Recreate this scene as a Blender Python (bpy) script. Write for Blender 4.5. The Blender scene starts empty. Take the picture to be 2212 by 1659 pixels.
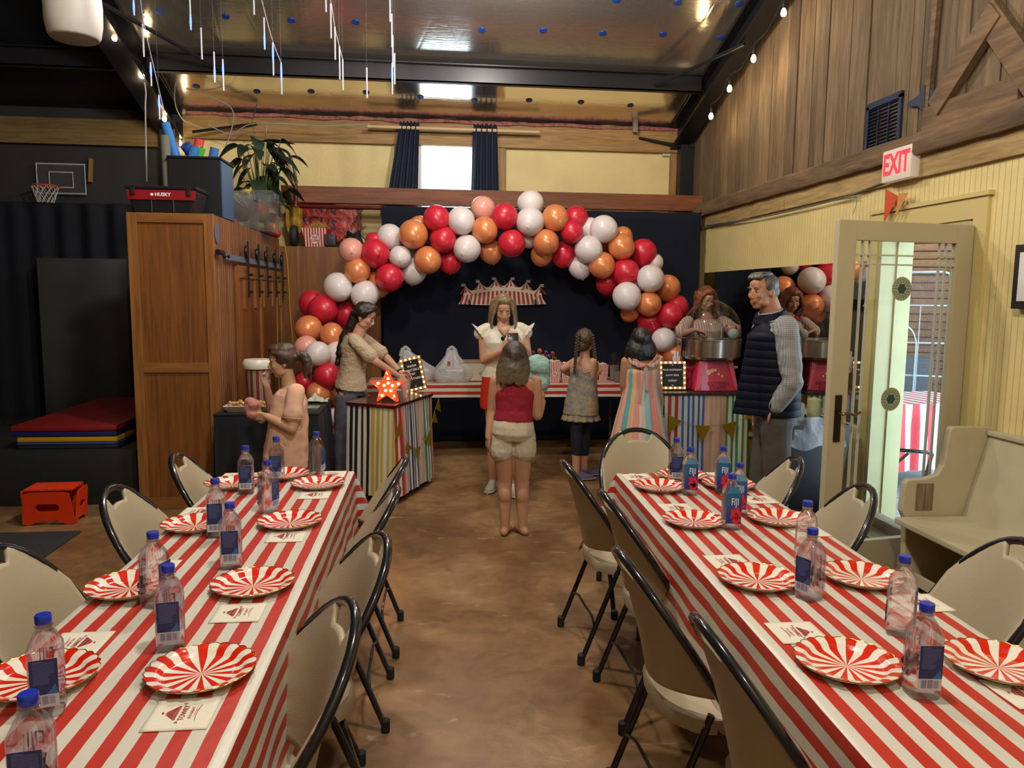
import bpy, bmesh, math, random
from mathutils import Vector, Matrix, Euler, noise
random.seed(7)
PI = math.pi
sc = bpy.context.scene
COL = sc.collection
# ------------------------------------------------------------------ camera
CH = 1.60
F_PX = 1661.0
cam_d = bpy.data.cameras.new('camera')
cam = bpy.data.objects.new('camera', cam_d); COL.objects.link(cam)
cam_d.sensor_fit = 'HORIZONTAL'; cam_d.sensor_width = 36.0
cam_d.lens = 36.0 * F_PX / 2212.0
cam_d.clip_start = 0.05; cam_d.clip_end = 200
_y, _p, _r = math.radians(6.46), math.radians(6.64), math.radians(0.554)
FW = Vector((math.sin(_y)*math.cos(_p), math.cos(_y)*math.cos(_p), -math.sin(_p)))
_r0 = Vector((math.cos(_y), -math.sin(_y), 0)); _u0 = _r0.cross(FW)
RT = _r0*math.cos(_r) + _u0*math.sin(_r); UP = -_r0*math.sin(_r) + _u0*math.cos(_r)
CAM = Vector((0, 0, CH))
cam.matrix_world = Matrix(((RT.x, UP.x, -FW.x, 0), (RT.y, UP.y, -FW.y, 0), (RT.z, UP.z, -FW.z, CH), (0, 0, 0, 1)))
sc.camera = cam
# surveying helpers: a sight line from the camera station met with a plane of the place
def ray(x, y): return FW + RT*((x-1106)/F_PX) - UP*((y-829.5)/F_PX)
def atZ(x, y, z=0.0):
    d = ray(x, y); return CAM + d*((z-CH)/d.z)
def atY(x, y, Y):
    d = ray(x, y); return CAM + d*(Y/d.y)
def atX(x, y, X):
    d = ray(x, y); return CAM + d*(X/d.x)
# ------------------------------------------------------------------ world, exposure
sc.view_settings.view_transform = 'Standard'
sc.view_settings.look = 'None'
sc.view_settings.exposure = 0.0
sc.view_settings.gamma = 1.0
sc.view_settings.use_curve_mapping = False
w = bpy.data.worlds.new('sky'); sc.world = w; w.use_nodes = True
wn = w.node_tree; wn.nodes.clear()
bg = wn.nodes.new('ShaderNodeBackground'); wo = wn.nodes.new('ShaderNodeOutputWorld')
bg.inputs[0].default_value = (0.60, 0.80, 1.0, 1); bg.inputs[1].default_value = 8.5
wn.links.new(bg.outputs[0], wo.inputs[0])
def area(name, loc, size, power, col, rot=(0, 0, 0), portal=False, sizey=None, shape=None):
    l = bpy.data.lights.new(name, 'AREA'); l.size = size
    if sizey: l.shape = 'RECTANGLE'; l.size_y = sizey
    if shape: l.shape = shape
    l.energy = power; l.color = col
    o = bpy.data.objects.new(name, l); COL.objects.link(o); o.location = loc; o.rotation_euler = rot
    if portal: l.cycles.is_portal = True
    return o
WARM = (1.0, 0.925, 0.83)
area('window_daylight', (0.25, 8.98, 2.9), 0.66, 1, (1, 1, 1), (PI/2, 0, 0), True, 1.3)
area('door_daylight', (3.2, 4.57, 1.05), 0.9, 1, (1, 1, 1), (PI/2, 0, PI/2), True, 2.1)
# unseen ceiling lamps added to light the room; shades built with the ceiling
LAMPS = [(-0.5, 4.35, 3.75, 190), (0.4, 1.7, 3.9, 240), (0.7, 6.1, 4.0, 140), (0.6, -0.6, 3.6, 120)]
for i, (x, y, z, pw) in enumerate(LAMPS):
    l = bpy.data.lights.new('added_lamp_light', 'POINT'); l.energy = pw; l.color = WARM; l.shadow_soft_size = .11
    o = bpy.data.objects.new('added_lamp_light', l); COL.objects.link(o); o.location = (x, y, z)
cyc = sc.cycles
cyc.max_bounces = 10; cyc.transparent_max_bounces = 12; cyc.transmission_bounces = 8
cyc.diffuse_bounces = 4; cyc.glossy_bounces = 5
cyc.sample_clamp_indirect = 4.0; cyc.caustics_refractive = False; cyc.caustics_reflective = False
# ------------------------------------------------------------------ materials
def _in(nt, v):
    return v
def newmat(name):
    m = bpy.data.materials.new(name); m.use_nodes = True
    nt = m.node_tree; b = nt.nodes['Principled BSDF']
    return m, nt, b
def rgb(c):
    return (c[0], c[1], c[2], 1.0)
def hexc(h):
    h = h.lstrip('#'); v = [int(h[i:i+2], 16)/255 for i in (0, 2, 4)]
    return tuple(x/12.92 if x <= 0.04045 else ((x+0.055)/1.055)**2.4 for x in v)
_mc = {}
def M(name, col=(.5, .5, .5), rough=0.5, metal=0.0, bump=0.0, bscale=40, var=0.0, vscale=6, coat=0, sheen=0, trans=0, ior=1.45, emit=None, estr=0, spec=0.5, alpha=1, stretch=(1, 1, 1)):
    if name in _mc: return _mc[name]
    if isinstance(col, str): col = hexc(col)
    m, nt, b = newmat(name); L = nt.links
    b.inputs['Base Color'].default_value = rgb(col); b.inputs['Roughness'].default_value = rough
    b.inputs['Metallic'].default_value = metal; b.inputs['Coat Weight'].default_value = coat
    b.inputs['Sheen Weight'].default_value = sheen
    b.inputs['Transmission Weight'].default_value = trans; b.inputs['IOR'].default_value = ior
    b.inputs['Specular IOR Level'].default_value = spec
    b.inputs['Alpha'].default_value = alpha
    if emit:
        b.inputs['Emission Color'].default_value = rgb(emit); b.inputs['Emission Strength'].default_value = estr
    if bump or var:
        tc = nt.nodes.new('ShaderNodeTexCoord'); mp = nt.nodes.new('ShaderNodeMapping')
        mp.inputs['Scale'].default_value = stretch; L.new(tc.outputs['Object'], mp.inputs[0])
    if var:
        n = nt.nodes.new('ShaderNodeTexNoise'); n.inputs['Scale'].default_value = vscale; n.inputs['Detail'].default_value = 6
        L.new(mp.outputs[0], n.inputs['Vector'])
        r = nt.nodes.new('ShaderNodeMapRange'); r.inputs[1].default_value = .3; r.inputs[2].default_value = .7
        r.inputs[3].default_value = 1-var; r.inputs[4].default_value = 1+var; L.new(n.outputs[0], r.inputs[0])
        mx = nt.nodes.new('ShaderNodeVectorMath'); mx.operation = 'SCALE'; mx.inputs[0].default_value = col
        L.new(r.outputs[0], mx.inputs['Scale']); L.new(mx.outputs[0], b.inputs['Base Color'])
    if bump:
        n = nt.nodes.new('ShaderNodeTexNoise'); n.inputs['Scale'].default_value = bscale; n.inputs['Detail'].default_value = 5
        L.new(mp.outputs[0], n.inputs['Vector'])
        bp = nt.nodes.new('ShaderNodeBump'); bp.inputs['Strength'].default_value = bump; bp.inputs['Distance'].default_value = 0.01
        L.new(n.outputs[0], bp.inputs['Height']); L.new(bp.outputs[0], b.inputs['Normal'])
    _mc[name] = m
    return m
def wood(name, c1, c2, axis='z', scale=9, rough=0.5, stretch=14, tint=False, coat=0, bump=.25, fine=0):
    """long grain along the axis, object coordinates"""
    if name in _mc: return _mc[name]
    if isinstance(c1, str): c1 = hexc(c1)
    if isinstance(c2, str): c2 = hexc(c2)
    m, nt, b = newmat(name); L = nt.links; N = nt.nodes
    tc = N.new('ShaderNodeTexCoord'); mp = N.new('ShaderNodeMapping')
    s = {'x': (1/stretch, 1, 1), 'y': (1, 1/stretch, 1), 'z': (1, 1, 1/stretch)}[axis]
    mp.inputs['Scale'].default_value = s; L.new(tc.outputs['Object'], mp.inputs[0])
    vec = mp.outputs[0]
    if tint:
        at = N.new('ShaderNodeAttribute'); at.attribute_name = 'tint'
        ad = N.new('ShaderNodeVectorMath'); ad.operation = 'MULTIPLY_ADD'
        L.new(at.outputs['Color'], ad.inputs[0]); ad.inputs[1].default_value = (37, 53, 29); L.new(mp.outputs[0], ad.inputs[2])
        vec = ad.outputs[0]
    n1 = N.new('ShaderNodeTexNoise'); n1.inputs['Scale'].default_value = scale; n1.inputs['Detail'].default_value = 8; n1.inputs['Roughness'].default_value = .65
    n1.inputs['Distortion'].default_value = .6
    L.new(vec, n1.inputs['Vector'])
    rp = N.new('ShaderNodeMapRange'); rp.inputs[1].default_value = .32; rp.inputs[2].default_value = .68; L.new(n1.outputs[0], rp.inputs[0])
    mx = N.new('ShaderNodeMix'); mx.data_type = 'RGBA'; L.new(rp.outputs[0], mx.inputs[0])
    mx.inputs[6].default_value = rgb(c1); mx.inputs[7].default_value = rgb(c2)
    out = mx.outputs[2]
    n3 = N.new('ShaderNodeTexNoise'); n3.inputs['Scale'].default_value = scale*7; n3.inputs['Detail'].default_value = 3
    L.new(vec, n3.inputs['Vector'])
    r3 = N.new('ShaderNodeMapRange'); r3.inputs[1].default_value = .35; r3.inputs[2].default_value = .6; r3.inputs[3].default_value = .72; r3.inputs[4].default_value = 1.06
    L.new(n3.outputs[0], r3.inputs[0])
    sm = N.new('ShaderNodeVectorMath'); sm.operation = 'SCALE'; L.new(out, sm.inputs[0]); L.new(r3.outputs[0], sm.inputs['Scale']); out = sm.outputs[0]
    if tint:
        vo = N.new('ShaderNodeTexNoise'); vo.inputs['Scale'].default_value = 1.6; vo.inputs['Detail'].default_value = 2
        L.new(vec, vo.inputs['Vector'])
        sx = N.new('ShaderNodeSeparateColor'); L.new(at.outputs['Color'], sx.inputs[0])
        mr = N.new('ShaderNodeMapRange'); mr.inputs[3].default_value = .72; mr.inputs[4].default_value = 1.2; L.new(sx.outputs[0], mr.inputs[0])
        s2 = N.new('ShaderNodeVectorMath'); s2.operation = 'SCALE'; L.new(out, s2.inputs[0]); L.new(mr.outputs[0], s2.inputs['Scale']); out = s2.outputs[0]
    L.new(out, b.inputs['Base Color'])
    b.inputs['Roughness'].default_value = rough; b.inputs['Coat Weight'].default_value = coat
    bp = N.new('ShaderNodeBump'); bp.inputs['Strength'].default_value = bump; bp.inputs['Distance'].default_value = .004
    L.new(n1.outputs[0], bp.inputs['Height']); L.new(bp.outputs[0], b.inputs['Normal'])
    _mc[name] = m
    return m
def stripes(name, bands, period, src='UV', axis=0, rough=.45, wob=0.0, phase=0.0, bump=0.0, spec=.4, fade=0.03):
    """bands: list of (fraction end, colour) over one period; the coordinate is the UV's u or an object axis"""
    if name in _mc: return _mc[name]
    m, nt, b = newmat(name); L = nt.links; N = nt.nodes
    tc = N.new('ShaderNodeTexCoord'); sp = N.new('ShaderNodeSeparateXYZ'); L.new(tc.outputs[src], sp.inputs[0])
    v = sp.outputs[axis]
    if wob:
        n = N.new('ShaderNodeTexNoise'); n.inputs['Scale'].default_value = 7; n.inputs['Detail'].default_value = 2
        L.new(tc.outputs[src], n.inputs['Vector'])
        a = N.new('ShaderNodeMath'); a.operation = 'SUBTRACT'; L.new(n.outputs[0], a.inputs[0]); a.inputs[1].default_value = .5
        c = N.new('ShaderNodeMath'); c.operation = 'MULTIPLY_ADD'; L.new(a.outputs[0], c.inputs[0]); c.inputs[1].default_value = wob; L.new(v, c.inputs[2]); v = c.outputs[0]
    d = N.new('ShaderNodeMath'); d.operation = 'MULTIPLY_ADD'; L.new(v, d.inputs[0]); d.inputs[1].default_value = 1/period; d.inputs[2].default_value = phase
    f = N.new('ShaderNodeMath'); f.operation = 'FRACT'; L.new(d.outputs[0], f.inputs[0])
    cr = N.new('ShaderNodeValToRGB'); cr.color_ramp.interpolation = 'CONSTANT'
    e = cr.color_ramp.elements; prev = 0.0
    cols = []
    for end, c in bands:
        cols.append((prev, hexc(c) if isinstance(c, str) else c)); prev = end
    e[0].position = 0; e[0].color = rgb(cols[0][1])
    e[1].position = cols[1][0]; e[1].color = rgb(cols[1][1])
    for p, c in cols[2:]:
        k = e.new(p); k.color = rgb(c)
    L.new(f.outputs[0], cr.inputs[0]); L.new(cr.outputs[0], b.inputs['Base Color'])
    b.inputs['Roughness'].default_value = rough; b.inputs['Specular IOR Level'].default_value = spec
    if bump:
        n = N.new('ShaderNodeTexNoise'); n.inputs['Scale'].default_value = 9; n.inputs['Detail'].default_value = 4
        L.new(tc.outputs[src], n.inputs['Vector'])
        bp = N.new('ShaderNodeBump'); bp.inputs['Strength'].default_value = bump; bp.inputs['Distance'].default_value = .01
        L.new(n.outputs[0], bp.inputs['Height']); L.new(bp.outputs[0], b.inputs['Normal'])
    _mc[name] = m
    return m
# ------------------------------------------------------------------ mesh builder
class MB:
    def __init__(s): s.v = []; s.f = []; s.fm = []; s.uv = {}; s.mi = 0; s.t = {}
    def add(s, vs, fs, uvs=None, T=None):
        o = len(s.v)
        if T is not None: vs = [T @ Vector(p) for p in vs]
        s.v += [tuple(p) for p in vs]
        for k, f in enumerate(fs):
            s.f.append([i+o for i in f]); s.fm.append(s.mi)
            if uvs: s.uv[len(s.f)-1] = [uvs[i] for i in f]
        return s
    def box(s, c, d, rot=None, bev=0.0, T=None):
        hx, hy, hz = d[0]/2, d[1]/2, d[2]/2
        R = Euler(rot).to_matrix().to_4x4() if rot else Matrix()
        X = Matrix.Translation(c) @ R
        if T is not None: X = T @ X
        if bev <= 0:
            vs = [(x, y, z) for x in (-hx, hx) for y in (-hy, hy) for z in (-hz, hz)]
            fs = [(0, 1, 3, 2), (4, 6, 7, 5), (0, 4, 5, 1), (2, 3, 7, 6), (0, 2, 6, 4), (1, 5, 7, 3)]
            return s.add(vs, fs, T=X)
        bm = bmesh.new(); bmesh.ops.create_cube(bm, size=1)
        for v in bm.verts: v.co = Vector((v.co.x*d[0], v.co.y*d[1], v.co.z*d[2]))
        bmesh.ops.bevel(bm, geom=bm.edges[:], offset=min(bev, min(d)*.49), segments=2, affect='EDGES', profile=.6)
        bm.verts.index_update()
        s.add([v.co.copy() for v in bm.verts], [[v.index for v in f.verts] for f in bm.faces], T=X); bm.free(); return s
    def span(s, a, b, bev=0.0):
        return s.box([(a[i]+b[i])/2 for i in range(3)], [abs(b[i]-a[i]) for i in range(3)], bev=bev)
    def ring_loft(s, rings, closed=False, cap=True, uvs=None):
        n = len(rings[0]); vs = [p for r in rings for p in r]; fs = []
        m = len(rings)
        for i in range(m if closed else m-1):
            a = i*n; b2 = ((i+1) % m)*n
            for j in range(n):
                k = (j+1) % n; fs.append((a+j, a+k, b2+k, b2+j))
        if cap and not closed:
            fs.append(tuple(range(n-1, -1, -1))); fs.append(tuple((m-1)*n+j for j in range(n)))
        return s.add(vs, fs)
    def tube(s, pts, r, seg=8, closed=False, cap=True, flat=None):
        pts = [Vector(p) for p in pts]; n = len(pts)
        rs = r if isinstance(r, (list, tuple)) else [r]*n
        rings = []; up = None
        for i, p in enumerate(pts):
            a = pts[(i-1) % n] if (closed or i > 0) else p
            b = pts[(i+1) % n] if (closed or i < n-1) else p
            t = (b-a)
            t = t.normalized() if t.length > 1e-9 else Vector((0, 0, 1))
            if up is None:
                up = Vector((0, 0, 1)) if abs(t.z) < .9 else Vector((1, 0, 0))
            x = up - t*up.dot(t)
            if x.length < 1e-5: x = Vector((1, 0, 0)) - t*t.x
            x.normalize(); y = t.cross(x); up = x
            fl = flat or 1.0
            rings.append([p + x*(rs[i]*math.cos(2*PI*k/seg)) + y*(rs[i]*fl*math.sin(2*PI*k/seg)) for k in range(seg)])
        return s.ring_loft(rings, closed, cap)
    def lathe(s, prof, seg=24, c=(0, 0, 0), T=None, sx=1, sy=1, cap=True):
        vs = []; fs = []; n = len(prof)
        for (r, z) in prof:
            for k in range(seg):
                a = 2*PI*k/seg; vs.append((c[0]+r*math.cos(a)*sx, c[1]+r*math.sin(a)*sy, c[2]+z))
        for i in range(n-1):
            for k in range(seg):
                q = (k+1) % seg; fs.append((i*seg+k, i*seg+q, (i+1)*seg+q, (i+1)*seg+k))
        if cap:
            if prof[0][0] > 1e-4: fs.append(tuple(range(seg-1, -1, -1)))
            if prof[-1][0] > 1e-4: fs.append(tuple((n-1)*seg+k for k in range(seg)))
        return s.add(vs, fs, T=T)
    def ell(s, c, r, seg=20, rings=12, rot=None, T=None):
        if not isinstance(r, (list, tuple)): r = (r, r, r)
        X = Matrix.Translation(c)
        if rot: X = X @ Euler(rot).to_matrix().to_4x4()
        if T is not None: X = T @ X
        vs = [(0, 0, -r[2])]; fs = []
        for i in range(1, rings):
            a = -PI/2 + PI*i/rings
            for k in range(seg):
                b = 2*PI*k/seg; vs.append((r[0]*math.cos(a)*math.cos(b), r[1]*math.cos(a)*math.sin(b), r[2]*math.sin(a)))
        vs.append((0, 0, r[2])); t = len(vs)-1
        for k in range(seg): fs.append((0, 1+(k+1) % seg, 1+k))
        for i in range(rings-2):
            for k in range(seg):
                q = (k+1) % seg; a = 1+i*seg; fs.append((a+k, a+q, a+seg+q, a+seg+k))
        a = 1+(rings-2)*seg
        for k in range(seg): fs.append((a+k, a+(k+1) % seg, t))
        return s.add(vs, fs, T=X)
    def prism(s, pts, d, T=None, z0=0.0):
        """2-D outline (x, y) extruded along z by d"""
        n = len(pts)
        vs = [(p[0], p[1], z0) for p in pts] + [(p[0], p[1], z0+d) for p in pts]
        fs = [tuple(range(n-1, -1, -1)), tuple(range(n, 2*n))]
        for i in range(n): fs.append((i, (i+1) % n, n+(i+1) % n, n+i))
        return s.add(vs, fs, T=T)
    def grid(s, nu, nv, fn, uvfn=None, flip=False):
        vs = []; uvs = []
        for i in range(nu+1):
            for j in range(nv+1):
                vs.append(fn(i/nu, j/nv)); uvs.append(uvfn(i/nu, j/nv) if uvfn else (i/nu, j/nv))
        fs = []
        for i in range(nu):
            for j in range(nv):
                a = i*(nv+1)+j; f = (a, a+nv+1, a+nv+2, a+1); fs.append(f[::-1] if flip else f)
        return s.add(vs, fs, uvs)
    def mat(s, i): s.mi = i; return s
    def build(s, name, mats, parent=None, smooth=True, loc=None, solid=0, sub=0, bev=0, recenter=False, tint=None, kind=None, rot=None, weld=False):
        if not isinstance(mats, (list, tuple)): mats = [mats]
        me = bpy.data.meshes.new(name)
        vv = s.v
        if recenter:
            xs = [p[0] for p in vv]; ys = [p[1] for p in vv]; zs = [p[2] for p in vv]
            c = Vector(((min(xs)+max(xs))/2, (min(ys)+max(ys))/2, min(zs)))
            vv = [(p[0]-c.x, p[1]-c.y, p[2]-c.z) for p in vv]; loc = c if loc is None else Vector(loc)+c
        me.from_pydata(vv, [], s.f)
        for m in mats: me.materials.append(m)
        me.polygons.foreach_set('material_index', s.fm)
        if s.uv:
            ul = me.uv_layers.new(name='UVMap')
            for fi, us in s.uv.items():
                st = me.polygons[fi].loop_start
                for k, u in enumerate(us): ul.data[st+k].uv = (u[0], u[1])
        if tint is not None:
            ca = me.color_attributes.new('tint', 'FLOAT_COLOR', 'CORNER')
            for fi, p in enumerate(me.polygons):
                t = tint(fi)
                for k in range(p.loop_start, p.loop_start+p.loop_total): ca.data[k].color = (t[0], t[1], t[2], 1)
        if smooth:
            me.polygons.foreach_set('use_smooth', [True]*len(me.polygons))
        me.update()
        if weld:
            bm = bmesh.new(); bm.from_mesh(me); bmesh.ops.remove_doubles(bm, verts=bm.verts, dist=1e-5); bm.to_mesh(me); bm.free()
        if smooth: 
            try: me.set_sharp_from_angle(angle=math.radians(38))
            except Exception: pass
        o = bpy.data.objects.new(name, me); COL.objects.link(o)
        if parent: o.parent = parent
        if loc is not None: o.location = loc
        if rot is not None: o.rotation_euler = rot
        if solid:
            md = o.modifiers.new('thick', 'SOLIDIFY'); md.thickness = solid; md.offset = 0
        if bev:
            md = o.modifiers.new('bevel', 'BEVEL'); md.width = bev; md.segments = 2; md.limit_method = 'ANGLE'
        if sub:
            md = o.modifiers.new('sub', 'SUBSURF'); md.levels = sub; md.render_levels = sub
        if kind: o['kind'] = kind
        return o
def tag(o, label, cat, group=None):
    o['label'] = label; o['category'] = cat
    if group: o['group'] = group
    return o
def thing(name, label, cat, loc=(0, 0, 0), rz=0.0, group=None, rot=None):
    o = bpy.data.objects.new(name, None); COL.objects.link(o)
    o.empty_display_size = .1; o.location = loc; o.rotation_euler = rot or (0, 0, rz)
    return tag(o, label, cat, group)
def struct(mb, name, mats, **k):
    return mb.build(name, mats, kind='structure', **k)
def dup(root, loc, rz=None, label=None, group=None, scale=None, rot=None):
    def cp(o, par):
        c = o.copy(); COL.objects.link(c)
        if par is not None: c.parent = par
        for ch in list(o.children): cp(ch, c)
        return c
    r = cp(root, None); r.location = loc
    if rz is not None: r.rotation_euler = (0, 0, rz)
    if rot is not None: r.rotation_euler = rot
    if scale: r.scale = (scale,)*3
    if label: r['label'] = label
    if group: r['group'] = group
    return r
def text_mb(s, size, T, mb=None, depth=0.0006, align='CENTER', sx=1.0, bold=0.0, spacing=1.0):
    """lettering as a mesh; T places the text plane (x right, y up, z out)"""
    cu = bpy.data.curves.new('txt', 'FONT'); cu.body = s; cu.size = size; cu.align_x = align; cu.align_y = 'CENTER'
    cu.extrude = depth; cu.offset = bold; cu.resolution_u = 2; cu.space_character = spacing
    o = bpy.data.objects.new('txt', cu); COL.objects.link(o)
    dg = bpy.context.evaluated_depsgraph_get(); me = bpy.data.meshes.new_from_object(o.evaluated_get(dg))
    mb = mb or MB()
    mb.add([(v.co.x*sx, v.co.y, v.co.z) for v in me.vertices], [list(p.vertices) for p in me.polygons], T=T)
    bpy.data.objects.remove(o); bpy.data.curves.remove(cu); bpy.data.meshes.remove(me)
    return mb
def frame(o, x, y):
    """placement matrix with origin o, x axis and y axis given"""
    x = Vector(x).normalized(); y = Vector(y); y = (y - x*y.dot(x)).normalized(); z = x.cross(y)
    return Matrix(((x.x, y.x, z.x, o[0]), (x.y, y.y, z.y, o[1]), (x.z, y.z, z.z, o[2]), (0, 0, 0, 1)))
def bez(a, b, c, n=12):
    a, b, c = Vector(a), Vector(b), Vector(c)
    return [a*(1-t)**2 + b*2*t*(1-t) + c*t*t for t in [i/n for i in range(n+1)]]
def smoothpath(pts, n=6):
    """Catmull-Rom through the points"""
    P = [Vector(p) for p in pts]; out = []
    for i in range(len(P)-1):
        p0 = P[max(i-1, 0)]; p1 = P[i]; p2 = P[i+1]; p3 = P[min(i+2, len(P)-1)]
        for k in range(n):
            t = k/n
            out.append(0.5*((2*p1) + (p2-p0)*t + (2*p0-5*p1+4*p2-p3)*t*t + (3*p1-p0-3*p2+p3)*t**3))
    out.append(P[-1]); return out
BLACK = M('black_paint', (.012, .012, .014), .55)
STEEL_BLACK = M('black_steel', (.018, .018, .022), .32, 0.3)
WHITE = M('white_plastic', (.75, .74, .70), .4)
# ================================================================== ROOM SHELL
EAVE, SL, YW = 3.54, 0.306, 9.0
def ceil_z(y): return EAVE + SL*(YW-y)
XR, XL, YB = 3.1, -6.2, -1.6
YR = 1.6                      # ridge
# floor: stained polished concrete
def floor_mat():
    m, nt, b = newmat('stained_concrete'); L = nt.links; N = nt.nodes
    tc = N.new('ShaderNodeTexCoord')
    def nz(sc_, det, ro=.55, dist=0, st=None):
        n = N.new('ShaderNodeTexNoise'); n.inputs['Scale'].default_value = sc_; n.inputs['Detail'].default_value = det
        n.inputs['Roughness'].default_value = ro; n.inputs['Distortion'].default_value = dist
        if st:
            mp = N.new('ShaderNodeMapping'); mp.inputs['Scale'].default_value = st; L.new(tc.outputs['Object'], mp.inputs[0]); L.new(mp.outputs[0], n.inputs['Vector'])
        else: L.new(tc.outputs['Object'], n.inputs['Vector'])
        return n
    n1 = nz(1.1, 8, .6, .6); n2 = nz(7, 6, .6, 1.2); n3 = nz(2.6, 7, .7, 1.8, (1, 2.2, 1)); n4 = nz(60, 2)
    r1 = N.new('ShaderNodeValToRGB'); e = r1.color_ramp.elements
    e[0].position = .34; e[0].color = rgb(hexc('#61462a')); e[1].position = .66; e[1].color = rgb(hexc('#9c7c56'))
    k = e.new(.5); k.color = rgb(hexc('#7f5f3d'))
    L.new(n1.outputs[0], r1.inputs[0])
    r2 = N.new('ShaderNodeMapRange'); r2.inputs[1].default_value = .3; r2.inputs[2].default_value = .7; r2.inputs[3].default_value = .78; r2.inputs[4].default_value = 1.18
    L.new(n2.outputs[0], r2.inputs[0])
    s = N.new('ShaderNodeVectorMath'); s.operation = 'SCALE'; L.new(r1.outputs[0], s.inputs[0]); L.new(r2.outputs[0], s.inputs['Scale'])
    r3 = N.new('ShaderNodeMapRange'); r3.inputs[1].default_value = .61; r3.inputs[2].default_value = .70; L.new(n3.outputs[0], r3.inputs[0])
    mm = N.new('ShaderNodeMath'); mm.operation = 'MULTIPLY'; L.new(r3.outputs[0], mm.inputs[0]); L.new(n2.outputs[0], mm.inputs[1])
    mx = N.new('ShaderNodeMix'); mx.data_type = 'RGBA'; L.new(mm.outputs[0], mx.inputs[0]); L.new(s.outputs[0], mx.inputs[6]); mx.inputs[7].default_value = rgb(hexc('#c0ad92'))
    L.new(mx.outputs[2], b.inputs['Base Color'])
    r4 = N.new('ShaderNodeMapRange'); r4.inputs[3].default_value = .22; r4.inputs[4].default_value = .48; L.new(n2.outputs[0], r4.inputs[0]); L.new(r4.outputs[0], b.inputs['Roughness'])
    bp = N.new('ShaderNodeBump'); bp.inputs['Strength'].default_value = .12; bp.inputs['Distance'].default_value = .004; L.new(n4.outputs[0], bp.inputs['Height']); L.new(bp.outputs[0], b.inputs['Normal'])
    return m
struct(MB().span((XL, YB, -.1), (XR+.15, YW+.1, 0)), 'floor', floor_mat(), smooth=False)
# foil faced insulation on the sloping ceiling
def foil_mat():
    m, nt, b = newmat('crinkled_foil'); L = nt.links; N = nt.nodes
    tc = N.new('ShaderNodeTexCoord')
    b.inputs['Metallic'].default_value = .9; b.inputs['Base Color'].default_value = (.88, .81, .71, 1)
    def nz(sc_, det, st, dist=0):
        mp = N.new('ShaderNodeMapping'); mp.inputs['Scale'].default_value = st; L.new(tc.outputs['Object'], mp.inputs[0])
        n = N.new('ShaderNodeTexNoise'); n.inputs['Scale'].default_value = sc_; n.inputs['Detail'].default_value = det; n.inputs['Distortion'].default_value = dist
        L.new(mp.outputs[0], n.inputs['Vector']); return n
    n1 = nz(16, 3, (.35, 3.2, 3.2), .6); n2 = nz(2.2, 2, (1, .6, .6)); n3 = nz(70, 2, (.4, 2, 2))
    vo = N.new('ShaderNodeTexVoronoi'); vo.feature = 'DISTANCE_TO_EDGE'; vo.inputs['Scale'].default_value = 1.1
    mpv = N.new('ShaderNodeMapping'); mpv.inputs['Scale'].default_value = (2.2, .5, .5); L.new(tc.outputs['Object'], mpv.inputs[0]); L.new(mpv.outputs[0], vo.inputs['Vector'])
    rv = N.new('ShaderNodeMapRange'); rv.inputs[1].default_value = 0; rv.inputs[2].default_value = .03; L.new(vo.outputs[0], rv.inputs[0])
    def madd(a, k, c):
        q = N.new('ShaderNodeMath'); q.operation = 'MULTIPLY_ADD'; L.new(a, q.inputs[0]); q.inputs[1].default_value = k
        if c is None: q.inputs[2].default_value = 0
        else: L.new(c, q.inputs[2])
        return q.outputs[0]
    h = madd(n1.outputs[0], 1.0, madd(n2.outputs[0], 2.2, madd(n3.outputs[0], .16, madd(rv.outputs[0], .5, None))))
    bp = N.new('ShaderNodeBump'); bp.inputs['Strength'].default_value = .32; bp.inputs['Distance'].default_value = .0022
    L.new(h, bp.inputs['Height']); L.new(bp.outputs[0], b.inputs['Normal'])
    r = N.new('ShaderNodeMapRange'); r.inputs[3].default_value = .05; r.inputs[4].default_value = .22; L.new(n2.outputs[0], r.inputs[0]); L.new(r.outputs[0], b.inputs['Roughness'])
    return m
FOIL = foil_mat()
BLKCEIL = M('black_ceiling_paint', (.010, .013, .020), .6, bump=.2, bscale=12)
def slab(x0, x1, y0, y1, t=.1, off=0.0):
    mb = MB(); z0, z1 = ceil_z(y0)+off, ceil_z(y1)+off
    vs = [(x0, y0, z0), (x1, y0, z0), (x1, y1, z1), (x0, y1, z1), (x0, y0, z0+t), (x1, y0, z0+t), (x1, y1, z1+t), (x0, y1, z1+t)]
    return mb.add(vs, [(0, 1, 2, 3), (7, 6, 5, 4), (0, 4, 5, 1), (1, 5, 6, 2), (2, 6, 7, 3), (3, 7, 4, 0)])
struct(slab(-2.66, XR, YR, YW+.1), 'ceiling', FOIL, smooth=False)
struct(slab(XL, -2.66, YR, YW+.1), 'ceiling_black_bay', BLKCEIL, smooth=False)
mb = MB(); zr, zb = ceil_z(YR), ceil_z(YR)-SL*(YR-YB)
mb.add([(XL, YB, zb), (XR, YB, zb), (XR, YR, zr), (XL, YR, zr), (XL, YB, zb+.1), (XR, YB, zb+.1), (XR, YR, zr+.1), (XL, YR, zr+.1)], [(0, 1, 2, 3), (7, 6, 5, 4), (0, 4, 5, 1), (2, 6, 7, 3)])
struct(mb, 'ceiling_rear_slope', M('dull_ceiling', (.33, .30, .26), .6), smooth=False)
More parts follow.
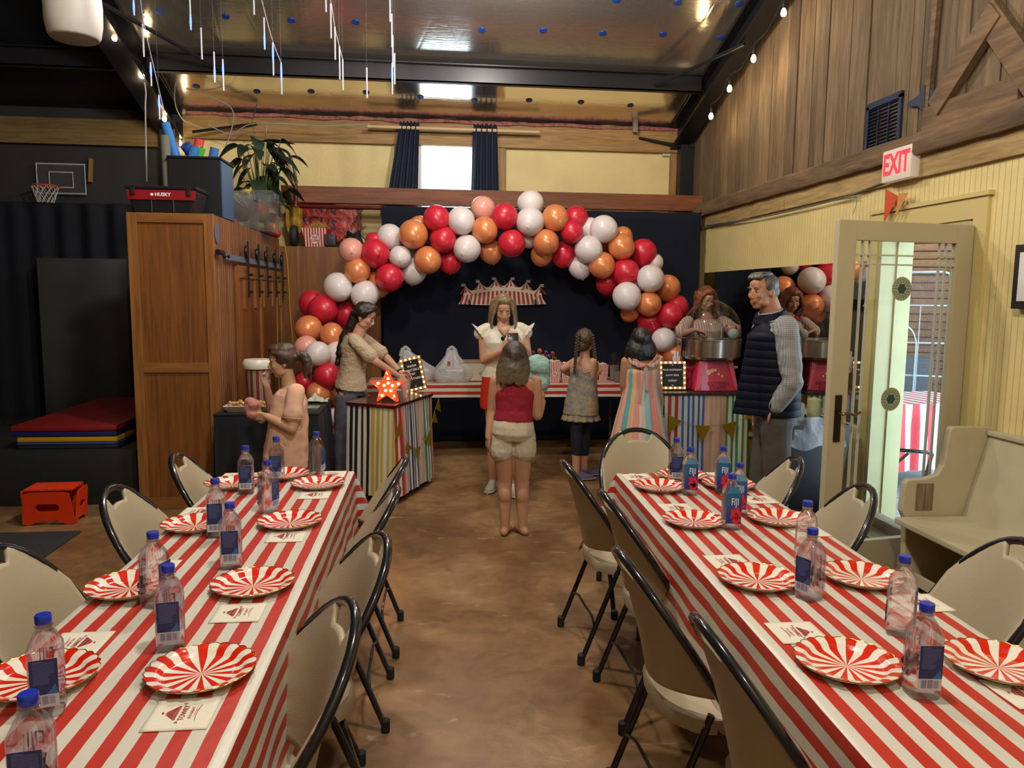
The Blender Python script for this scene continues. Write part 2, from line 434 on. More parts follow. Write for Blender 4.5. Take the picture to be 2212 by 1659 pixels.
# far wall
YEL = M('yellow_osb', '#e2cf95', .6, bump=.5, bscale=45, var=.07, vscale=2.5)
PINE = wood('pine_framing', '#8f6b38', '#b08a54', 'x', scale=8, rough=.6)
PINEV = wood('pine_studs', '#8c6838', '#ad8852', 'z', scale=8, rough=.6)
GREYW = M('charcoal_wall', (.030, .031, .032), .75, bump=.2, bscale=30)
NAVYB = M('navy_black_drape', (.004, .006, .013), .85)
wx0, wx1, wz0, wz1 = -0.08, 0.58, 2.25, 3.44      # window opening
mb = MB()
mb.span((-2.62, YW, 0), (wx0, YW+.1, EAVE+.05)); mb.span((wx1, YW, 0), (XR+.1, YW+.1, EAVE+.05))
mb.span((wx0, YW, 0), (wx1, YW+.1, wz0)); mb.span((wx0, YW, wz1), (wx1, YW+.1, EAVE+.05))
struct(mb, 'wall_far', YEL, smooth=False)
struct(MB().span((XL, YW, 0), (-2.62, YW+.1, EAVE+.05)), 'wall_far_left', GREYW, smooth=False)
struct(MB().span((XL-.1, YB, 0), (XL, YW+.1, 5.9)), 'wall_left', GREYW, smooth=False)
struct(MB().span((XL, YB-.1, 0), (XR, YB, 5.2)), 'wall_rear', M('rear_wall_paint', (.42, .36, .24), .7), smooth=False)
# window frame, sill and pane
mb = MB(); f = .045
mb.span((wx0, 8.97, wz0), (wx0+f, 9.06, wz1)); mb.span((wx1-f, 8.97, wz0), (wx1, 9.06, wz1)); mb.span((wx0+f, 8.97, wz1-f), (wx1-f, 9.06, wz1)); mb.span((wx0+f, 8.97, wz0), (wx1-f, 9.06, wz0+f))
wf = struct(mb, 'window_1', M('window_frame_white', (.8, .8, .78), .45), smooth=False)
MB().box(((wx0+wx1)/2, 9.03, (wz0+wz1)/2), (wx1-wx0-.08, .006, wz1-wz0-.08)).build('pane', M('window_glass', (1, 1, 1), 0.0, trans=1, ior=1.02), wf, smooth=False)
# timbers on the far wall
mb = MB(); mb.span((-2.60, 8.93, 3.255), (3.0, 8.99, 3.50))
struct(mb, 'trim_top_plate', PINE, smooth=False)
for n_, x0, x1, z0, z1 in (('stud', -2.60, -2.44, 2.0, 3.25), ('stud', -0.34, -0.09, 2.0, 3.25), ('stud', 0.60, 0.92, 2.0, 3.25), ('stud', 2.85, 3.0, 2.0, 3.25)):
    struct(MB().span((x0, 8.94, z0), (x1, 8.99, z1)), 'trim_stud', PINEV, smooth=False)
struct(MB().span((XL, 8.93, 3.15), (-2.75, 8.99, 3.42)), 'trim_plate_left', wood('dim_pine', '#6e5834', '#8a7246', 'x', scale=8, rough=.6), smooth=False)
# pink insulation edge peeping out over the plate
PINK = M('pink_insulation', '#b0706a', .95, bump=1, bscale=60, var=.35, vscale=25)
def _ins(u, v):
    x = -2.55+u*5.6; a = v*2*PI; r = .022+.018*noise.noise(Vector((x*5, 3, 0)))
    return (x, 8.93+r*math.cos(a)*1.2, 3.515+.018*noise.noise(Vector((x*2.2, 0, 0)))+r*math.sin(a))
o = MB().grid(260, 8, _ins).build('insulation_edge', PINK); tag(o, 'ragged pink insulation edge along the top of the far wall', 'insulation'); o['kind'] = 'stuff'
# dark lower drapery on the left of the far wall
def drape(x0, x1, y, z0, z1, folds, amp, seed=0, nx=160):
    def fn(u, v):
        x = x0+(x1-x0)*u
        k = amp*(.55+.45*(1-v))*(math.sin(u*folds*2*PI+1.3*math.sin(u*5+seed))+.4*math.sin(u*folds*5.1+seed))
        return (x, y+k, z1+(z0-z1)*v)
    return MB().grid(nx, 24, fn)
o = drape(-6.1, -2.3, 8.80, 0.02, 2.52, 16, .025).build('black_drape', NAVYB, solid=.004)
tag(o, 'plain black drape hanging on the left under the basketball hoop', 'curtain')
# purlins and rafters in black steel
def beam_y(name, x0, x1, depth, thick=.06):
    """rafter running up the slope"""
    mb = MB()
    for (a, b, zo, zt) in ((x0, x1, 0.0, .02), (x0, x1, -depth, .02), ((x0+x1)/2-.012, (x0+x1)/2+.012, -depth, depth)):
        y0, y1 = YR, YW-.02
        vs = []
        for y in (y0, y1):
            z = ceil_z(y)-.015
            vs += [(a, y, z+zo-zt if zt < .05 else z-depth), (b, y, z+zo-zt if zt < .05 else z-depth), (b, y, z+zo if zt < .05 else z), (a, y, z+zo if zt < .05 else z)]
        mb.add(vs, [(0, 1, 2, 3), (7, 6, 5, 4), (0, 4, 5, 1), (1, 5, 6, 2), (2, 6, 7, 3), (3, 7, 4, 0)])
    # solid infill so that it reads as one dark member
    return struct(mb, name, STEEL_BLACK, smooth=False)
beam_y('trim_rafter_left', -2.84, -2.62, .26)
beam_y('trim_rafter_right', 2.83, 3.02, .24)
def purlin(name, x0, x1, y):
    z = ceil_z(y)-.01; mb = MB()
    mb.span((x0, y-.008, z-.17), (x1, y+.008, z)); mb.span((x0, y-.008, z-.17), (x1, y+.06, z-.155)); mb.span((x0, y-.07, z-.012), (x1, y+.008, z))
    return struct(mb, name, STEEL_BLACK, smooth=False)
purlin('trim_purlin_right_bay', -2.62, 2.83, 7.95)
purlin('trim_purlin_left_bay', XL, -2.84, 7.95)
struct(MB().span((2.92, 8.80, 0), (3.08, 8.95, 3.40)), 'trim_column_right', STEEL_BLACK, smooth=False)
struct(MB().span((-2.80, 8.78, 0), (-2.64, 8.93, 3.40)), 'trim_column_left', STEEL_BLACK, smooth=False)
# diagonal braces
def rod(name, a, b, r, label, mat=STEEL_BLACK, cat='brace', seg=8):
    o = MB().tube([a, b], r, seg).build(name, mat, recenter=True); return tag(o, label, cat)
rod('steel_brace', (-2.64, 6.75, 3.92), (-1.95, 7.93, 3.72), .018, 'thin black steel brace from the left rafter up to the purlin')
rod('steel_brace', (2.86, 6.95, 3.86), (2.35, 7.93, 3.73), .018, 'thin black steel brace from the right rafter up to the purlin')
rod('steel_brace', tuple(atY(415, 285, 8.7)), tuple(atY(555, 267, 8.9)), .016, 'black strut low on the left of the far wall above the plant')
rod('steel_brace', tuple(atY(1380, 298, 8.92)), tuple(atY(1500, 320, 8.8)), .016, 'black strut on the yellow wall at the right-hand column')
# ---- right wall: beadboard below, timbers, reclaimed planks above, with the doorway
BEAD = None
def bead_mat(name, col, per=.045, axis=1):
    m, nt, b = newmat(name); L = nt.links; N = nt.nodes
    tc = N.new('ShaderNodeTexCoord'); sp = N.new('ShaderNodeSeparateXYZ'); L.new(tc.outputs['Object'], sp.inputs[0])
    d = N.new('ShaderNodeMath'); d.operation = 'MULTIPLY'; L.new(sp.outputs[axis], d.inputs[0]); d.inputs[1].default_value = 1/per
    f = N.new('ShaderNodeMath'); f.operation = 'FRACT'; L.new(d.outputs[0], f.inputs[0])
    g = N.new('ShaderNodeMath'); g.operation = 'PINGPONG'; L.new(f.outputs[0], g.inputs[0]); g.inputs[1].default_value = .5
    r = N.new('ShaderNodeMapRange'); r.inputs[1].default_value = 0; r.inputs[2].default_value = .07; L.new(g.outputs[0], r.inputs[0])
    bp = N.new('ShaderNodeBump'); bp.inputs['Strength'].default_value = .9; bp.inputs['Distance'].default_value = .004; L.new(r.outputs[0], bp.inputs['Height'])
    L.new(bp.outputs[0], b.inputs['Normal'])
    n = N.new('ShaderNodeTexNoise'); n.inputs['Scale'].default_value = 3; n.inputs['Detail'].default_value = 6; L.new(tc.outputs['Object'], n.inputs['Vector'])
    mr = N.new('ShaderNodeMapRange'); mr.inputs[1].default_value = .3; mr.inputs[2].default_value = .7; mr.inputs[3].default_value = .92; mr.inputs[4].default_value = 1.06; L.new(n.outputs[0], mr.inputs[0])
    s = N.new('ShaderNodeVectorMath'); s.operation = 'SCALE'; s.inputs[0].default_value = hexc(col); L.new(mr.outputs[0], s.inputs['Scale'])
    # the grooves are a slightly darker tone
    mg = N.new('ShaderNodeMapRange'); mg.inputs[3].default_value = .86; mg.inputs[4].default_value = 1; L.new(r.outputs[0], mg.inputs[0])
    s2 = N.new('ShaderNodeVectorMath'); s2.operation = 'SCALE'; L.new(s.outputs[0], s2.inputs[0]); L.new(mg.outputs[0], s2.inputs['Scale'])
    L.new(s2.outputs[0], b.inputs['Base Color']); b.inputs['Roughness'].default_value = .5
    return m
BEAD = bead_mat('yellow_beadboard', '#e0cd8c')
DY0, DY1, DZ = 4.12, 5.02, 2.04            # doorway
mb = MB(); T_ = .14
mb.span((XR, YB, 0), (XR+T_, DY0, 2.45)); mb.span((XR, DY1, 0), (XR+T_, YW, 2.45)); mb.span((XR, DY0, DZ), (XR+T_, DY1, 2.45))
struct(mb, 'wall_right', BEAD, smooth=False)
mb = MB(); y0, y1 = YB, YW
mb.add([(XR, YB, 2.45), (XR, YR, 2.45), (XR, YW, 2.45), (XR, YW, EAVE+.06), (XR, YR, ceil_z(YR)+.06), (XR, YB, zb+.06),
        (XR+T_, YB, 2.45), (XR+T_, YR, 2.45), (XR+T_, YW, 2.45), (XR+T_, YW, EAVE+.06), (XR+T_, YR, ceil_z(YR)+.06), (XR+T_, YB, zb+.06)],
       [(0, 1, 4, 5), (1, 2, 3, 4), (6, 11, 10, 7), (7, 10, 9, 8), (0, 5, 11, 6), (2, 8, 9, 3)])
struct(mb, 'wall_right_upper', M('board_backing', (.06, .045, .03), .8), smooth=False)
BARN = wood('reclaimed_boards', '#52422f', '#846b4d', 'z', scale=5, rough=.75, stretch=9, tint=True, bump=.5)
BARNX = wood('reclaimed_beam', '#4f3d2b', '#86694a', 'y', scale=6, rough=.8, stretch=9, bump=.6)
BARNX2 = wood('pine_board_long', '#94794a', '#b59a66', 'y', scale=6, rough=.7, stretch=10, bump=.3)
# vertical planks
mb = MB(); tints = []; y = 8.93; rnd = random.Random(3)
while y > YB+.1:
    wd = rnd.choice((.11, .13, .15, .17, .19)); wd = min(wd, y-YB)
    a, b2 = y-wd+.003, y-.002; th = .018+rnd.random()*.012
    x0 = XR-th; zl = 2.60
    zt = [ceil_z(max(q, YR))-.02 if q >= YR else zr-SL*(YR-q)-.02 for q in (a, b2)]
    n0 = len(mb.f)
    mb.add([(x0, a, zl), (x0, b2, zl), (x0, b2, zt[1]), (x0, a, zt[0]), (XR, a, zl), (XR, b2, zl), (XR, b2, zt[1]), (XR, a, zt[0])],
           [(0, 3, 2, 1), (0, 1, 5, 4), (1, 2, 6, 5), (2, 3, 7, 6), (3, 0, 4, 7)])
    t = (rnd.random(), rnd.random(), rnd.random()); tints += [t]*(len(mb.f)-n0); y -= wd
struct(mb, 'wall_right_planks', BARN, smooth=False, tint=lambda i: tints[i])
# sloping-edge corner: rough beam and pine board along the wall
def _beam(u, v):
    y = 8.7-u*(8.7-YB); a = [(0, 0), (-.075, 0), (-.085, .02), (-.085, .11), (-.07, .135), (0, .135)][int(round(v*5))]
    k = .006*noise.noise(Vector((y*6, a[1]*20, 0)))
    return (XR+a[0]+k, y, 2.485+a[1]+k)
struct(MB().grid(220, 5, _beam, flip=True), 'trim_beam_right', BARNX)
for y0_, y1_, k in ((8.6, 6.45, 0), (6.44, 3.55, 1), (3.54, YB, 1)):
    struct(MB().span((XR-.03, y1_, 2.35), (XR, y0_, 2.49)), 'trim_board_right', BARNX2, smooth=False)
# timber X and rails of the upper right cladding (an old barn-door bracing)
def timber(a, b, wdt, th, mats=BARNX, name='trim_brace'):
    a, b = Vector(a), Vector(b); d = (b-a).normalized(); s_ = Vector((1, 0, 0)); u = d.cross(s_).normalized()
    mb = MB(); vs = []
    for p in (a, b):
        for q in ((0, -1), (0, 1), (1, 1), (1, -1)): vs.append(p - s_*(q[0]*th) + u*(q[1]*wdt/2))
    mb.add(vs, [(0, 1, 2, 3), (7, 6, 5, 4), (0, 4, 5, 1), (1, 5, 6, 2), (2, 6, 7, 3), (3, 7, 4, 0)])
    return struct(mb, name, mats, smooth=False)
P_ = lambda x, y: atX(x, y, XR-.03)
timber(P_(2003, 262), P_(2212, 193), .15, .035)
timber(P_(2030, 235), P_(2166, 20), .13, .05)
timber(P_(2140, 25), P_(2330, 300), .15, .04)
timber(P_(2000, 330), P_(2035, -60), .045, .03)
# door leaf's opening: casing and jambs
CAS = M('cream_casing', '#cdbb7c', .5, bump=.15, bscale=20)
GREENJ = M('sage_jamb', '#b3a97c', .55, bump=.2, bscale=14, var=.06, vscale=3)
mb = MB()
mb.span((XR-.02, DY0-.12, 0), (XR-.001, DY0-.01, DZ+.01)); mb.span((XR-.02, DY1+.01, 0), (XR-.001, DY1+.10, DZ+.01)); mb.span((XR-.02, DY0-.12, DZ+.01), (XR-.001, DY1+.10, DZ+.13))
mb.span((XR-.035, DY0-.14, DZ+.13), (XR-.001, DY1+.12, DZ+.155))
struct(mb, 'trim_door_casing', CAS, smooth=False)
mb = MB(); mb.span((XR-.01, DY1-.03, 0), (XR+.22, DY1+.01, DZ)); mb.span((XR-.01, DY0-.01, 0), (XR+.22, DY0+.02, DZ)); mb.span((XR-.01, DY0+.02, DZ-.025), (XR+.22, DY1-.03, DZ+.01))
mb.span((XR+.10, DY1-.045, 0), (XR+.14, DY1-.03, DZ))
struct(mb, 'trim_door_jamb', GREENJ, smooth=False)
struct(MB().span((XR-.05, DY0, 0), (XR+.24, DY1, .035)), 'trim_threshold', wood('sill_wood', '#6b5a48', '#8b7860', 'y', rough=.5), smooth=False)
# two grey boarded steps of a threshold platform just inside the doorway
mb = MB()
for k, (xa, h) in enumerate(((2.80, .09), (2.95, .16))): mb.span((xa, DY0+.02, 0), (XR-.05, DY1-.02, h), bev=.006)
tag(mb.build('door_step', wood('grey_step_wood', '#6f6352', '#8f8370', 'y', rough=.55)), 'low grey painted wooden step at the foot of the doorway', 'step')
# baseboard and lower rails
struct(MB().span((XR-.02, YB, 0), (XR, DY0-.14, .12)), 'baseboard_right', CAS, smooth=False)
# big mirror on the right wall
mr = MB().span((XR-.012, 5.10, .70), (XR-.004, 8.35, 1.86)).build('wall_mirror', M('mirror_glass', (.80, .78, .74), .015, 1.0), smooth=False)
tag(mr, 'long wall mirror on the right wall reflecting the balloons and cotton candy seller', 'mirror')
mb = MB(); mb.span((XR-.018, 5.07, .68), (XR-.002, 5.10, 1.88)); mb.build('mirror_edge', M('mirror_clip', (.05, .05, .05), .5), mr, smooth=False)
MB().span((XR-.014, 6.70, .70), (XR-.0115, 6.704, 1.86)).build('mirror_seam', _mc['mirror_clip'], mr, smooth=False)
# beam across the stage and the red pipe with the backdrop
RBEAM = wood('red_brown_beam', '#5c3018', '#8a4f2c', 'x', scale=6, rough=.6, stretch=10, bump=.5)
struct(MB().span((-1.50, 8.46, 2.54), (XR-.01, 8.56, 2.715), bev=.008), 'trim_stage_beam', RBEAM, smooth=False)
struct(MB().span((XR-.13, 8.42, 2.36), (XR-.02, 8.60, 2.54)), 'trim_beam_bracket', BARNX, smooth=False)
REDP = M('dark_red_pipe', '#5f1a1c', .4, .2)
rt_ = thing('curtain_rail', 'dark red pipe rail carrying the black stage backdrop', 'curtain rail', (0, 0, 0))
MB().tube([(-1.33, 8.34, 2.70), (-1.33, 8.34, 2.55), (-1.31, 8.32, 2.50), (-1.27, 8.30, 2.485), (3.0, 8.30, 2.485), (3.04, 8.31, 2.50), (3.045, 8.33, 2.54)], .022, 10).build('pipe', REDP, rt_)
for x in (-1.33, 1.58, 3.04):
    MB().lathe([(.06, 0), (.06, .012), (.03, .016), (.028, .06)], 14, (x, 8.32, 2.48+.0), T=None).build('flange', REDP, rt_)
def backdrop():
    def fn(u, v):
        x = -.45+3.44*u; z = 2.50-2.48*v
        k = .006*(.3+.7*v)*(math.sin(u*58+2*math.sin(u*9))+.5*math.sin(u*131+v*2)); 
        return (x+.02*v*math.sin(v*3+u), 8.265+k-.02*(v > .99), z+.006*math.sin(u*40)*(v < .02))
    return MB().grid(300, 30, fn)
o = backdrop().build('stage_backdrop', M('navy_black_velvet', (.0015, .0032, .013), .95, sheen=.0), solid=.004)
tag(o, 'wide navy black velvet backdrop hanging behind the balloon arch', 'curtain')
# window curtains
CURT = M('navy_curtain', (.012, .020, .042), .7)
def wcurt(x0t, x1t, x0b, x1b, label, seed):
    def fn(u, v):
        x = (x0t+(x0b-x0t)*v)*(1-u)+(x1t+(x1b-x1t)*v)*u
        return (x, 8.80+.020*math.sin(u*4.5*2*PI+seed)-.01*v, 3.47-1.15*v+(.012*math.sin(u*5.5*2*PI+seed) if v < .01 else 0))
    o = MB().grid(90, 12, fn).build('window_curtain', CURT, solid=.004); return tag(o, label, 'curtain', 'navy curtains at the far window')
wcurt(-.27, -.06, -.47, -.09, 'dark navy curtain left of the bright far window', .4)
wcurt(.54, .80, .50, .84, 'dark navy curtain right of the bright far window', 1.4)
o = MB().tube([(-.62, 8.80, 3.41), (1.28, 8.80, 3.41)], .020, 10).build('curtain_rod', M('pale_rod', '#c8ae82', .45)); tag(o, 'pale wooden curtain rod above the far window', 'curtain rod')
# ================================================================== LAID TABLES
TT = .745
RW = [(.25, '#b02f22'), (.75, '#c6c1b2'), (1.0, '#b02f22')]
CLOTH = stripes('red_white_vinyl', RW, .0628, 'UV', 0, rough=.36, wob=.006, bump=.35)
LEGM = M('folding_table_leg', (.10, .10, .11), .4, .6)
def cloth(Wd, Ln, drop, seed=0, wav=.005):
    """sheet draped over a table centred at the origin, long axis y, top at z = 0"""
    U, V = Wd/2+drop, Ln/2+drop; nu, nv = 96, 190
    def place(u, v):
        su, sv = (1 if u >= 0 else -1), (1 if v >= 0 else -1)
        du, dv = max(abs(u)-Wd/2, 0), max(abs(v)-Ln/2, 0)
        x, y = max(-Wd/2, min(Wd/2, u)), max(-Ln/2, min(Ln/2, v))
        r = math.hypot(du, dv)
        if r <= 0:
            return (x, y, .0012*noise.noise(Vector((u*6+seed, v*4, 0))))
        ph = math.atan2(dv, du)
        rr = min(r, .012); hang = r-rr*.43
        out = rr*.57 + max(0, r-.012)*(.05+.38*math.sin(2*ph)**2)
        ft = max(0, r-.012)
        out += wav*min(1, ft*4)*(math.sin((u*su*0+v)*17+seed+math.sin(v*5))*(1 if du > dv else 0)+math.sin(u*19+seed)*(1 if dv >= du else 0))*.9
        return (x+su*math.cos(ph)*out, y+sv*math.sin(ph)*out, -hang*(1-.12*math.sin(2*ph)**2))
    def fn(a, b): return place(-U+2*U*a, -V+2*V*b)
    return MB().grid(nu, nv, fn, lambda a, b: (-U+2*U*a, -V+2*V*b))
def laid_table(cx, cy, rz, Wd, Ln, label, clabel, seed):
    t = thing('folding_table', label, 'table', (cx, cy, 0), rz)
    MB().box((0, 0, TT-.035), (Wd-.015, Ln-.015, .045), bev=.01).build('tabletop', M('table_top_white', (.6, .58, .53), .5), t)
    for y in (-Ln/2+.25, Ln/2-.25):
        for x in (-Wd/2+.07, Wd/2-.07):
            MB().tube([(x, y, TT-.05), (x, y, .01)], .014, 10).build('leg', LEGM, t)
        MB().tube([(-Wd/2+.07, y, .30), (Wd/2-.07, y, .30)], .010, 8).build('crossbar', LEGM, t)
    c = cloth(Wd, Ln, .36, seed).build('tablecloth', CLOTH, loc=(cx, cy, TT), rot=(0, 0, rz)); tag(c, clabel, 'tablecloth', 'red and white striped tablecloths')
    md = c.modifiers.new('s', 'SOLIDIFY'); md.thickness = .0015; md.offset = 1
    return t
LT_RZ, RT_RZ = math.radians(-0.6), math.radians(-2.45)
laid_table(-.652, 2.20, LT_RZ, .572, 3.02, 'long narrow folding table on the left under a striped cloth', 'red and white striped cloth draped over the long table on the left', 0)
laid_table(1.145, 2.05, RT_RZ, .578, 3.02, 'long narrow folding table on the right under a striped cloth', 'red and white striped cloth draped over the long table on the right', 3)
# ------------------------------------------------------------------ folding chairs
PLAS = M('beige_chair_plastic', '#a99c80', .48, bump=.12, bscale=260, var=.03, vscale=3)
TUBE = M('charcoal_chair_tube', (.022, .022, .026), .22, .55, coat=.5)
FOOT = M('black_rubber_foot', (.01, .01, .01), .7)
def chair_side(t):   # profile of the back tube: t = height
    return (.262-(.262+.30)*(t/.86))     # y at height t
def make_chair():
    t = thing('folding_chair', 'x', 'chair')
    # back frame and front legs: one bent tube
    hw = .222; pts = [(-hw+.0, chair_side(.0), .0), (-hw, chair_side(.30), .30), (-hw, chair_side(.60), .60)]
    for k in range(0, 19):
        a = PI - PI*k/18; pts.append((hw*math.cos(a), chair_side(.62+.24*math.sin(a)), .62+.235*math.sin(a)))
    pts += [(hw, chair_side(.60), .60), (hw, chair_side(.30), .30), (hw, chair_side(0), 0)]
    MB().tube(pts, .0135, 10).build('back_frame', TUBE, t)
    for s in (-1, 1):
        l = MB().tube([(s*(hw-.024), -.085, .45), (s*(hw-.024), -.255, .012)], .0115, 8).build('leg', TUBE, t)
        MB().lathe([(.016, 0), (.017, .01), (.0165, .045), (.012, .05)], 10, (s*(hw-.024), -.255, 0)).build('rubber_foot', FOOT, l)
        MB().lathe([(.018, 0), (.019, .01), (.0185, .04), (.013, .045)], 10, (s*hw, chair_side(0), 0)).build('rubber_foot', FOOT, l)
    q = hw-.024
    MB().tube([(-q, -.203, .15), (-q*.96, -.198, .17), (-q*.6, -.19, .185), (q*.6, -.19, .185), (q*.96, -.198, .17), (q, -.203, .15)], .006, 8).build('stretcher', TUBE, t)
    MB().tube([(-hw, chair_side(.2), .2), (hw, chair_side(.2), .2)], .006, 8).build('stretcher', TUBE, t)
    MB().box((0, .05, .415), (.40, .025, .02)).build('seat_frame', TUBE, t)
    MB().box((0, -.06, .405), (.42, .02, .016)).build('seat_frame', TUBE, t)
    # back rest: curved shell following the tube's arch with a hand hold
    def outline(u):      # u in 0..1 across; returns top height
        x = -1+2*u; top = .614+.240*math.sqrt(max(0, 1-(x*.96)**2))
        a = abs(x)*.213
        if a < .082: top -= .052*min(1, (.082-a)/.022)
        return top
    nU, nV = 44, 22; rows = []
    def fnb(u, v, off=0):
        x = (-1+2*u)*.218; zt = outline(u); zb_ = .505-.030*math.cos((u-.5)*PI)
        z = zb_+(zt-zb_)*v
        q = max(0, min(1, (.84-z)/.35)); dep = .012+.135*q**1.2
        y = chair_side(z)+.012-dep*(1-abs(x/.218)**2.2)-.020*max(0, 1-(z-.44)/.05)
        return (x, y+.0, z)
    g = MB().grid(nU, nV, fnb); o = g.build('backrest', PLAS, t, solid=.016); 
    # seat pan
    def fns(u, v):
        a = (-1+2*u); b = -1+2*v
        # squircle map
        k = math.sqrt(max(1e-6, 1-.42*min(a*a, b*b)*1.0))
        wx = .208-.010*b
        x = a*wx*k; y = .0+b*.185*k
        ed = max(abs(a), abs(b)); z = .432-.012*(1-a*a)*(1-b*b)+.004*(abs(a) > .7)-.020*max(0, b)**4
        return (x, y, z)
    sm = MB()
    top = MB().grid(22, 22, fns)
    # build a closed pan: top, rolled rim and underside
    n = 23
    sm.add(top.v, top.f)
    rim = [0*n+j for j in range(n)] + [i*n+n-1 for i in range(1, n)] + [(n-1)*n+j for j in range(n-2, -1, -1)] + [i*n for i in range(n-2, 0, -1)]
    c = Vector((0, 0, .44)); base = len(sm.v); m_ = len(rim)
    for (k1, dz) in ((1.03, -.012), (1.015, -.040), (.96, -.044)):
        sm.v += [tuple((Vector((c.x+(Vector(sm.v[r]).x-c.x)*k1, c.y+(Vector(sm.v[r]).y-c.y)*k1, Vector(sm.v[r]).z+dz)))) for r in rim]
    rows = [rim]+[[base+j*m_+i for i in range(m_)] for j in range(3)]
    for a, b in zip(rows, rows[1:]):
        for i in range(m_):
            k = (i+1) % m_; sm.f.append([a[i], b[i], b[k], a[k]]); sm.fm.append(0)
    sm.f.append(rows[-1]); sm.fm.append(0)
    sm.build('seat', PLAS, t)
    return t
chair0 = make_chair(); _used = [False]
def chair(topx, topy, rz, label, group='beige folding chairs at the tables'):
    """rz: heading of the sitter (0 = facing +y); the top of the back stands at (topx, topy)"""
    R_ = Matrix.Rotation(rz, 3, 'Z'); off = R_ @ Vector((0, -.295, 0))
    loc = (topx-off.x, topy-off.y, 0)
    if not _used[0]:
        _used[0] = True; chair0.location = loc; chair0.rotation_euler = (0, 0, rz); chair0['label'] = label; chair0['group'] = group; return chair0
    return dup(chair0, loc, rz, label, group)
EX, WX = -PI/2, PI/2    # facing +x, facing -x
chair(-1.14, 3.60, EX+.06, 'beige folding chair left of the left table, nearest the wooden closet')
chair(-1.19, 3.00, EX, 'middle one of the three beige folding chairs left of the left table')
chair(-1.27, 2.30, EX-.05, 'beige folding chair cut off by the left edge of the photo')
chair(-.09, 3.47, WX-.02, 'farthest beige folding chair on the aisle side of the left table, by the striped cart')
chair(-.11, 2.89, WX, 'beige folding chair on the left table aisle side, second from the far end')
chair(-.13, 2.32, WX+.28, 'beige folding chair on the left table aisle side, third from the far end')
chair(-.18, 1.80, WX+.30, 'nearest beige folding chair on the aisle side of the left table')
chair(.62, 3.33, EX+.05, 'beige folding chair by the purple sneakers, aisle side of the right table')
chair(.67, 2.79, EX+.02, 'beige folding chair on the right table aisle side, second from the far end')
chair(.565, 2.12, EX+.04, 'beige folding chair with its whole seat showing, aisle side of the right table')
chair(.63, 1.62, EX, 'nearest beige folding chair on the aisle side of the right table')
chair(1.17, 4.14, PI-.03, 'beige folding chair at the head of the right table facing us')
chair(1.72, 3.34, WX-.22, 'beige folding chair before the trouser legs of the man, right of the right table')
chair(1.74, 2.80, WX-.2, 'beige folding chair right of the right table, in front of the open glass door')
chair(1.84, 2.10, WX-.2, 'large near beige folding chair in front of the cream pew')
# ------------------------------------------------------------------ plates
PRED, PWHT, GOLD = M('plate_red', '#cc2409', .16, coat=.6), M('plate_white', '#e3dccb', .16, coat=.6), M('gold_rim', '#b98a3e', .25, 1.0)
NS = 14
def plate_mesh():
    mb = MB(); seg = NS*2*4; R0 = .118
    prof = [(0, .004), (.03, .004), (.06, .0042), (.078, .0048), (.085, .008), (.092, .015), (.101, .0185), (1, .021)]
    rings = []
    for i, (r, z) in enumerate(prof):
        row = []
        for k in range(seg):
            a = 2*PI*k/seg; sc2 = abs(math.sin(a*NS/1.0)) 
            rr = r
            if i == len(prof)-1: rr = .1135+.0045*sc2
            row.append((rr*math.cos(a), rr*math.sin(a), z+(.0012*sc2 if i > 5 else 0)))
        rings.append(row)
    vs = [(0, 0, .004)]+[p for r in rings[1:] for p in r]; fs = []; fm = []
    for k in range(seg):
        s_ = (k//4) % 2; mb.mi = s_
        q = (k+1) % seg
        pass
    mb.v = vs
    for k in range(seg):
        q = (k+1) % seg; s_ = (k*NS*2//seg) % 2
        mb.f.append([0, 1+k, 1+q]); mb.fm.append(s_)
        for i in range(len(prof)-2):
            a = 1+i*seg; mb.f.append([a+k, a+seg+k, a+seg+q, a+q]); mb.fm.append(s_)
    # underside
    o = len(mb.v); last = 1+(len(prof)-2)*seg
    und = [(.1145, .0185), (.10, .0155), (.088, .006), (.080, .0), (.0, .0)]
    lay = [[last+k for k in range(seg)]]
    for r, z in und[:-1]:
        st = len(mb.v); mb.v += [(r*math.cos(2*PI*k/seg), r*math.sin(2*PI*k/seg), z) for k in range(seg)]; lay.append([st+k for k in range(seg)])
    for a, b in zip(lay, lay[1:]):
        for k in range(seg):
            q = (k+1) % seg; mb.f.append([a[k], b[k], b[q], a[q]]); mb.fm.append(1)
    mb.f.append(lay[-1]); mb.fm.append(1)
    return mb
plate0 = plate_mesh().build('paper_plate', [PRED, PWHT]); tag(plate0, 'x', 'plate')
rp = []
for k in range(NS*8):
    a = 2*PI*k/(NS*8); s_ = abs(math.sin(a*NS)); r = .1140+.0045*s_; rp.append((r*math.cos(a), r*math.sin(a), .0212+.0012*s_))
MB().tube(rp, .0011, 6, closed=True).build('gilt_rim', GOLD, plate0)
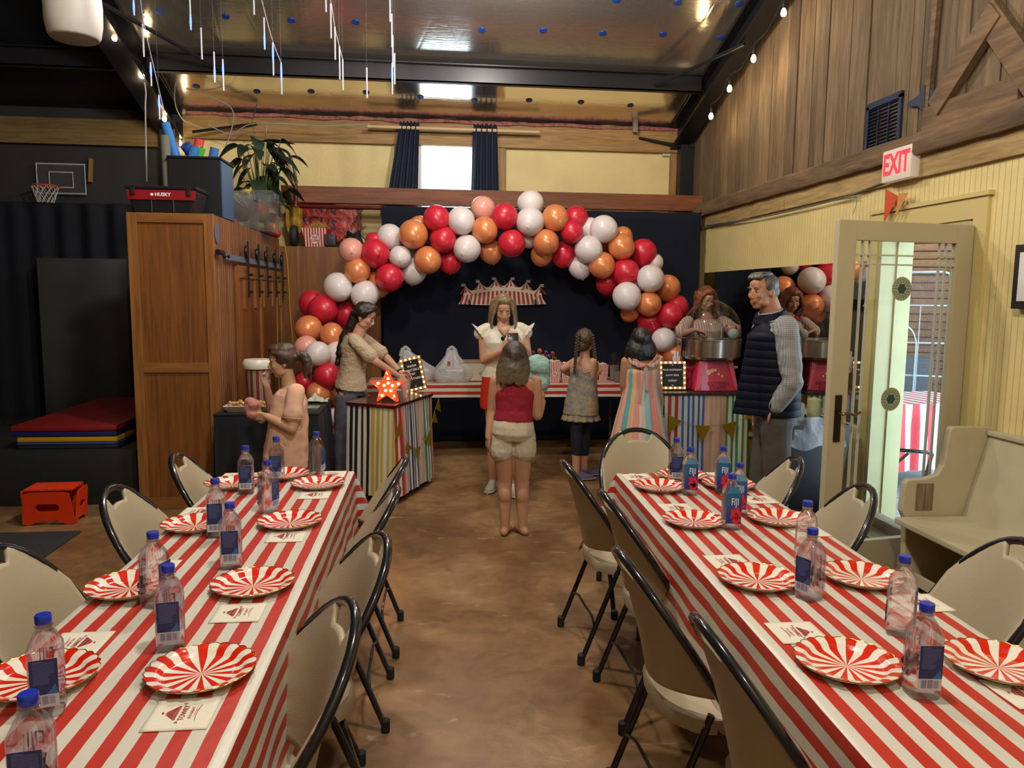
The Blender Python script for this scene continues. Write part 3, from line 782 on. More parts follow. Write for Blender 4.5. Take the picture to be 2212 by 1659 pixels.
PL = [(-.5, 1.70, 'nearest on the aisle side of the left table'), (-.5, 2.22, 'second from the front, aisle side of the left table'),
      (-.5, 2.84, 'third from the front, aisle side of the left table'), (-.475, 3.41, 'farthest on the aisle side of the left table'), (-.655, 3.60, 'at the head of the left table below the peach shirt'),
      (-.84, 1.70, 'at the left edge of the photo behind a bottle'), (-.845, 2.23, 'second from the front, left side of the left table'),
      (-.835, 2.83, 'third from the front, left side of the left table'), (-.85, 3.44, 'farthest on the left side of the left table'),
      (.97, 1.60, 'nearest on the aisle side of the right table'), (.99, 2.13, 'second from the front, aisle side of the right table'), (1.005, 2.73, 'third from the front, aisle side of the right table'),
      (1.035, 3.25, 'fourth from the front, aisle side of the right table'), (1.20, 3.44, 'at the head of the right table'),
      (1.32, 1.56, 'at the right edge of the photo behind a bottle'), (1.315, 2.12, 'second from the front, pew side of the right table'),
      (1.34, 2.73, 'just right of the two overlapping blue bottles'), (1.355, 3.26, 'half hidden behind blue bottles at the far right')]
for i, (x, y, lb) in enumerate(PL):
    lb = ('red and white striped plate, ' + lb.replace('window-less ', ''))
    a = random.uniform(-.3, .3)
    if i == 0: plate0.location = (x, y, TT+.0015); plate0.rotation_euler = (0, 0, a); plate0['label'] = lb; plate0['group'] = 'striped paper plates'
    else: dup(plate0, (x, y, TT+.0015), a, lb, 'striped paper plates')
# ------------------------------------------------------------------ napkins
NAP = M('napkin_paper', '#d9d2be', .9, bump=.2, bscale=300); NAPR = M('napkin_print', '#9c1f22', .8)
def logo():
    mb = MB(); z = .0001
    def T(x, y, rz=0): return Matrix.Translation((x, y, .0046)) @ Matrix.Rotation(rz, 4, 'Z')
    text_mb('TOWRY', .0165, T(0, -.004), mb, depth=.0001, bold=.0001, sx=.95)
    text_mb('8 IS GREAT!', .0085, T(0, -.019), mb, depth=.0001)
    def poly(p): mb.prism(p, .0002, z0=.0045)
    # tent top with gores
    for k in range(-3, 4):
        x0, x1 = k*.0075-.002, k*.0075+.0022
        poly([(x0, .012+.0012*(9-k*k)/9), (x1, .012+.0012*(9-k*k)/9), (k*.0015+.0006, .030), (k*.0015-.0006, .030)])
    for k in range(-4, 5): poly([(k*.006-.003, .0105), (k*.006, .0065), (k*.006+.003, .0105)])
    poly([(-.026, .0112), (.026, .0112), (.026, .0124), (-.026, .0124)])
    poly([(-.0004, .030), (.0004, .030), (.0004, .040), (-.0004, .040)]); poly([(.0004, .0365), (.0055, .0365), (.0055, .040), (.0004, .040)])
    for s in (-1, 1):
        for k in range(3):
            a = (.2+k*.45); c = (s*.031, .001); r0, r1 = .002, .008
            d = (s*math.cos(a-.4), math.sin(a-.4)); n = (-d[1]*.0006, d[0]*.0006)
            poly([(c[0]+d[0]*r0-n[0], c[1]+d[1]*r0-n[1]), (c[0]+d[0]*r1-n[0], c[1]+d[1]*r1-n[1]), (c[0]+d[0]*r1+n[0], c[1]+d[1]*r1+n[1]), (c[0]+d[0]*r0+n[0], c[1]+d[1]*r0+n[1])])
    for j in range(12):
        x0, x1 = -.030+j*.005, -.030+(j+1)*.005; f = lambda x: -.0285-.003*(1-(x/.03)**2)*-1-.003
        poly([(x0, f(x0)-.0012), (x1, f(x1)-.0012), (x1, f(x1)), (x0, f(x0))])
    poly([(-.012, -.0262), (.024, -.0262), (.024, -.0255), (-.012, -.0255)])
    return mb
def nap_fn(u, v): return ((u-.5)*.122, (v-.5)*.127, .0024+.0008*noise.noise(Vector((u*3, v*3, 1))))
nap0 = MB().grid(12, 12, nap_fn).build('napkin', NAP, solid=.0018); tag(nap0, 'x', 'napkin')
logo().build('printed_logo', NAPR, nap0, smooth=False)
def nap(x, y, rz, lb, first=[True]):
    lb = 'white printed napkin ' + lb
    if first[0]: first[0] = False; nap0.location = (x, y, TT+.001); nap0.rotation_euler = (0, 0, rz); nap0['label'] = lb; nap0['group'] = 'printed cocktail napkins'
    else: dup(nap0, (x, y, TT+.001), rz, lb, 'printed cocktail napkins')
Q = lambda x, y: atZ(x, y, TT)
for (px, py, rz, lb) in ((394, 1545, PI/2, 'nearest in the photo, below the front plate of the left table'), (516, 1326, PI/2, 'below the second aisle side plate of the left table'),
        (618, 1161, PI/2, 'below the third aisle side plate of the left table'), (680, 1071, PI/2, 'below the fourth aisle side plate of the left table'),
        (170, 1392, -PI/2, 'above the left edge plate of the left table'), (335, 1228, -PI/2, 'half behind a clear bottle on the left side of the left table'),
        (430, 1107, -PI/2, 'above the third plate on the left side of the left table'), (510, 1030, -PI/2, 'by the farthest left bottle of the left table'), (718, 1026, PI, 'at the far right corner of the left table'),
        (1722, 1369, -PI/2-.03, 'above the nearest aisle side plate of the right table'), (1573, 1215, -PI/2, 'above the second aisle side plate of the right table'),
        (1462, 1099, -PI/2, 'above the third aisle side plate of the right table'), (1376, 1032, -PI/2, 'above the fourth aisle side plate of the right table'), (1528, 1029, PI, 'at the far end of the right table between the bottles'),
        (1640, 1081, PI/2, 'below the half hidden far right plate of the right table'), (1745, 1150, PI/2, 'behind the side-on bottles of the right table'), (1990, 1305, PI/2, 'beside the clear bottle on the right side of the right table'), (2215, 1500, PI/2, 'cut by the right edge of the photo')):
    p = Q(px, py); nap(p.x, p.y, rz, lb)
# ------------------------------------------------------------------ water bottles
def clear_mat(name, tint, rough=.03, refr=.3, ior=1.2, fres=1.45, gl=1.0):
    m = bpy.data.materials.new(name); m.use_nodes = True; nt = m.node_tree; N = nt.nodes; L = nt.links; N.clear()
    out = N.new('ShaderNodeOutputMaterial'); tr = N.new('ShaderNodeBsdfTransparent'); tr.inputs[0].default_value = rgb(tint)
    rf = N.new('ShaderNodeBsdfRefraction'); rf.inputs['IOR'].default_value = ior; rf.inputs['Roughness'].default_value = rough; rf.inputs[0].default_value = rgb(tint)
    g = N.new('ShaderNodeBsdfGlossy'); g.inputs['Roughness'].default_value = rough; fr0 = N.new('ShaderNodeLayerWeight'); fr0.inputs['Blend'].default_value = .5
    fr1 = N.new('ShaderNodeMath'); fr1.operation = 'POWER'; L.new(fr0.outputs['Facing'], fr1.inputs[0]); fr1.inputs[1].default_value = 4.5
    fr = N.new('ShaderNodeMath'); fr.operation = 'MULTIPLY_ADD'; L.new(fr1.outputs[0], fr.inputs[0]); fr.inputs[1].default_value = .55; fr.inputs[2].default_value = .05
    a = N.new('ShaderNodeMixShader'); a.inputs[0].default_value = refr; L.new(tr.outputs[0], a.inputs[1]); L.new(rf.outputs[0], a.inputs[2])
    b = N.new('ShaderNodeMixShader'); k = N.new('ShaderNodeMath'); k.operation = 'MULTIPLY'; k.inputs[1].default_value = gl; L.new(fr.outputs[0], k.inputs[0]); L.new(k.outputs[0], b.inputs[0]); L.new(a.outputs[0], b.inputs[1]); L.new(g.outputs[0], b.inputs[2])
    L.new(b.outputs[0], out.inputs[0]); _mc[name] = m; return m
PET = clear_mat('clear_bottle', (.97, .955, .98), refr=.38, ior=1.33)
def printed(name, src):
    '''a printed film: full colour outside, pale and translucent seen from its back'''
    nt = src.node_tree; N = nt.nodes; L = nt.links; b = N['Principled BSDF']; out = N['Material Output']
    g = N.new('ShaderNodeNewGeometry'); tr = N.new('ShaderNodeBsdfTransparent'); tr.inputs[0].default_value = (.86, .80, .86, 1)
    d = N.new('ShaderNodeBsdfDiffuse'); d.inputs[0].default_value = (.60, .54, .60, 1); a = N.new('ShaderNodeMixShader'); a.inputs[0].default_value = .22
    L.new(tr.outputs[0], a.inputs[1]); L.new(d.outputs[0], a.inputs[2]); m = N.new('ShaderNodeMixShader'); L.new(g.outputs['Backfacing'], m.inputs[0]); L.new(b.outputs[0], m.inputs[1]); L.new(a.outputs[0], m.inputs[2]); L.new(m.outputs[0], out.inputs[0])
    return src
CAPB = M('blue_cap', (.012, .03, .36), .28, coat=.3)
LBB = M('label_back_navy', (.014, .025, .10), .35)
LBP = M('label_pale_panel', (.50, .50, .56), .5)
LBW = M('label_white_ink', (.85, .85, .88), .5)
LBG = M('label_grey_ink', (.10, .13, .25), .5)
def grad_mat():
    m, nt, b = newmat('label_front_blue'); L = nt.links; N = nt.nodes
    tc = N.new('ShaderNodeTexCoord'); sp = N.new('ShaderNodeSeparateXYZ'); L.new(tc.outputs['Object'], sp.inputs[0])
    a = N.new('ShaderNodeMath'); a.operation = 'MULTIPLY_ADD'; L.new(sp.outputs[2], a.inputs[0]); a.inputs[1].default_value = 7.5
    x = N.new('ShaderNodeMath'); x.operation = 'MULTIPLY_ADD'; L.new(sp.outputs[0], x.inputs[0]); x.inputs[1].default_value = 7; x.inputs[2].default_value = -.12
    L.new(x.outputs[0], a.inputs[2])
    cr = N.new('ShaderNodeValToRGB'); e = cr.color_ramp.elements; e[0].position = .15; e[0].color = (.016, .014, .17, 1); e[1].position = .85; e[1].color = (.015, .11, .22, 1)
    k = e.new(.5); k.color = (.012, .04, .22, 1)
    L.new(a.outputs[0], cr.inputs[0]); L.new(cr.outputs[0], b.inputs['Base Color']); b.inputs['Roughness'].default_value = .3
    return m
LFR = printed('front', grad_mat()); HIB = M('hibiscus_red', '#c22433', .5); HIB2 = M('hibiscus_dark', '#7d1420', .5)
def make_bottle():
    t = thing('water_bottle', 'x', 'bottle')
    w_ = .0315
    def sq(h, k, n=32):
        out = []
        for i in range(n):
            a = 2*PI*i/n+PI/4*0; c, s_ = math.cos(a), math.sin(a)
            p = 5.0 if k > .8 else 2+3*max(0, (k-.45)/.35)
            r = (abs(c)**p+abs(s_)**p)**(-1/p); out.append((h[0]*r*c, h[0]*r*s_, h[1]))
        return out
    rings = [sq((w_*.80, .0), 1), sq((w_*.93, .002), 1), sq((w_, .009), 1), sq((w_, .08), 1), sq((w_, .138), 1), sq((w_*.985, .142), 1), sq((w_*.66, .166), .62), sq((w_*.47, .176), .45), sq((.0130, .180), .4), sq((.0128, .190), .4)]
    MB().ring_loft(rings).build('body', PET, t)
    MB().lathe([(.0165, .1815), (.0172, .184), (.0130, .187)], 24).build('neck_ring', PET, t)
    MB().lathe([(.0150, .1885), (.0155, .190), (.0155, .2040), (.0145, .2062), (0, .2065)], 28).build('cap', CAPB, t)
    # back label, on the -y face
    bk = MB().box((0, -w_-.0004, .075), (.050, .0006, .100)).build('back_label', LBP, t, smooth=False)
    MB().box((0, -w_-.0009, .0885), (.050, .0004, .073)).build('navy_field', LBB, bk, smooth=False)
    mb = MB(); r = random.Random(2)
    for k in range(17): 
        ww = .038 if k < 9 else .026+r.random()*.004
        mb.box((-.019+ww/2, -w_-.0012, .118-k*.0027), (ww, .0002, .0009))
    mb.box((-.010, -w_-.0012, .1205), (.018, .0002, .0014))
    mb.build('small_print', M('label_print_blue', (.09, .13, .30), .5), bk, smooth=False)
    mb = MB()
    for k in range(9): mb.box((.013+.0, -w_-.0009, .032+k*.0019), (.010, .0003, .0008 if k % 3 else .0012))
    for cx_ in (-.013, .0005): mb.box((cx_, -w_-.0009, .040), (.011, .0003, .018))
    mb.build('barcode', M('label_barcode', (.22, .22, .30), .5), bk, smooth=False)
    mb = MB()
    for k in range(7): mb.ell((.006+r.random()*.016, -w_-.0012, .056+r.random()*.018), (.0009, .0003, .0009), 8, 6)
    mb.prism([(0, 0), (.011, .012), (.016, .020), (.019, .012), (.021, 0)], .0003, T=frame((.003, -w_-.0012, .0525), (1, 0, 0), (0, 0, 1)))
    mb.build('label_picture', M('label_pic_blue', (.03, .12, .33), .4), bk, smooth=False)
    # front label, on the +y face
    hw = .028; fr = MB().add([(hw, w_+.0007, .028), (-hw, w_+.0007, .028), (-hw, w_+.0007, .140), (hw, w_+.0007, .140)], [(0, 1, 2, 3)]).build('front_label', LFR, t, smooth=False)
    MB().add([(.026, w_+.0007, .140), (-.026, w_+.0007, .140), (-.017, w_*.70+.0007, .165), (.017, w_*.70+.0007, .165)], [(0, 1, 2, 3)]).build('shoulder_label', LFR, fr, smooth=False)
    Tf = frame((-.004, w_+.0012, .108), (-1, 0, 0), (0, 0, 1))
    text_mb('FIJI', .038, Tf, depth=.0002, sx=.50, bold=.0003, spacing=1.15).build('lettering', LBW, fr, smooth=False)
    fl = MB(); cx_, cz_ = -.008, .064
    pts = []
    for k in range(60):
        a = 2*PI*k/60; rr = .0195*(1+.18*math.cos(5*a+.5)+.05*math.sin(11*a)); pts.append((rr*math.cos(a), rr*math.sin(a)*1.15))
    fl.prism(pts, .0003, T=frame((cx_, w_+.0010, cz_), (-1, 0, 0), (0, 0, 1)))
    pts = [(p[0]*.75+.002, p[1]*.7-.022) for p in pts]; fl.prism(pts, .0003, T=frame((cx_, w_+.0010, cz_), (-1, 0, 0), (0, 0, 1)))
    h = fl.build('hibiscus', HIB, fr, smooth=False)
    MB().ell((cx_-.002, w_+.0014, cz_), (.005, .0004, .006), 10, 6).build('blossom_heart', HIB2, h)
    return t
b0 = make_bottle()
# blossom's heart
FW_, BK_ = PI, 0.0      # label facing us: front label / back label
BT = [(-.64, 1.255, BK_+.15, 'front-most water bottle, its body cut by the bottom edge of the photo'), (-.765, 1.575, BK_+.28, 'water bottle with its navy back label to us at the left edge of the photo'), (-.612, 1.85, BK_+.18, 'water bottle above the front right-hand plate of the left table'),
      (-.735, 2.115, BK_+1.25, 'clear side of a water bottle in front of a striped plate on the left table'), (-.603, 2.40, BK_+.12, 'water bottle left of the second aisle side plate of the left table'),
      (-.73, 2.72, BK_+.1, 'water bottle in front of the third plate on the left side of the left table'), (-.61, 3.01, BK_+1.2, 'clear side of a water bottle left of the third aisle side plate'),
      (-.76, 3.31, BK_+.1, 'water bottle before the far left plate of the left table'), (-.67, 3.51, BK_+.0, 'water bottle in front of the peach shirted girl, navy label to us'), (-.51, 3.63, BK_+1.3, 'last bottle at the far end of the left table, clear side to us'),
      (1.065, 1.47, BK_-.12, 'nearest water bottle of the right table, navy label to us'), (1.205, 1.76, BK_+.85, 'water bottle behind the nearest one of the right table, label on its right'),
      (1.085, 2.00, BK_-1.15, 'water bottle mid right table with its label wrapped to the left'), (1.215, 2.28, PI+1.1, 'water bottle with a teal left flank behind another bottle'),
      (1.12, 2.66, FW_-.1, 'blue front-labelled bottle nearest to us on the right table'), (1.225, 2.84, FW_-.35, 'blue front-labelled bottle right behind the nearest blue one'),
      (1.285, 3.16, FW_-.2, 'blue front-labelled bottle before the half hidden plate'), (1.135, 3.15, FW_-.15, 'blue front-labelled bottle beside a navy back-labelled one'),
      (1.145, 3.37, BK_-.1, 'farthest bottle of the right table, navy back label to us')]
for i, (x, y, rz, lb) in enumerate(BT):
    if i == 0: b0.location = (x, y, TT+.002); b0.rotation_euler = (0, 0, rz); b0['label'] = lb; b0['group'] = 'water bottles on the tables'
    else: dup(b0, (x, y, TT+.002), rz, lb, 'water bottles on the tables')
# ================================================================== CLOSET AND THE LEFT SIDE
def atC(x, y, off=0.0):     # sight line met with the sloping ceiling
    d = ray(x, y); t = (EAVE+SL*YW-off-CH)/(d.z+SL*d.y); return CAM+d*t
OAKL = wood('oak_frame', '#7a4a22', '#9d6a35', 'z', scale=7, rough=.42, stretch=16, coat=.15, bump=.15)
OAKD = wood('oak_panel', '#653a19', '#875322', 'z', scale=10, rough=.42, stretch=22, coat=.15, bump=.2)
OAKX = wood('oak_rail', '#7a4a22', '#9d6a35', 'x', scale=7, rough=.42, stretch=16, coat=.15, bump=.15)
OAKY = wood('oak_side_rail', '#7a4a22', '#9d6a35', 'y', scale=7, rough=.42, stretch=16, coat=.15, bump=.15)
def fluted():
    m = wood('fluted_plywood', '#70472b', '#946642', 'z', scale=12, rough=.4, stretch=25, bump=.1)
    nt = m.node_tree; N = nt.nodes; L = nt.links; b = N['Principled BSDF']
    tc = N.new('ShaderNodeTexCoord'); sp = N.new('ShaderNodeSeparateXYZ'); L.new(tc.outputs['Object'], sp.inputs[0])
    s = N.new('ShaderNodeMath'); s.operation = 'MULTIPLY'; L.new(sp.outputs[1], s.inputs[0]); s.inputs[1].default_value = 110
    q = N.new('ShaderNodeMath'); q.operation = 'SINE'; L.new(s.outputs[0], q.inputs[0])
    bp = N.new('ShaderNodeBump'); bp.inputs['Strength'].default_value = .8; bp.inputs['Distance'].default_value = .004; L.new(q.outputs[0], bp.inputs['Height']); L.new(bp.outputs[0], b.inputs['Normal'])
    return m
FLU = fluted()
cl = thing('closet', 'tall oak closet with framed end panel and fluted side', 'closet', (0, 0, 0))
CX0, CX1, CY0, CY1, CZ = -2.09, -1.50, 5.78, 8.90, 2.15
MB().span((CX0+.02, CY0+.03, 0), (CX1-.01, 8.28, CZ-.01)).build('carcass', OAKD, cl, smooth=False)
MB().span((CX1-.01, CY0+.03, 0), (CX1, 8.28, CZ-.005)).build('fluted_side', FLU, cl, smooth=False)
fr = .068; zr_ = atY(365, 795, CY0).z
for nm, a, b, mt in (('stile', (CX0, CY0, 0), (CX0+fr, CY0+.03, CZ), OAKL), ('stile', (CX1-fr, CY0, 0), (CX1, CY0+.03, CZ), OAKL), ('rail', (CX0+fr, CY0, CZ-fr), (CX1-fr, CY0+.03, CZ), OAKX),
                   ('rail', (CX0+fr, CY0, zr_-fr/2), (CX1-fr, CY0+.03, zr_+fr/2), OAKX), ('rail', (CX0+fr, CY0, 0), (CX1-fr, CY0+.03, fr*1.3), OAKX)):
    MB().span(a, b, bev=.003).build(nm, mt, cl, smooth=False)
MB().span((CX0+fr, CY0+.014, 0.05), (CX1-fr, CY0+.03, CZ-.05)).build('panel', OAKD, cl, smooth=False)
# the return facing us beside the backdrop, and its top shelf
MB().span((CX1, 8.30, 0), (-.47, 8.93, 2.075)).build('return_panel', OAKD, cl, smooth=False)
MB().span((-1.34+.02, 8.295, 0), (-1.30, 8.30, 2.075)).build('seam_batten', OAKL, cl, smooth=False)
# sliding doors on the side of the closet, their track and strap rollers
TRK = M('blue_grey_steel', '#66788f', .45, .2); IRON = M('black_iron', (.012, .012, .014), .4, .5)
trk = thing('sliding_door_track', 'blue grey steel sliding door track on the closet side', 'door track', (0, 0, 0))
za = atX(490, 548, CX1+.03).z
ya, yb = atX(470, 540, CX1+.03).y, atX(625, 572, CX1+.03).y
MB().span((CX1+.025, ya+.25, za-.045), (CX1+.035, 8.26, za+.0)).build('bar', TRK, trk, smooth=False)
MB().tube([(CX1+.03, ya, za+.0), (CX1+.03, ya+.14, za)], .02, 10).tube([(CX1, ya+.26, za-.02), (CX1+.05, ya+.26, za-.02)], .012, 8).build('end_stop', IRON, trk)
dd = thing('sliding_door', 'narrow oak stile and rail sliding doors hanging along the closet side', 'door', (0, 0, 0))
sx = [atX(p, 600, CX1+.03).y for p in (532, 555, 574, 592, 607, 620)]
yd0 = atX(515, 700, CX1+.02).y
MB().span((CX1+.002, yd0, .03), (CX1+.018, 8.27, za-.07)).build('panel', OAKD, dd, smooth=False)
for k, yy in enumerate([yd0+.02]+[(sx[i]+sx[i+1])/2 for i in (1, 3)]+[8.2]):
    MB().span((CX1+.004, yy-.035, .03), (CX1+.03, yy+.035, za-.08)).build('stile', OAKL, dd, smooth=False)
MB().span((CX1+.004, yd0, za-.17), (CX1+.032, 8.27, za-.075)).build('rail', OAKY, dd, smooth=False)
for yy in sx: MB().span((CX1+.006, yy-.07, za-.42), (CX1+.028, yy-.02, za-.18)).build('short_stile', OAKL, dd, smooth=False)
for k, yy in enumerate(sx):
    r_ = thing('roller_strap', 'black strap roller on the closet track, number %d from the left' % (k+1), 'door roller', (CX1+.05, yy, za), group='black rollers on the closet track')
    r_['label'] = 'black strap roller on the closet track, %s from the left' % ('first', 'second', 'third', 'fourth', 'fifth', 'last')[k]
    MB().box((0, 0, -.10), (.008, .04, .46)).build('strap', IRON, r_, smooth=False)
    MB().lathe([(.0, -.012), (.045, -.012), (.05, -.004), (.05, .004), (.045, .012), (0, .012)], 20, T=Matrix.Translation((.0, -.055, .045)) @ Matrix.Rotation(PI/2, 4, 'Y')).build('wheel', IRON, r_)
    for zz in (-.14, -.28): MB().tube([(0, -.0, zz), (.035, 0, zz)], .010, 8).build('bolt', IRON, r_)
# badge by the closet corner
o = MB().lathe([(.0, 0), (.055, 0), (.055, .004), (0, .004)], 20, T=Matrix.Translation(atX(468, 505, CX1+.004)) @ Matrix.Rotation(PI/2, 4, 'Y') @ Matrix.Scale(1.25, 4, (1, 0, 0))).build('round_badge', M('badge_blue', '#5a6a80', .4), recenter=True); tag(o, 'small oval blue badge at the upper corner of the fluted closet side', 'badge')
# tote, bin and clear boxes on top of the closet
HK = M('tote_black', (.008, .008, .009), .45); HR = M('tote_red', '#8e1422', .4)
h = thing('storage_tote', 'black and red storage tote on the closet top', 'tote', (-1.86, 5.98, CZ))
def frustum(w0, d0, w1, d1, z0, z1): return [[(-w0/2, -d0/2, z0), (w0/2, -d0/2, z0), (w0/2, d0/2, z0), (-w0/2, d0/2, z0)], [(-w1/2, -d1/2, z1), (w1/2, -d1/2, z1), (w1/2, d1/2, z1), (-w1/2, d1/2, z1)]]
MB().ring_loft(frustum(.40, .26, .47, .32, 0, .165)).build('body', HK, h, smooth=False, bev=.01)
MB().ring_loft(frustum(.485, .335, .495, .345, .165, .19)).build('lid', HK, h, smooth=False, bev=.006)
bnd = MB().ring_loft([[(-.226, -.160, .095), (.226, -.160, .095), (.226, -.150, .095), (-.226, -.150, .095)], [(-.232, -.166, .162), (.232, -.166, .162), (.232, -.15, .162), (-.232, -.15, .162)]]).build('front_band', HR, h, smooth=False)
Th = frame((0, -.1662, .130), (1, 0, 0), (0, .09, 1))
text_mb('HUSKY', .034, Th @ Matrix.Translation((.012, 0, 0)), bold=.001, depth=.0004).prism([(-.075, 0), (-.062, .012), (-.05, .004), (-.05, -.004), (-.062, -.012)], .0008, T=Th).build('lettering', M('white_ink', (.8, .8, .8), .5), bnd, smooth=False)
for x in (-.19, .19): MB().box((x, -.172, .150), (.03, .012, .05), bev=.003).build('latch', HK, h, smooth=False)
for x in (-.07, .08): MB().box((x, -.152, .06), (.004, .012, .10)).build('rib', M('tote_rib', (.08, .08, .08), .5), h, smooth=False)
bn = thing('tall_black_bin', 'tall black bin full of pool noodles on the closet', 'bin', (-1.74, 6.42, CZ))
BB = M('bin_black', (.008, .009, .011), .4)
bo = MB(); 
for (a, b) in (((-.19, -.19, 0), (-.175, .19, .46)), ((.175, -.19, 0), (.19, .19, .46)), ((-.175, -.19, 0), (.175, -.175, .46)), ((-.175, .175, 0), (.175, .19, .46)), ((-.175, -.175, 0), (.175, .175, .02))): bo.span(a, b)
bo.build('body', BB, bn, smooth=False)
MB().tube([(-.195, -.195, .46), (.195, -.195, .46), (.195, .195, .46), (-.195, .195, .46)], .010, 6, closed=True).build('rim', BB, bn)
MB().span((.19, -.17, .02), (.197, .17, .44)).build('blue_side_strip', M('bin_side_blue', '#3f5e80', .4), bn, smooth=False)
def noodle(px, py, Yd, r, length, tilt, col, lb):
    p = atY(px, py, Yd); d = Vector(tilt).normalized()
    o = MB().tube([p, p-d*length*.5, p-d*length], r, 16).build('pool_noodle', M('foam_'+col[1:], col, .85), recenter=True)
    MB_h = MB().tube([p+d*.001-o.location, p+d*.0015-o.location], r*.35, 12); MB_h.build('core_hole', BLACK, o)
    tag(o, lb+' foam pool noodle sticking out of the black bin', 'pool noodle', 'pool noodles in the black bin')
noodle(357, 266, 6.4, .034, .75, (-.28, 0, 1), '#3a78c0', 'tallest light blue')
noodle(356, 293, 6.3, .035, .5, (-.02, 0, 1), '#6b6a62', 'grey')
noodle(400, 313, 6.45, .042, .45, (-.5, -.8, .9), '#274ba0', 'dark blue')
noodle(422, 318, 6.4, .036, .42, (.35, 0, 1), '#3470b8', 'mid blue')
noodle(432, 301, 6.5, .036, .5, (.3, 0, 1), '#c8404a', 'red')
noodle(435, 319, 6.42, .032, .4, (.4, -.3, .9), '#4cae38', 'green')
noodle(464, 320, 6.5, .034, .5, (.22, 0, 1), '#3566a8', 'right-hand short blue')
CLR = M('clear_plastic_box', (.93, .95, .97), .12, trans=.92, ior=1.12, alpha=.62); 
def ball(p, r, mats, lb, cat='ball', sx=(1, 1, 1), name='toy_ball'):
    o = MB().ell((0, 0, 0), (r*sx[0], r*sx[1], r*sx[2]), 22, 14).build(name, mats, loc=p); return tag(o, lb, cat)
def openbox(t, w_, d_, h_, nm='body', mt=None, th=.004, taper=.9):
    mb = MB(); n = 4; r = []
    for (k, z) in ((taper, 0), (1, h_)): r.append([(-w_/2*k, -d_/2*k, z), (w_/2*k, -d_/2*k, z), (w_/2*k, d_/2*k, z), (-w_/2*k, d_/2*k, z)])
    mb.ring_loft(r, cap=False); mb.f.append([3, 2, 1, 0]); mb.fm.append(0)
    return mb.build(nm, mt or CLR, t, smooth=False, solid=th)
RAINB = M('mottled_ball', '#b98a3c', .5)
def mottled(name, c1, c2, c3, sc_=3):
    m, nt, b = newmat(name); N = nt.nodes; L = nt.links
    tc = N.new('ShaderNodeTexCoord'); n = N.new('ShaderNodeTexNoise'); n.inputs['Scale'].default_value = sc_; n.inputs['Detail'].default_value = 1; L.new(tc.outputs['Object'], n.inputs['Vector'])
    cr = N.new('ShaderNodeValToRGB'); e = cr.color_ramp.elements; e[0].position = .38; e[0].color = rgb(hexc(c1)); e[1].position = .6; e[1].color = rgb(hexc(c3)); k = e.new(.5); k.color = rgb(hexc(c2))
    L.new(n.outputs[0], cr.inputs[0]); L.new(cr.outputs[0], b.inputs['Base Color']); b.inputs['Roughness'].default_value = .5; return m
RB = mottled('rainbow_ball', '#6b8a35', '#c9a53a', '#d2602f', 7)
for nm, px0, px1, Yb, hh, lb in (('a', 472, 518, 6.95, .30, 'left clear plastic box with a football on the closet'), ('b', 522, 583, 7.35, .36, 'right clear plastic box of balls on the closet edge')):
    xa, xb = atY(px0, 470, Yb).x, atY(px1, 470, Yb).x; w_ = max(.27, xb-xa)
    cx_ = xa+w_/2
    t = thing('clear_storage_box', lb, 'storage box', (cx_, Yb+.18, CZ+.002)); openbox(t, w_, .36, hh)
    MB().tube([(-w_/2, -.18, hh), (w_/2, -.18, hh), (w_/2, .18, hh), (-w_/2, .18, hh)], .008, 6, closed=True).build('rim', CLR, t)
    MB().box((w_/2+.006, 0, hh-.03), (.014, .12, .05), bev=.004).build('handle', M('handle_slate', '#4c5a75', .4), t, smooth=False)
    if nm == 'a':
        fb = ball((cx_-.02, Yb+.16, CZ+.16), .085, M('football_brown', '#4a3324', .6), 'brown football inside the left clear box', 'football', (1.5, 1, 1), 'football'); fb.rotation_euler = (0, .6, 0)
        MB().tube([(-.05, -.045, .072), (.05, -.045, .072)], .004, 6).build('lacing', WHITE, fb)
        ball((cx_-.03, Yb+.12, CZ+.045), .04, M('orange_ball', '#d8622c', .5), 'small orange ball below the football in the left clear box')
    else:
        ball((cx_-.02, Yb+.15, CZ+.20), .105, RB, 'big green and orange marbled ball in the right clear box')
        q = ball((cx_-.03, Yb+.10, CZ+.055), .050, M('yellow_lemon', '#c8b83a', .5), 'oblong yellow green toy at the bottom of the right clear box', 'toy', (1.55, 1, .9), 'toy_gourd')
        ball((cx_+.09, Yb+.14, CZ+.060), .045, M('orange_ball2', '#d98a3a', .5), 'small orange ball at the right in the clear box')
        ball((cx_-.08, Yb+.16, CZ+.285), .045, M('grey_green_ball', '#5a6a44', .5), 'small olive ball at the top of the clear box')
sb = ball((atY(535, 418, 7.45)), .058, M('soccer_yellow', '#c9a92a', .45), 'yellow and black soccer ball peeking above the clear boxes', 'ball')
mb = MB()
for (a, b_) in ((0, -.2), (1.0, .2), (-1.0, .3), (.3, .9), (-.5, .8), (2.2, .1)):
    d = Vector((math.sin(a)*math.cos(b_), -math.cos(a)*math.cos(b_), math.sin(b_))); mb.lathe([(0, .001), (.019, .0), (.019, .002), (0, .003)], 5, T=frame(d*.0565, d.orthogonal(), d.cross(d.orthogonal())))
mb.build('black_patches', BLACK, sb, smooth=False)
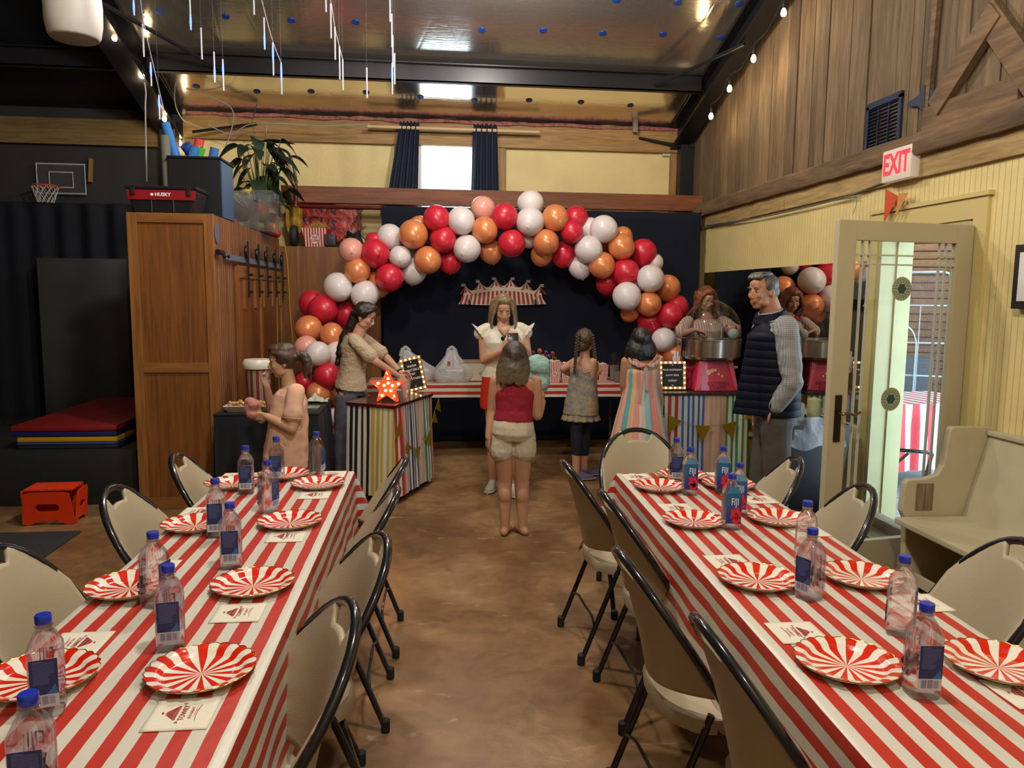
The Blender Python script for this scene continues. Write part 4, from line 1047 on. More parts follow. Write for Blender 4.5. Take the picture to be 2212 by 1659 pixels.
# ------------------------------------------------ peace lily
pl_ = thing('potted_plant', 'large dark leafy peace lily on the closet top', 'plant', (-1.60, 7.98, CZ))
MB().lathe([(.10, 0), (.13, .20), (.138, .22), (.12, .22), (.11, .19)], 24).build('pot', M('dark_pot', (.02, .02, .02), .4), pl_)
LEAF = M('lily_leaf', '#1f3020', .35, coat=.2, var=.35, vscale=9)
rl = random.Random(11)
def leaf(mb, base, tip, wd, droop):
    base, tip = Vector(base), Vector(tip); mid = (base+tip)/2+Vector((0, 0, droop)); P = bez(base, mid, tip, 9)
    d = (tip-base); sd = d.cross(Vector((0, 0, 1)))
    if sd.length < 1e-3: sd = Vector((1, 0, 0))
    sd.normalize(); sd = (sd+Vector((0, 0, rl.uniform(-.5, .5)))).normalized(); vs = []
    for i, p in enumerate(P):
        t = i/9; w_ = wd*math.sin(PI*min(1, t**.75))**.8*(1 if t < .98 else 0)
        vs += [p-sd*w_+Vector((0, 0, w_*.25)), p, p+sd*w_+Vector((0, 0, w_*.25))]
    fs = []
    for i in range(9):
        a = i*3; fs += [(a, a+1, a+4, a+3), (a+1, a+2, a+5, a+4)]
    mb.add(vs, fs)
for k in range(52):
    a = rl.uniform(0, 2*PI); r1 = rl.uniform(.06, .27); zz = rl.uniform(.42, .92) if k > 12 else rl.uniform(.3, .45); r2 = r1+rl.uniform(.12, .22)
    s0 = Vector((.03*math.cos(a), .03*math.sin(a), .20)); b_ = Vector((r1*math.cos(a), r1*math.sin(a)*.7, zz)); tp = Vector((r2*math.cos(a+.2), r2*math.sin(a+.2)*.7, zz-rl.uniform(.08, .24)))
    st = MB().tube(bez(s0, (s0+b_)/2+Vector((0, 0, .1)), b_, 6), .004, 5).build('stem', M('lily_stem', '#4c5a30', .5), pl_)
    mb = MB(); leaf(mb, b_, tp, rl.uniform(.050, .078), .07); mb.build('leaf', LEAF, st)
lo = Vector(pl_.location)
for px0, py0, px1, py1, wd in ((545, 262, 556, 222, .016), (565, 305, 640, 312, .032), (585, 350, 646, 385, .05), (500, 350, 470, 390, .05)):
    a, b_ = atY(px0, py0, 7.95)-lo, atY(px1, py1, 7.95)-lo
    st = MB().tube(bez((0, 0, .2), (a.x*.5, 0, (a.z+.2)*.6), a, 8), .0035, 5).build('stem', _mc['lily_stem'], pl_); mb = MB(); leaf(mb, a, b_, wd, .01); mb.build('leaf', LEAF, st)
for px0, py0 in ((574, 282), (566, 328)):
    a = atY(px0, py0, 7.95)-lo; st = MB().tube(bez((0, 0, .2), (a.x*.4, 0, a.z*.8), a, 8), .003, 5).build('stem', _mc['lily_stem'], pl_)
    mb = MB(); leaf(mb, a-Vector((0, 0, .03)), a+Vector((.02, 0, .05)), .022, .0); mb.build('white_flower', M('lily_white', (.7, .72, .68), .6), st)
# ------------------------------------------------ banner, props on the return's top
zt_ = 2.077
bnr = MB(); P = [atY(x, y, 8.62) for x, y in ((636, 425), (780, 455), (778, 521), (690, 521), (640, 508))]
red = M('red_vinyl', '#a3201c', .25, coat=.5, bump=1, bscale=12)
cen = sum(P, Vector())/5
bnr.prism([(p.x, p.z) for p in P], .006, T=frame((0, 8.62, 0), (1, 0, 0), (0, 0, 1)))
bo = bnr.build('circus_banner', red, smooth=False); tag(bo, 'shiny red vinyl banner with black circus lettering behind the red pipe', 'banner')
mb = MB()
Tb = frame(atY(688, 447, 8.61), atY(720, 454, 8.61)-atY(656, 440, 8.61), (0, 0, 1)); text_mb('BARN', .155, Tb @ Matrix.Translation((-.035, 0, 0)), mb, bold=.003, spacing=1.25)
Tb = frame(atY(688, 480, 8.61), atY(720, 487, 8.61)-atY(656, 473, 8.61), (0, 0, 1)); text_mb('CIRCUS', .15, Tb @ Matrix.Translation((-.09, 0, 0)), mb, bold=.003, spacing=1.15)
mb.build('lettering', BLACK, bo, smooth=False)
mb = MB().tube([P[0], P[1], P[2]], .008, 6); mb.build('banner_edge', BLACK, bo)
# the prop popcorn carton
POPM = stripes('popcorn_stripes', [(.5, '#b32a2c'), (1, '#d8cfc0')], .016, 'Object', 0, rough=.5)
def carton(t, w0, w1, h_, d=.8, text=True, pm=None):
    pm = pm or POPM
    mb = MB(); mb.mi = 0
    r = [[(-w0/2, -w0/2*d, 0), (w0/2, -w0/2*d, 0), (w0/2, w0/2*d, 0), (-w0/2, w0/2*d, 0)], [(-w1/2, -w1/2*d, h_), (w1/2, -w1/2*d, h_), (w1/2, w1/2*d, h_), (-w1/2, w1/2*d, h_)]]
    mb.ring_loft(r, cap=False); mb.f.append([3, 2, 1, 0]); mb.fm.append(0)
    b = mb.build('carton', pm, t, smooth=False, solid=.0015)
    yk = lambda z: -(w0+(w1-w0)*z/h_)/2*d-.0015
    z = h_*.42; T = frame((0, yk(z), z), (1, 0, 0), (0, yk(h_)-yk(0), h_))
    bd = MB().lathe([(0, 0), (w0*.26, 0), (w0*.26, .0008), (0, .0008)], 24, T=T).build('badge', M('badge_cream', '#d8cfc0', .5), b, smooth=False)
    rr = [(w0*.26*math.cos(2*PI*k/24), w0*.26*math.sin(2*PI*k/24), .001) for k in range(24)]
    mb = MB().tube([T @ Vector(p) for p in rr], w0*.012, 5, closed=True)
    if text:
        text_mb('POP', w0*.16, T @ Matrix.Translation((0, w0*.075, .001)), mb, bold=w0*.006); text_mb('CORN', w0*.15, T @ Matrix.Translation((0, -w0*.075, .001)), mb, bold=w0*.006)
    mb.build('lettering', M('carton_red', '#a3232b', .5), b, smooth=False)
    return b
p = atY(683, 530, 8.42)
t = thing('popcorn_carton', 'big red and white popcorn carton prop on the closet top', 'popcorn box', (p.x, 8.50, zt_), -.15)
carton(t, .20, .27, .20, .7, pm=stripes('popcorn_stripes_big', [(.5, '#b32a2c'), (1, '#d8cfc0')], .030, 'Object', 0))
mb = MB(); rr = random.Random(4)
for k in range(150):
    a = rr.uniform(0, 2*PI); q = rr.uniform(0, .11); c = Vector((q*math.cos(a), q*math.sin(a)*.6, .20+.05*(1-q/.12)+rr.uniform(-.01, .02)))
    d = Vector((rr.uniform(-1, 1), rr.uniform(-1, 1), rr.uniform(-.3, 1))).normalized()*.03; mb.tube(bez(c-d, c+Vector((0, 0, rr.uniform(-.02, .02))), c+d, 4), .0018, 4)
o = mb.build('paper_shred', M('straw_yellow', '#c9a84c', .7), t); o['kind'] = 'stuff'
def prop(px, py, Yd, fn, name, mt, lb, cat):
    p = atY(px, py, Yd); mb = MB(); fn(mb); o = mb.build(name, mt, loc=(p.x, Yd, zt_)); tag(o, lb, cat); return o
prop(635, 500, 8.45, lambda m: m.lathe([(.05, -.03), (.10, -.035), (.115, 0), (.10, .035), (.05, .03)], 28, T=Matrix.Translation((0, 0, .116)) @ Matrix.Rotation(PI/2, 4, 'Y')), 'small_tyre', M('rubber_black', (.012, .012, .013), .7), 'small black tyre on the closet top left of the popcorn carton', 'tyre')
o = prop(714, 505, 8.42, lambda m: (m.box((0, 0, .075), (.12, .10, .13), bev=.02)), 'camera_case', M('case_black', (.016, .016, .018), .5), 'black case right of the popcorn carton on the closet top', 'case')
MB().tube([(-.045, -.052, .03), (.045, -.052, .03), (.045, -.052, .12), (-.045, -.052, .12)], .006, 6, closed=True).build('case_rim', M('case_grey', (.09, .09, .1), .5), o)
for px_, lb in ((748, 'first black stage lamp on the closet top, beside the balloons'), (778, 'second black stage lamp on the closet top, above the blush balloon')):
    p = atY(px_, 505, 8.45); t = thing('stage_lamp', lb, 'lamp', (p.x, 8.5, zt_))
    MB().lathe([(.03, 0), (.045, .01), (.055, .09), (.075, .15), (.07, .15), (.05, .09)], 18, T=Matrix.Translation((0, 0, .02)) @ Matrix.Rotation(.5 if px_ < 760 else -.5, 4, 'Y')).build('housing', BLACK, t)
    MB().tube([(-.06, 0, 0), (-.06, 0, .08), (0, 0, .14), (.06, 0, .08), (.06, 0, 0)], .006, 6).build('bracket', IRON, t)
o = MB().tube([atY(758, 490, 8.52), atY(770, 470, 8.52), atY(786, 450, 8.52)], .008, 6).tube([atY(776, 462, 8.52), atY(772, 500, 8.52)], .008, 6).build('knotted_rope', M('dark_rope', '#5c4c3a', .9), recenter=True); tag(o, 'brown knotted rope in front of the red banner', 'rope')
p = atX(618, 498, -1.50); t = thing('red_foam_roller', 'red foam roller with round end on the closet edge', 'toy', (-1.50, 8.0, CZ))
MB().tube([(0, -.45, .035), (0, .12, .035)], .030, 14).build('foam_tube', M('red_foam', '#c01822', .5), t); MB().ell((0, .14, .04), .045, 18, 12).build('round_end', _mc['red_foam'], t)
t = thing('yellow_vest', 'mustard yellow jacket hanging left of the red banner', 'jacket', tuple(atY(634, 440, 8.55)))
def _v(u, v): return ((u-.5)*.17*(.6+.4*math.sin(v*PI*.8+.3)), .03*math.sin(u*9)+.0, .05-.36*v)
MB().grid(20, 16, _v).build('cloth', M('mustard_cloth', '#a8862a', .7), t, solid=.006)
MB().tube([(-.03, 0, .05), (0, 0, .10), (.03, 0, .05)], .006, 6).build('hook', IRON, t)
o = MB().tube(smoothpath([atY(x, y, 8.285) for x, y in ((613, 520), (620, 560), (624, 620), (627, 680), (632, 735), (634, 790))]), .0055, 6).build('extension_cord', M('cord_yellow', '#b98f1e', .5), recenter=True); tag(o, 'yellow extension cord hanging down the wood panel left of the balloons', 'cord')
o = MB().tube(smoothpath([atY(600, 320, 8.7), atY(622, 330, 8.7), atY(634, 360, 8.7), atY(640, 400, 8.7), atY(640, 460, 8.7)]), .014, 8).build('black_bent_pipe', STEEL_BLACK, recenter=True); tag(o, 'black bent pipe rising behind the plant', 'pipe')
# ------------------------------------------------ far left: hoop, pad, mats, stool, floor mat
hp = thing('basketball_hoop', 'mini basketball hoop with clear board on the charcoal wall', 'basketball hoop', tuple(atY(131, 386, 8.93)))
ww, hh_ = .245, .155
MB().box((0, .02, 0), (ww*2, .006, hh_*2)).build('board', M('clear_board', (.10, .11, .12), .1, alpha=.5), hp, smooth=False)
WL = M('hoop_white', (.62, .62, .62), .5)
def rectline(a, b, c, d, r): return MB().tube([(a, .012, c), (b, .012, c), (b, .012, d), (a, .012, d)], r, 4, closed=True)
rectline(-ww, ww, -hh_, hh_, .010).build('board_edge', WL, hp); rectline(-.12, .12, -.09, .07, .008).build('inner_square', WL, hp)
rc = Vector((-.09, -.16, -.10)); R_ = .13
MB().tube([(rc.x+R_*math.cos(2*PI*k/28), rc.y+R_*math.sin(2*PI*k/28), rc.z) for k in range(28)], .008, 6, closed=True).tube([(rc.x, rc.y+R_, rc.z), (0, 0, rc.z)], .012, 6).build('rim', M('hoop_orange', '#b4502a', .5), hp)
mb = MB()
for k in range(12):
    a0 = 2*PI*k/12
    for s_ in (-1, 1):
        pts = []
        for j in range(5):
            t_ = j/4; q = R_*(1-.42*t_); a = a0+s_*t_*.9; pts.append((rc.x+q*math.cos(a), rc.y+q*math.sin(a), rc.z-.17*t_))
        mb.tube(pts, .003, 4)
mb.build('net', WL, hp)
o = MB().box(tuple(atY(196, 368, 8.95)), (.03, .05, .25), rot=(0, .08, 0)).build('wood_bracket', PINEV, smooth=False); tag(o, 'small raw wood bracket right of the basketball hoop', 'bracket')
a, b_ = atY(83, 557, 8.55), atY(275, 561, 8.55)
o = MB().span((a.x, 8.50, .05), (b_.x, 8.58, a.z), bev=.012).build('wall_mat', M('grey_gym_mat', (.045, .050, .048), .6, bump=.15, bscale=60)); tag(o, 'tall dark grey gym mat standing against the black drape', 'mat')
bx = MB().span((-4.4, 5.95, 0.0), (-2.16, 7.6, .42), bev=.01).build('black_platform', M('platform_black', (.012, .014, .013), .55)); tag(bx, 'low black platform box under the stacked gym mats', 'platform')
def mat_slab(z0, z1, xo, mt, lb, yo=0):
    A, B_ = atZ(30+xo, 918, .6), atZ(243, 922, .6); Dd = atZ(190, 858, .6)
    x0, x1, y0, y1 = A.x, B_.x-.0, A.y-.05+yo, Dd.y
    o = MB().box(((x0+x1)/2, (y0+y1)/2, (z0+z1)/2), (x1-x0, y1-y0, z1-z0), bev=.012).build('gym_mat', mt); tag(o, lb, 'mat', 'folded gym mats on the platform')
mat_slab(.422, .452, 10, M('mat_teal', '#12302c', .5), 'dark teal gym mat, bottom of the stack on the platform', .02)
mat_slab(.454, .472, 10, M('mat_blue2', '#3c3f8a', .5), 'thin lilac blue gym mat just under the yellow one', .01)
mat_slab(.474, .515, 10, M('mat_yellow', '#b8921a', .5), 'yellow gym mat in the middle of the stack', .01)
mat_slab(.517, .555, 0, M('mat_navy', '#181a5a', .45), 'dark blue gym mat under the red one', .0)
mat_slab(.557, .600, 0, M('mat_red', '#7c171c', .45, bump=.1), 'red gym mat on top of the stack')
st = thing('step_stool', 'orange plastic folding step stool on the floor before the platform', 'step stool', (-2.57, 5.55, 0), .04)
ORG = M('orange_plastic', '#d63a14', .42)
def trapez(w0, w1, h_, hole=True):
    """end panel outline with a cut-out hand hold and arched foot, as a bmesh-free face strip"""
    out = [(-w0/2, 0), (-w0*.30, 0), (-w0*.28, .022), (-w0*.22, .032), (w0*.22, .032), (w0*.28, .022), (w0*.30, 0), (w0/2, 0), (w1/2, h_), (-w1/2, h_)]
    return out
def panel_hole(w0, w1, h_, th, hz=.125, hw_=.075, hr=.028):
    mb = MB(); n = 32; inn = []
    for k in range(n):
        a = 2*PI*k/n; c = math.copysign(hw_-hr, math.cos(a)) if abs(math.cos(a)) > 1e-6 else 0
        inn.append((c+hr*math.cos(a), hz+hr*math.sin(a)))
    def outer(a):
        d = (math.cos(a), math.sin(a)); best = None; P = trapez(w0, w1, h_)
        for i in range(len(P)):
            p, q = P[i], P[(i+1) % len(P)]; ex, ey = q[0]-p[0], q[1]-p[1]; den = d[0]*ey-d[1]*ex
            if abs(den) < 1e-9: continue
            t_ = ((p[0])*ey-(p[1]-hz)*ex)/den; s_ = ((p[0])*d[1]-(p[1]-hz)*d[0])/den
            if t_ > 0 and -1e-6 <= s_ <= 1+1e-6 and (best is None or t_ > best): best = t_
        return (d[0]*best, hz+d[1]*best)
    outp = [outer(2*PI*k/n+.001) for k in range(n)]
    for z in (0, th): mb.v += [(p[0], p[1], z) for p in inn]+[(p[0], p[1], z) for p in outp]
    for k in range(n):
        q = (k+1) % n
        for fc in ([k, q, n+q, n+k], [2*n+k, 3*n+k, 3*n+q, 2*n+q], [n+k, n+q, 3*n+q, 3*n+k], [k, 2*n+k, 2*n+q, q]): mb.f.append(fc); mb.fm.append(0)
    return mb
for s_ in (-1, 1):
    m_ = panel_hole(.34, .29, .235, .008); m2 = MB(); T = Matrix.Translation((0, s_*.105, 0)) @ Matrix.Rotation(PI/2+s_*.10*-1, 4, 'X'); m2.add(m_.v, m_.f, T=T)
    m2.build('leg_panel', ORG, st, smooth=False)
    m_ = panel_hole(.20, .17, .235, .008, hw_=.04, hr=.024); m2 = MB(); T = Matrix.Translation((s_*.158, 0, 0)) @ Matrix.Rotation(PI/2, 4, 'Z') @ Matrix.Rotation(PI/2+s_*.10, 4, 'X'); m2.add(m_.v, m_.f, T=T)
    m2.build('side_panel', ORG, st, smooth=False)
tp = MB().box((0, 0, .243), (.31, .20, .018), bev=.006).build('tread', ORG, st, smooth=False)
mb = MB()
for i in range(13):
    for j in range(8): mb.lathe([(.005, 0), (.004, .002), (0, .002)], 6, ((i-6)*.022, (j-3.5)*.022, .252))
mb.build('grip_dots', ORG, tp, smooth=False)
o = MB().box((-2.95, 4.98, .006), (1.34, .56, .010), bev=.003).build('floor_mat', M('black_floor_mat', (.022, .023, .025), .85, bump=.6, bscale=90), rot=None); tag(o, 'black ribbed rubber mat on the floor left of the left table', 'mat')
# ------------------------------------------------ ceiling: washers, strings, icicles, speaker
WS = M('blue_washer', '#0d3f9c', .45)
NRM = Vector((0, -SL, -1)).normalized()
ws = [(424, 187), (555, 198), (672, 198), (791, 200), (908, 210), (1025, 217), (1143, 217), (1255, 221), (1362, 228), (1478, 230), (530, 132), (659, 135), (786, 142), (1158, 156), (1274, 165), (1387, 172),
      (344, 26), (487, 36), (629, 44), (769, 48), (1041, 65), (1173, 66), (1302, 72), (1432, 74), (1555, 82), (1331, 0), (1464, 6), (1596, 8)]
w0 = MB().lathe([(0, .0), (.036, .0), (.034, .004), (.012, .006), (0, .006)], 20).build('plastic_washer', WS); tag(w0, 'x', 'washer')
Rw = frame((0, 0, 0), (1, 0, 0), Vector((1, 0, 0)).cross(NRM)).to_euler()
RW_ = NRM.to_track_quat('Z', 'Y').to_euler()
for i, (x, y) in enumerate(ws):
    p = atC(x, y, .003); row = 'lowest row' if i < 10 else 'row just under the purlin' if i < 16 else 'row above the purlin' if i < 25 else 'topmost row'
    st_ = {'lowest row': 0, 'row just under the purlin': 10, 'row above the purlin': 16, 'topmost row': 25}[row]
    od = ('first', 'second', 'third', 'fourth', 'fifth', 'sixth', 'seventh', 'eighth', 'ninth', 'tenth')[i-st_]
    lb = 'blue plastic washer on the foil ceiling, %s, %s from the left' % (row, od)
    if i == 0: w0.location = p; w0.rotation_euler = RW_; w0['label'] = lb; w0['group'] = 'blue washers on the foil ceiling'
    else: dup(w0, p, None, lb, 'blue washers on the foil ceiling', rot=RW_)
BULB = M('warm_bulb_glow', (1, .8, .5), .3, emit=(1.0, .72, .38), estr=28)
def bulb_string(pts, Yf, label, pre):
    w_pts = []; L_ = []
    for k, (x, y) in enumerate(pts):
        p = Yf(x, y); L_.append(p)
    pp = []
    for i in range(len(L_)):
        pp.append(L_[i]+Vector((0, 0, .10)))
        if i < len(L_)-1: pp.append((L_[i]+L_[i+1])/2+Vector((0, 0, .04)))
    o = MB().tube(smoothpath(pp, 5), .004, 5).build('light_string', BLACK, recenter=True); tag(o, label, 'string light cable')
    for k, p in enumerate(L_):
        t = thing('string_light_bulb', '%s glowing bulb %s' % (('topmost', 'second', 'third', 'lowest')[min(k, 3)], pre), 'light bulb', p, group='warm bulbs strung along the rafters')
        MB().lathe([(.0, -.05), (.014, -.046), (.022, -.03), (.022, -.012), (.013, .008), (.011, .015)], 14).build('glass', BULB, t)
        MB().lathe([(.014, .012), (.015, .05), (.008, .06), (0, .10)], 12).build('socket', BLACK, t)
        l = bpy.data.lights.new('string_bulb_light', 'POINT'); l.energy = 2.2; l.color = (1, .75, .42); l.shadow_soft_size = .03
        q = bpy.data.objects.new('string_bulb_light', l); COL.objects.link(q); q.location = p+Vector((0, -.05, -.10))
bulb_string([(247, 76), (308, 163), (355, 252), (388, 305)], lambda x, y: atX(x, y, -2.66), 'thin cable of bulbs along the left rafter', 'of the four on the left rafter string')
bulb_string([(1693, 22), (1628, 122), (1576, 187), (1536, 247)], lambda x, y: atX(x, y, 2.84), 'thin cable of bulbs along the right rafter', 'of the four on the right rafter string')
ICW = M('icicle_tube', (.60, .62, .66), .3, trans=.3, emit=(.7, .8, 1), estr=.10); ICB = M('icicle_blue_led', (.02, .05, 1), .3, emit=(.03, .10, 1.0), estr=9)
icic = [(287, -30, 33, 1), (308, 52, 123, 0), (325, 135, 186, 1), (343, 205, 258, 1), (410, 0, 65, 1), (434, 60, 128, 0), (462, 112, 178, 1), (481, 128, 196, 1), (547, -40, 32, 0), (570, 38, 107, 1), (589, 92, 163, 1), (607, 135, 204, 1),
        (703, -45, 26, 0), (714, 8, 83, 0), (723, 58, 129, 0), (733, 100, 172, 0), (740, 128, 195, 0), (792, 146, 212, 0), (842, -24, 47, 0), (846, 30, 102, 0), (848, 76, 145, 0), (852, 115, 182, 0), (847, 136, 204, 1)]
ordn = ('first', 'second', 'third', 'fourth', 'fifth', 'sixth', 'seventh', 'eighth', 'ninth', 'tenth', 'eleventh', 'twelfth', 'thirteenth', 'fourteenth', 'fifteenth')
cnt = {0: 0, 1: 0}; tops = {}
for i, (x, ya_, yb_, lit) in enumerate(sorted(icic)):
    Yd = 6.55+.0*i; a = atY(x, ya_, Yd); b_ = atY(x, yb_, Yd); b_.x = a.x; Lh = a.z-b_.z
    t = thing('icicle_light', '%s hanging icicle light tube, %s such from the left' % ('blue glowing' if lit else 'unlit white', ordn[cnt[lit]]), 'icicle light', (a.x, Yd, b_.z), group='icicle light tubes under the ceiling'); cnt[lit] += 1
    MB().tube([(0, 0, 0), (0, 0, Lh)], .0065, 8).build('tube', ICW, t)
    if lit:
        lo_ = Lh*(.08 if x in (287, 410, 462, 570) else .45); ln = min(Lh*.42, .15)
        mb = MB()
        for j in range(9): 
            q = .010*math.sin(PI*(j+1)/10)**.5; mb.lathe([(q*.5, -.004), (q, 0), (q*.5, .004)], 8, (0, 0, lo_+ln*j/8))
        mb.build('glowing_leds', ICB, t)
    MB().tube([(0, 0, Lh), (0, 0, ceil_z(Yd)-.01-b_.z)], .0008, 4).build('wire', M('clear_wire', (.10, .10, .11), .4), t)
for g in ([(300, -30), (312, 55), (345, 200), (360, 262)], [(560, -20), (575, 38), (590, 92), (607, 135)], [(705, -40), (716, 10), (723, 58), (733, 100), (740, 128)]):
    o = MB().tube(smoothpath([atY(x, y, 6.56) for x, y in g], 4), .003, 5).build('icicle_cable', M('clear_wire2', (.5, .5, .52), .4), recenter=True); tag(o, 'thin cable linking icicle tubes, %s of the three' % ('leftmost' if g[0][0] < 400 else 'middle' if g[0][0] < 650 else 'rightmost'), 'cable', 'icicle cables')
sp_ = thing('hanging_speaker', 'white pendant loudspeaker hanging at the top left of the photo', 'loudspeaker', (atY(161, 80, 3.5).x, 3.5, atY(161, 84, 3.5).z))
MB().lathe([(.075, 0), (.094, .004), (.100, .014), (.108, .06), (.110, .13), (.104, .20), (.090, .26), (.06, .29), (0, .30)], 40).build('body', M('speaker_white', (.62, .60, .56), .45), sp_)
MB().lathe([(0, -.004), (.085, -.004), (.092, .0), (.094, .006)], 36).build('grille', M('speaker_grille', (.30, .29, .27), .6, bump=.5, bscale=400), sp_)
MB().tube([(0, 0, .30), (0, 0, ceil_z(3.5)-2.66)], .004, 6).build('cable', WHITE, sp_)
o = MB().tube(smoothpath([atY(312, 178, 6.9), atY(315, 200, 6.9), atY(314, 230, 6.9), atY(315, 300, 6.9), atY(317, 392, 6.9)]), .0065, 6).build('hanging_rope', M('white_rope', '#a8a29a', .8), recenter=True); tag(o, 'white rope hanging from the left rafter behind the tote', 'rope')
for g, lb in (([(395, 160), (378, 195), (380, 230), (395, 258), (415, 268), (440, 278)], 'white looped cable beside the left rafter'), ([(400, 206), (440, 205), (490, 225), (505, 250), (497, 290), (482, 330)], 'thin pale cable looping down behind the bin of noodles'),
              ([(450, 270), (500, 290), (540, 268), (620, 268), (700, 272), (800, 268)], 'dark cable running along the pine plate above the plant')):
    o = MB().tube(smoothpath([atY(x, y, 8.6) for x, y in g]), .006, 6).build('loose_cable', M('cable_grey', (.33, .31, .28), .6), recenter=True); tag(o, lb, 'cable', 'loose cables at the upper left')
# added lamps, out of view: enamel shades, bulbs and stems
for i, (x, y, z, pw) in enumerate(LAMPS):
    t = thing('added_ceiling_lamp', 'added black shaded ceiling lamp ' + ('between the two long tables', 'above the near end of the tables', 'over the stage at the right', 'behind the camera')[i], 'ceiling lamp', (x, y, z+.16), group='added ceiling lamps above the frame')
    MB().lathe([(.03, .10), (.05, .08), (.20, .0), (.205, -.005), (.19, .0), (.04, .07)], 28).build('lamp_shade', BLACK, t); cz_ = (ceil_z(y) if y > YR else zr-SL*(YR-y))-z-.16
    MB().tube([(0, 0, .09), (0, 0, cz_)], .008, 8).build('stem', BLACK, t)
# ================================================================== STAGE: TABLE, BALLOONS, BOOTHS
def stripe_fn_cloth(name, Wd, Ln, drop, loc, mt, label, rz=0, bot=None):
    pass
t = thing('stage_table', 'long folding table in front of the black backdrop', 'table', (.83, 7.62, 0))
MB().box((0, 0, TT-.03), (2.70, .58, .04), bev=.01).build('tabletop', M('table_top_white', (.6, .58, .53), .5), t)
for x in (-1.1, 1.1):
    for y in (-.22, .22): MB().tube([(x, y, TT-.05), (x, y*.9, .01)], .015, 8).build('leg', LEGM, t)
    MB().tube([(x, -.21, .35), (x, .21, .35)], .010, 8).build('crossbar', LEGM, t)
def fn(u, v):
    s = -.30-.13+v*(.60+.26); x = -1.38+2.76*u
    if s < -.30: return (x, -.302+.004*math.sin(x*9), s+.30)
    if s > .30: return (x, .302, .30-s)
    return (x, s, .002)
c = MB().grid(120, 40, fn, lambda u, v: (-.43+v*.86+.012, u*2.7)).build('tablecloth', CLOTH, loc=(.83, 7.62, TT)); tag(c, 'red and white striped cloth on the long stage table', 'tablecloth', 'red and white striped tablecloths')
SZ = TT+.004
# ------------------------------------------------------------------ balloons
BC = {'r': M('balloon_red', '#c62438', .34, spec=.5, coat=.15), 'w': M('balloon_white', '#dcd2d0', .34, spec=.5, coat=.12), 'o': M('balloon_copper', '#dd8754', .3, .15, coat=.3), 'p': M('balloon_blush', '#e39f8f', .3, coat=.3)}
BN = {'r': 'red', 'w': 'white', 'o': 'copper orange', 'p': 'blush pink'}
def balloon_mesh(c):
    prof = []
    for i in range(0, 25):
        a = -PI/2+PI*i/24; r = math.cos(a); z = math.sin(a)
        if z < 0: r *= 1-.10*z*z; z *= 1.10
        prof.append((max(r, 0) if 0 < i < 24 else 0, z))
    prof = [(.04, -1.17), (.075, -1.17), (.03, -1.12)]+prof[1:]
    o = MB().lathe(prof, 32, cap=False).build('balloon', BC[c])
    return o
BL = [  # x, y, radius px, colour, layer
 (707,812,29,'r',0),(658,826,22,'r',1),(689,850,27,'o',0),(720,948,27,'r',1),(721,902,21,'w',1),(687,765,28,'w',0),(662,752,27,'p',1),(728,764,26,'w',1),(717,723,26,'o',0),(667,711,30,'o',0),(737,864,28,'o',1),
 (674,655,28,'r',1),(697,669,32,'r',0),(748,680,26,'r',1),(737,655,16,'r',2),(730,620,31,'w',0),(748,612,20,'w',1),(788,636,30,'w',0),(815,615,29,'o',1),(841,600,31,'r',0),(772,584,28,'o',0),(759,541,27,'p',0),(806,579,14,'w',2),(810,547,32,'r',0),(808,522,20,'r',1),
 (842,512,28,'w',1),(864,555,24,'w',0),(893,585,29,'w',1),(893,506,32,'o',0),(906,492,25,'o',1),(924,562,30,'o',0),(887,540,18,'w',2),(943,472,29,'r',0),(957,517,29,'r',0),(972,563,27,'r',1),
 (996,477,30,'w',0),(1009,537,30,'w',0),(1047,497,29,'o',0),(1043,451,27,'p',1),(1090,468,29,'r',0),(1105,526,30,'r',0),(1060,543,26,'o',1),(1146,440,29,'w',1),(1145,479,31,'w',0),(1139,512,23,'w',1),(1179,524,29,'o',0),(1199,471,29,'o',0),(1244,472,27,'r',1),(1235,501,25,'r',0),(1170,551,24,'o',1),(1217,549,27,'r',1),
 (1304,495,30,'w',0),(1275,495,25,'w',1),(1271,539,30,'w',0),(1253,575,26,'w',1),(1345,512,22,'o',1),(1342,533,29,'o',0),(1305,530,15,'o',2),(1300,573,29,'o',0),(1389,546,30,'r',1),(1351,588,30,'r',0),(1312,612,25,'r',1),(1413,568,20,'w',1),(1405,602,30,'w',0),(1383,606,24,'w',1),(1354,640,31,'w',0),(1402,657,27,'o',0),(1442,622,28,'o',1),(1361,674,21,'o',1),(1461,665,27,'r',1),(1448,682,28,'r',0),(1405,694,30,'r',1),
 (1434,734,27,'w',0),(1467,731,24,'w',1),(1456,766,24,'o',0),(1430,774,23,'o',1),(1400,745,25,'r',2)]
def zone(x, y):
    if x < 735 and y > 690 or (x < 760 and y > 750): return 'foot at the left of the arch'
    if x < 780: return 'left leg of the arch'
    if x < 985: return 'left shoulder of the arch'
    if x < 1210: return 'crown of the arch'
    if x < 1345: return 'right shoulder of the arch'
    if y < 640: return 'upper right leg of the arch'
    return 'foot at the right of the arch'
zc = {}
for (x, y, r, c, l) in BL: zc.setdefault((zone(x, y), c), []).append((x, y))
for k in zc: zc[k].sort(key=lambda p: p[1] if 'leg' in k[0] or 'foot' in k[0] else p[0])
OD = ('first', 'second', 'third', 'fourth', 'fifth', 'sixth', 'seventh', 'eighth', 'ninth', 'tenth')
protos = {}
rb_ = random.Random(5); LEAD = {}
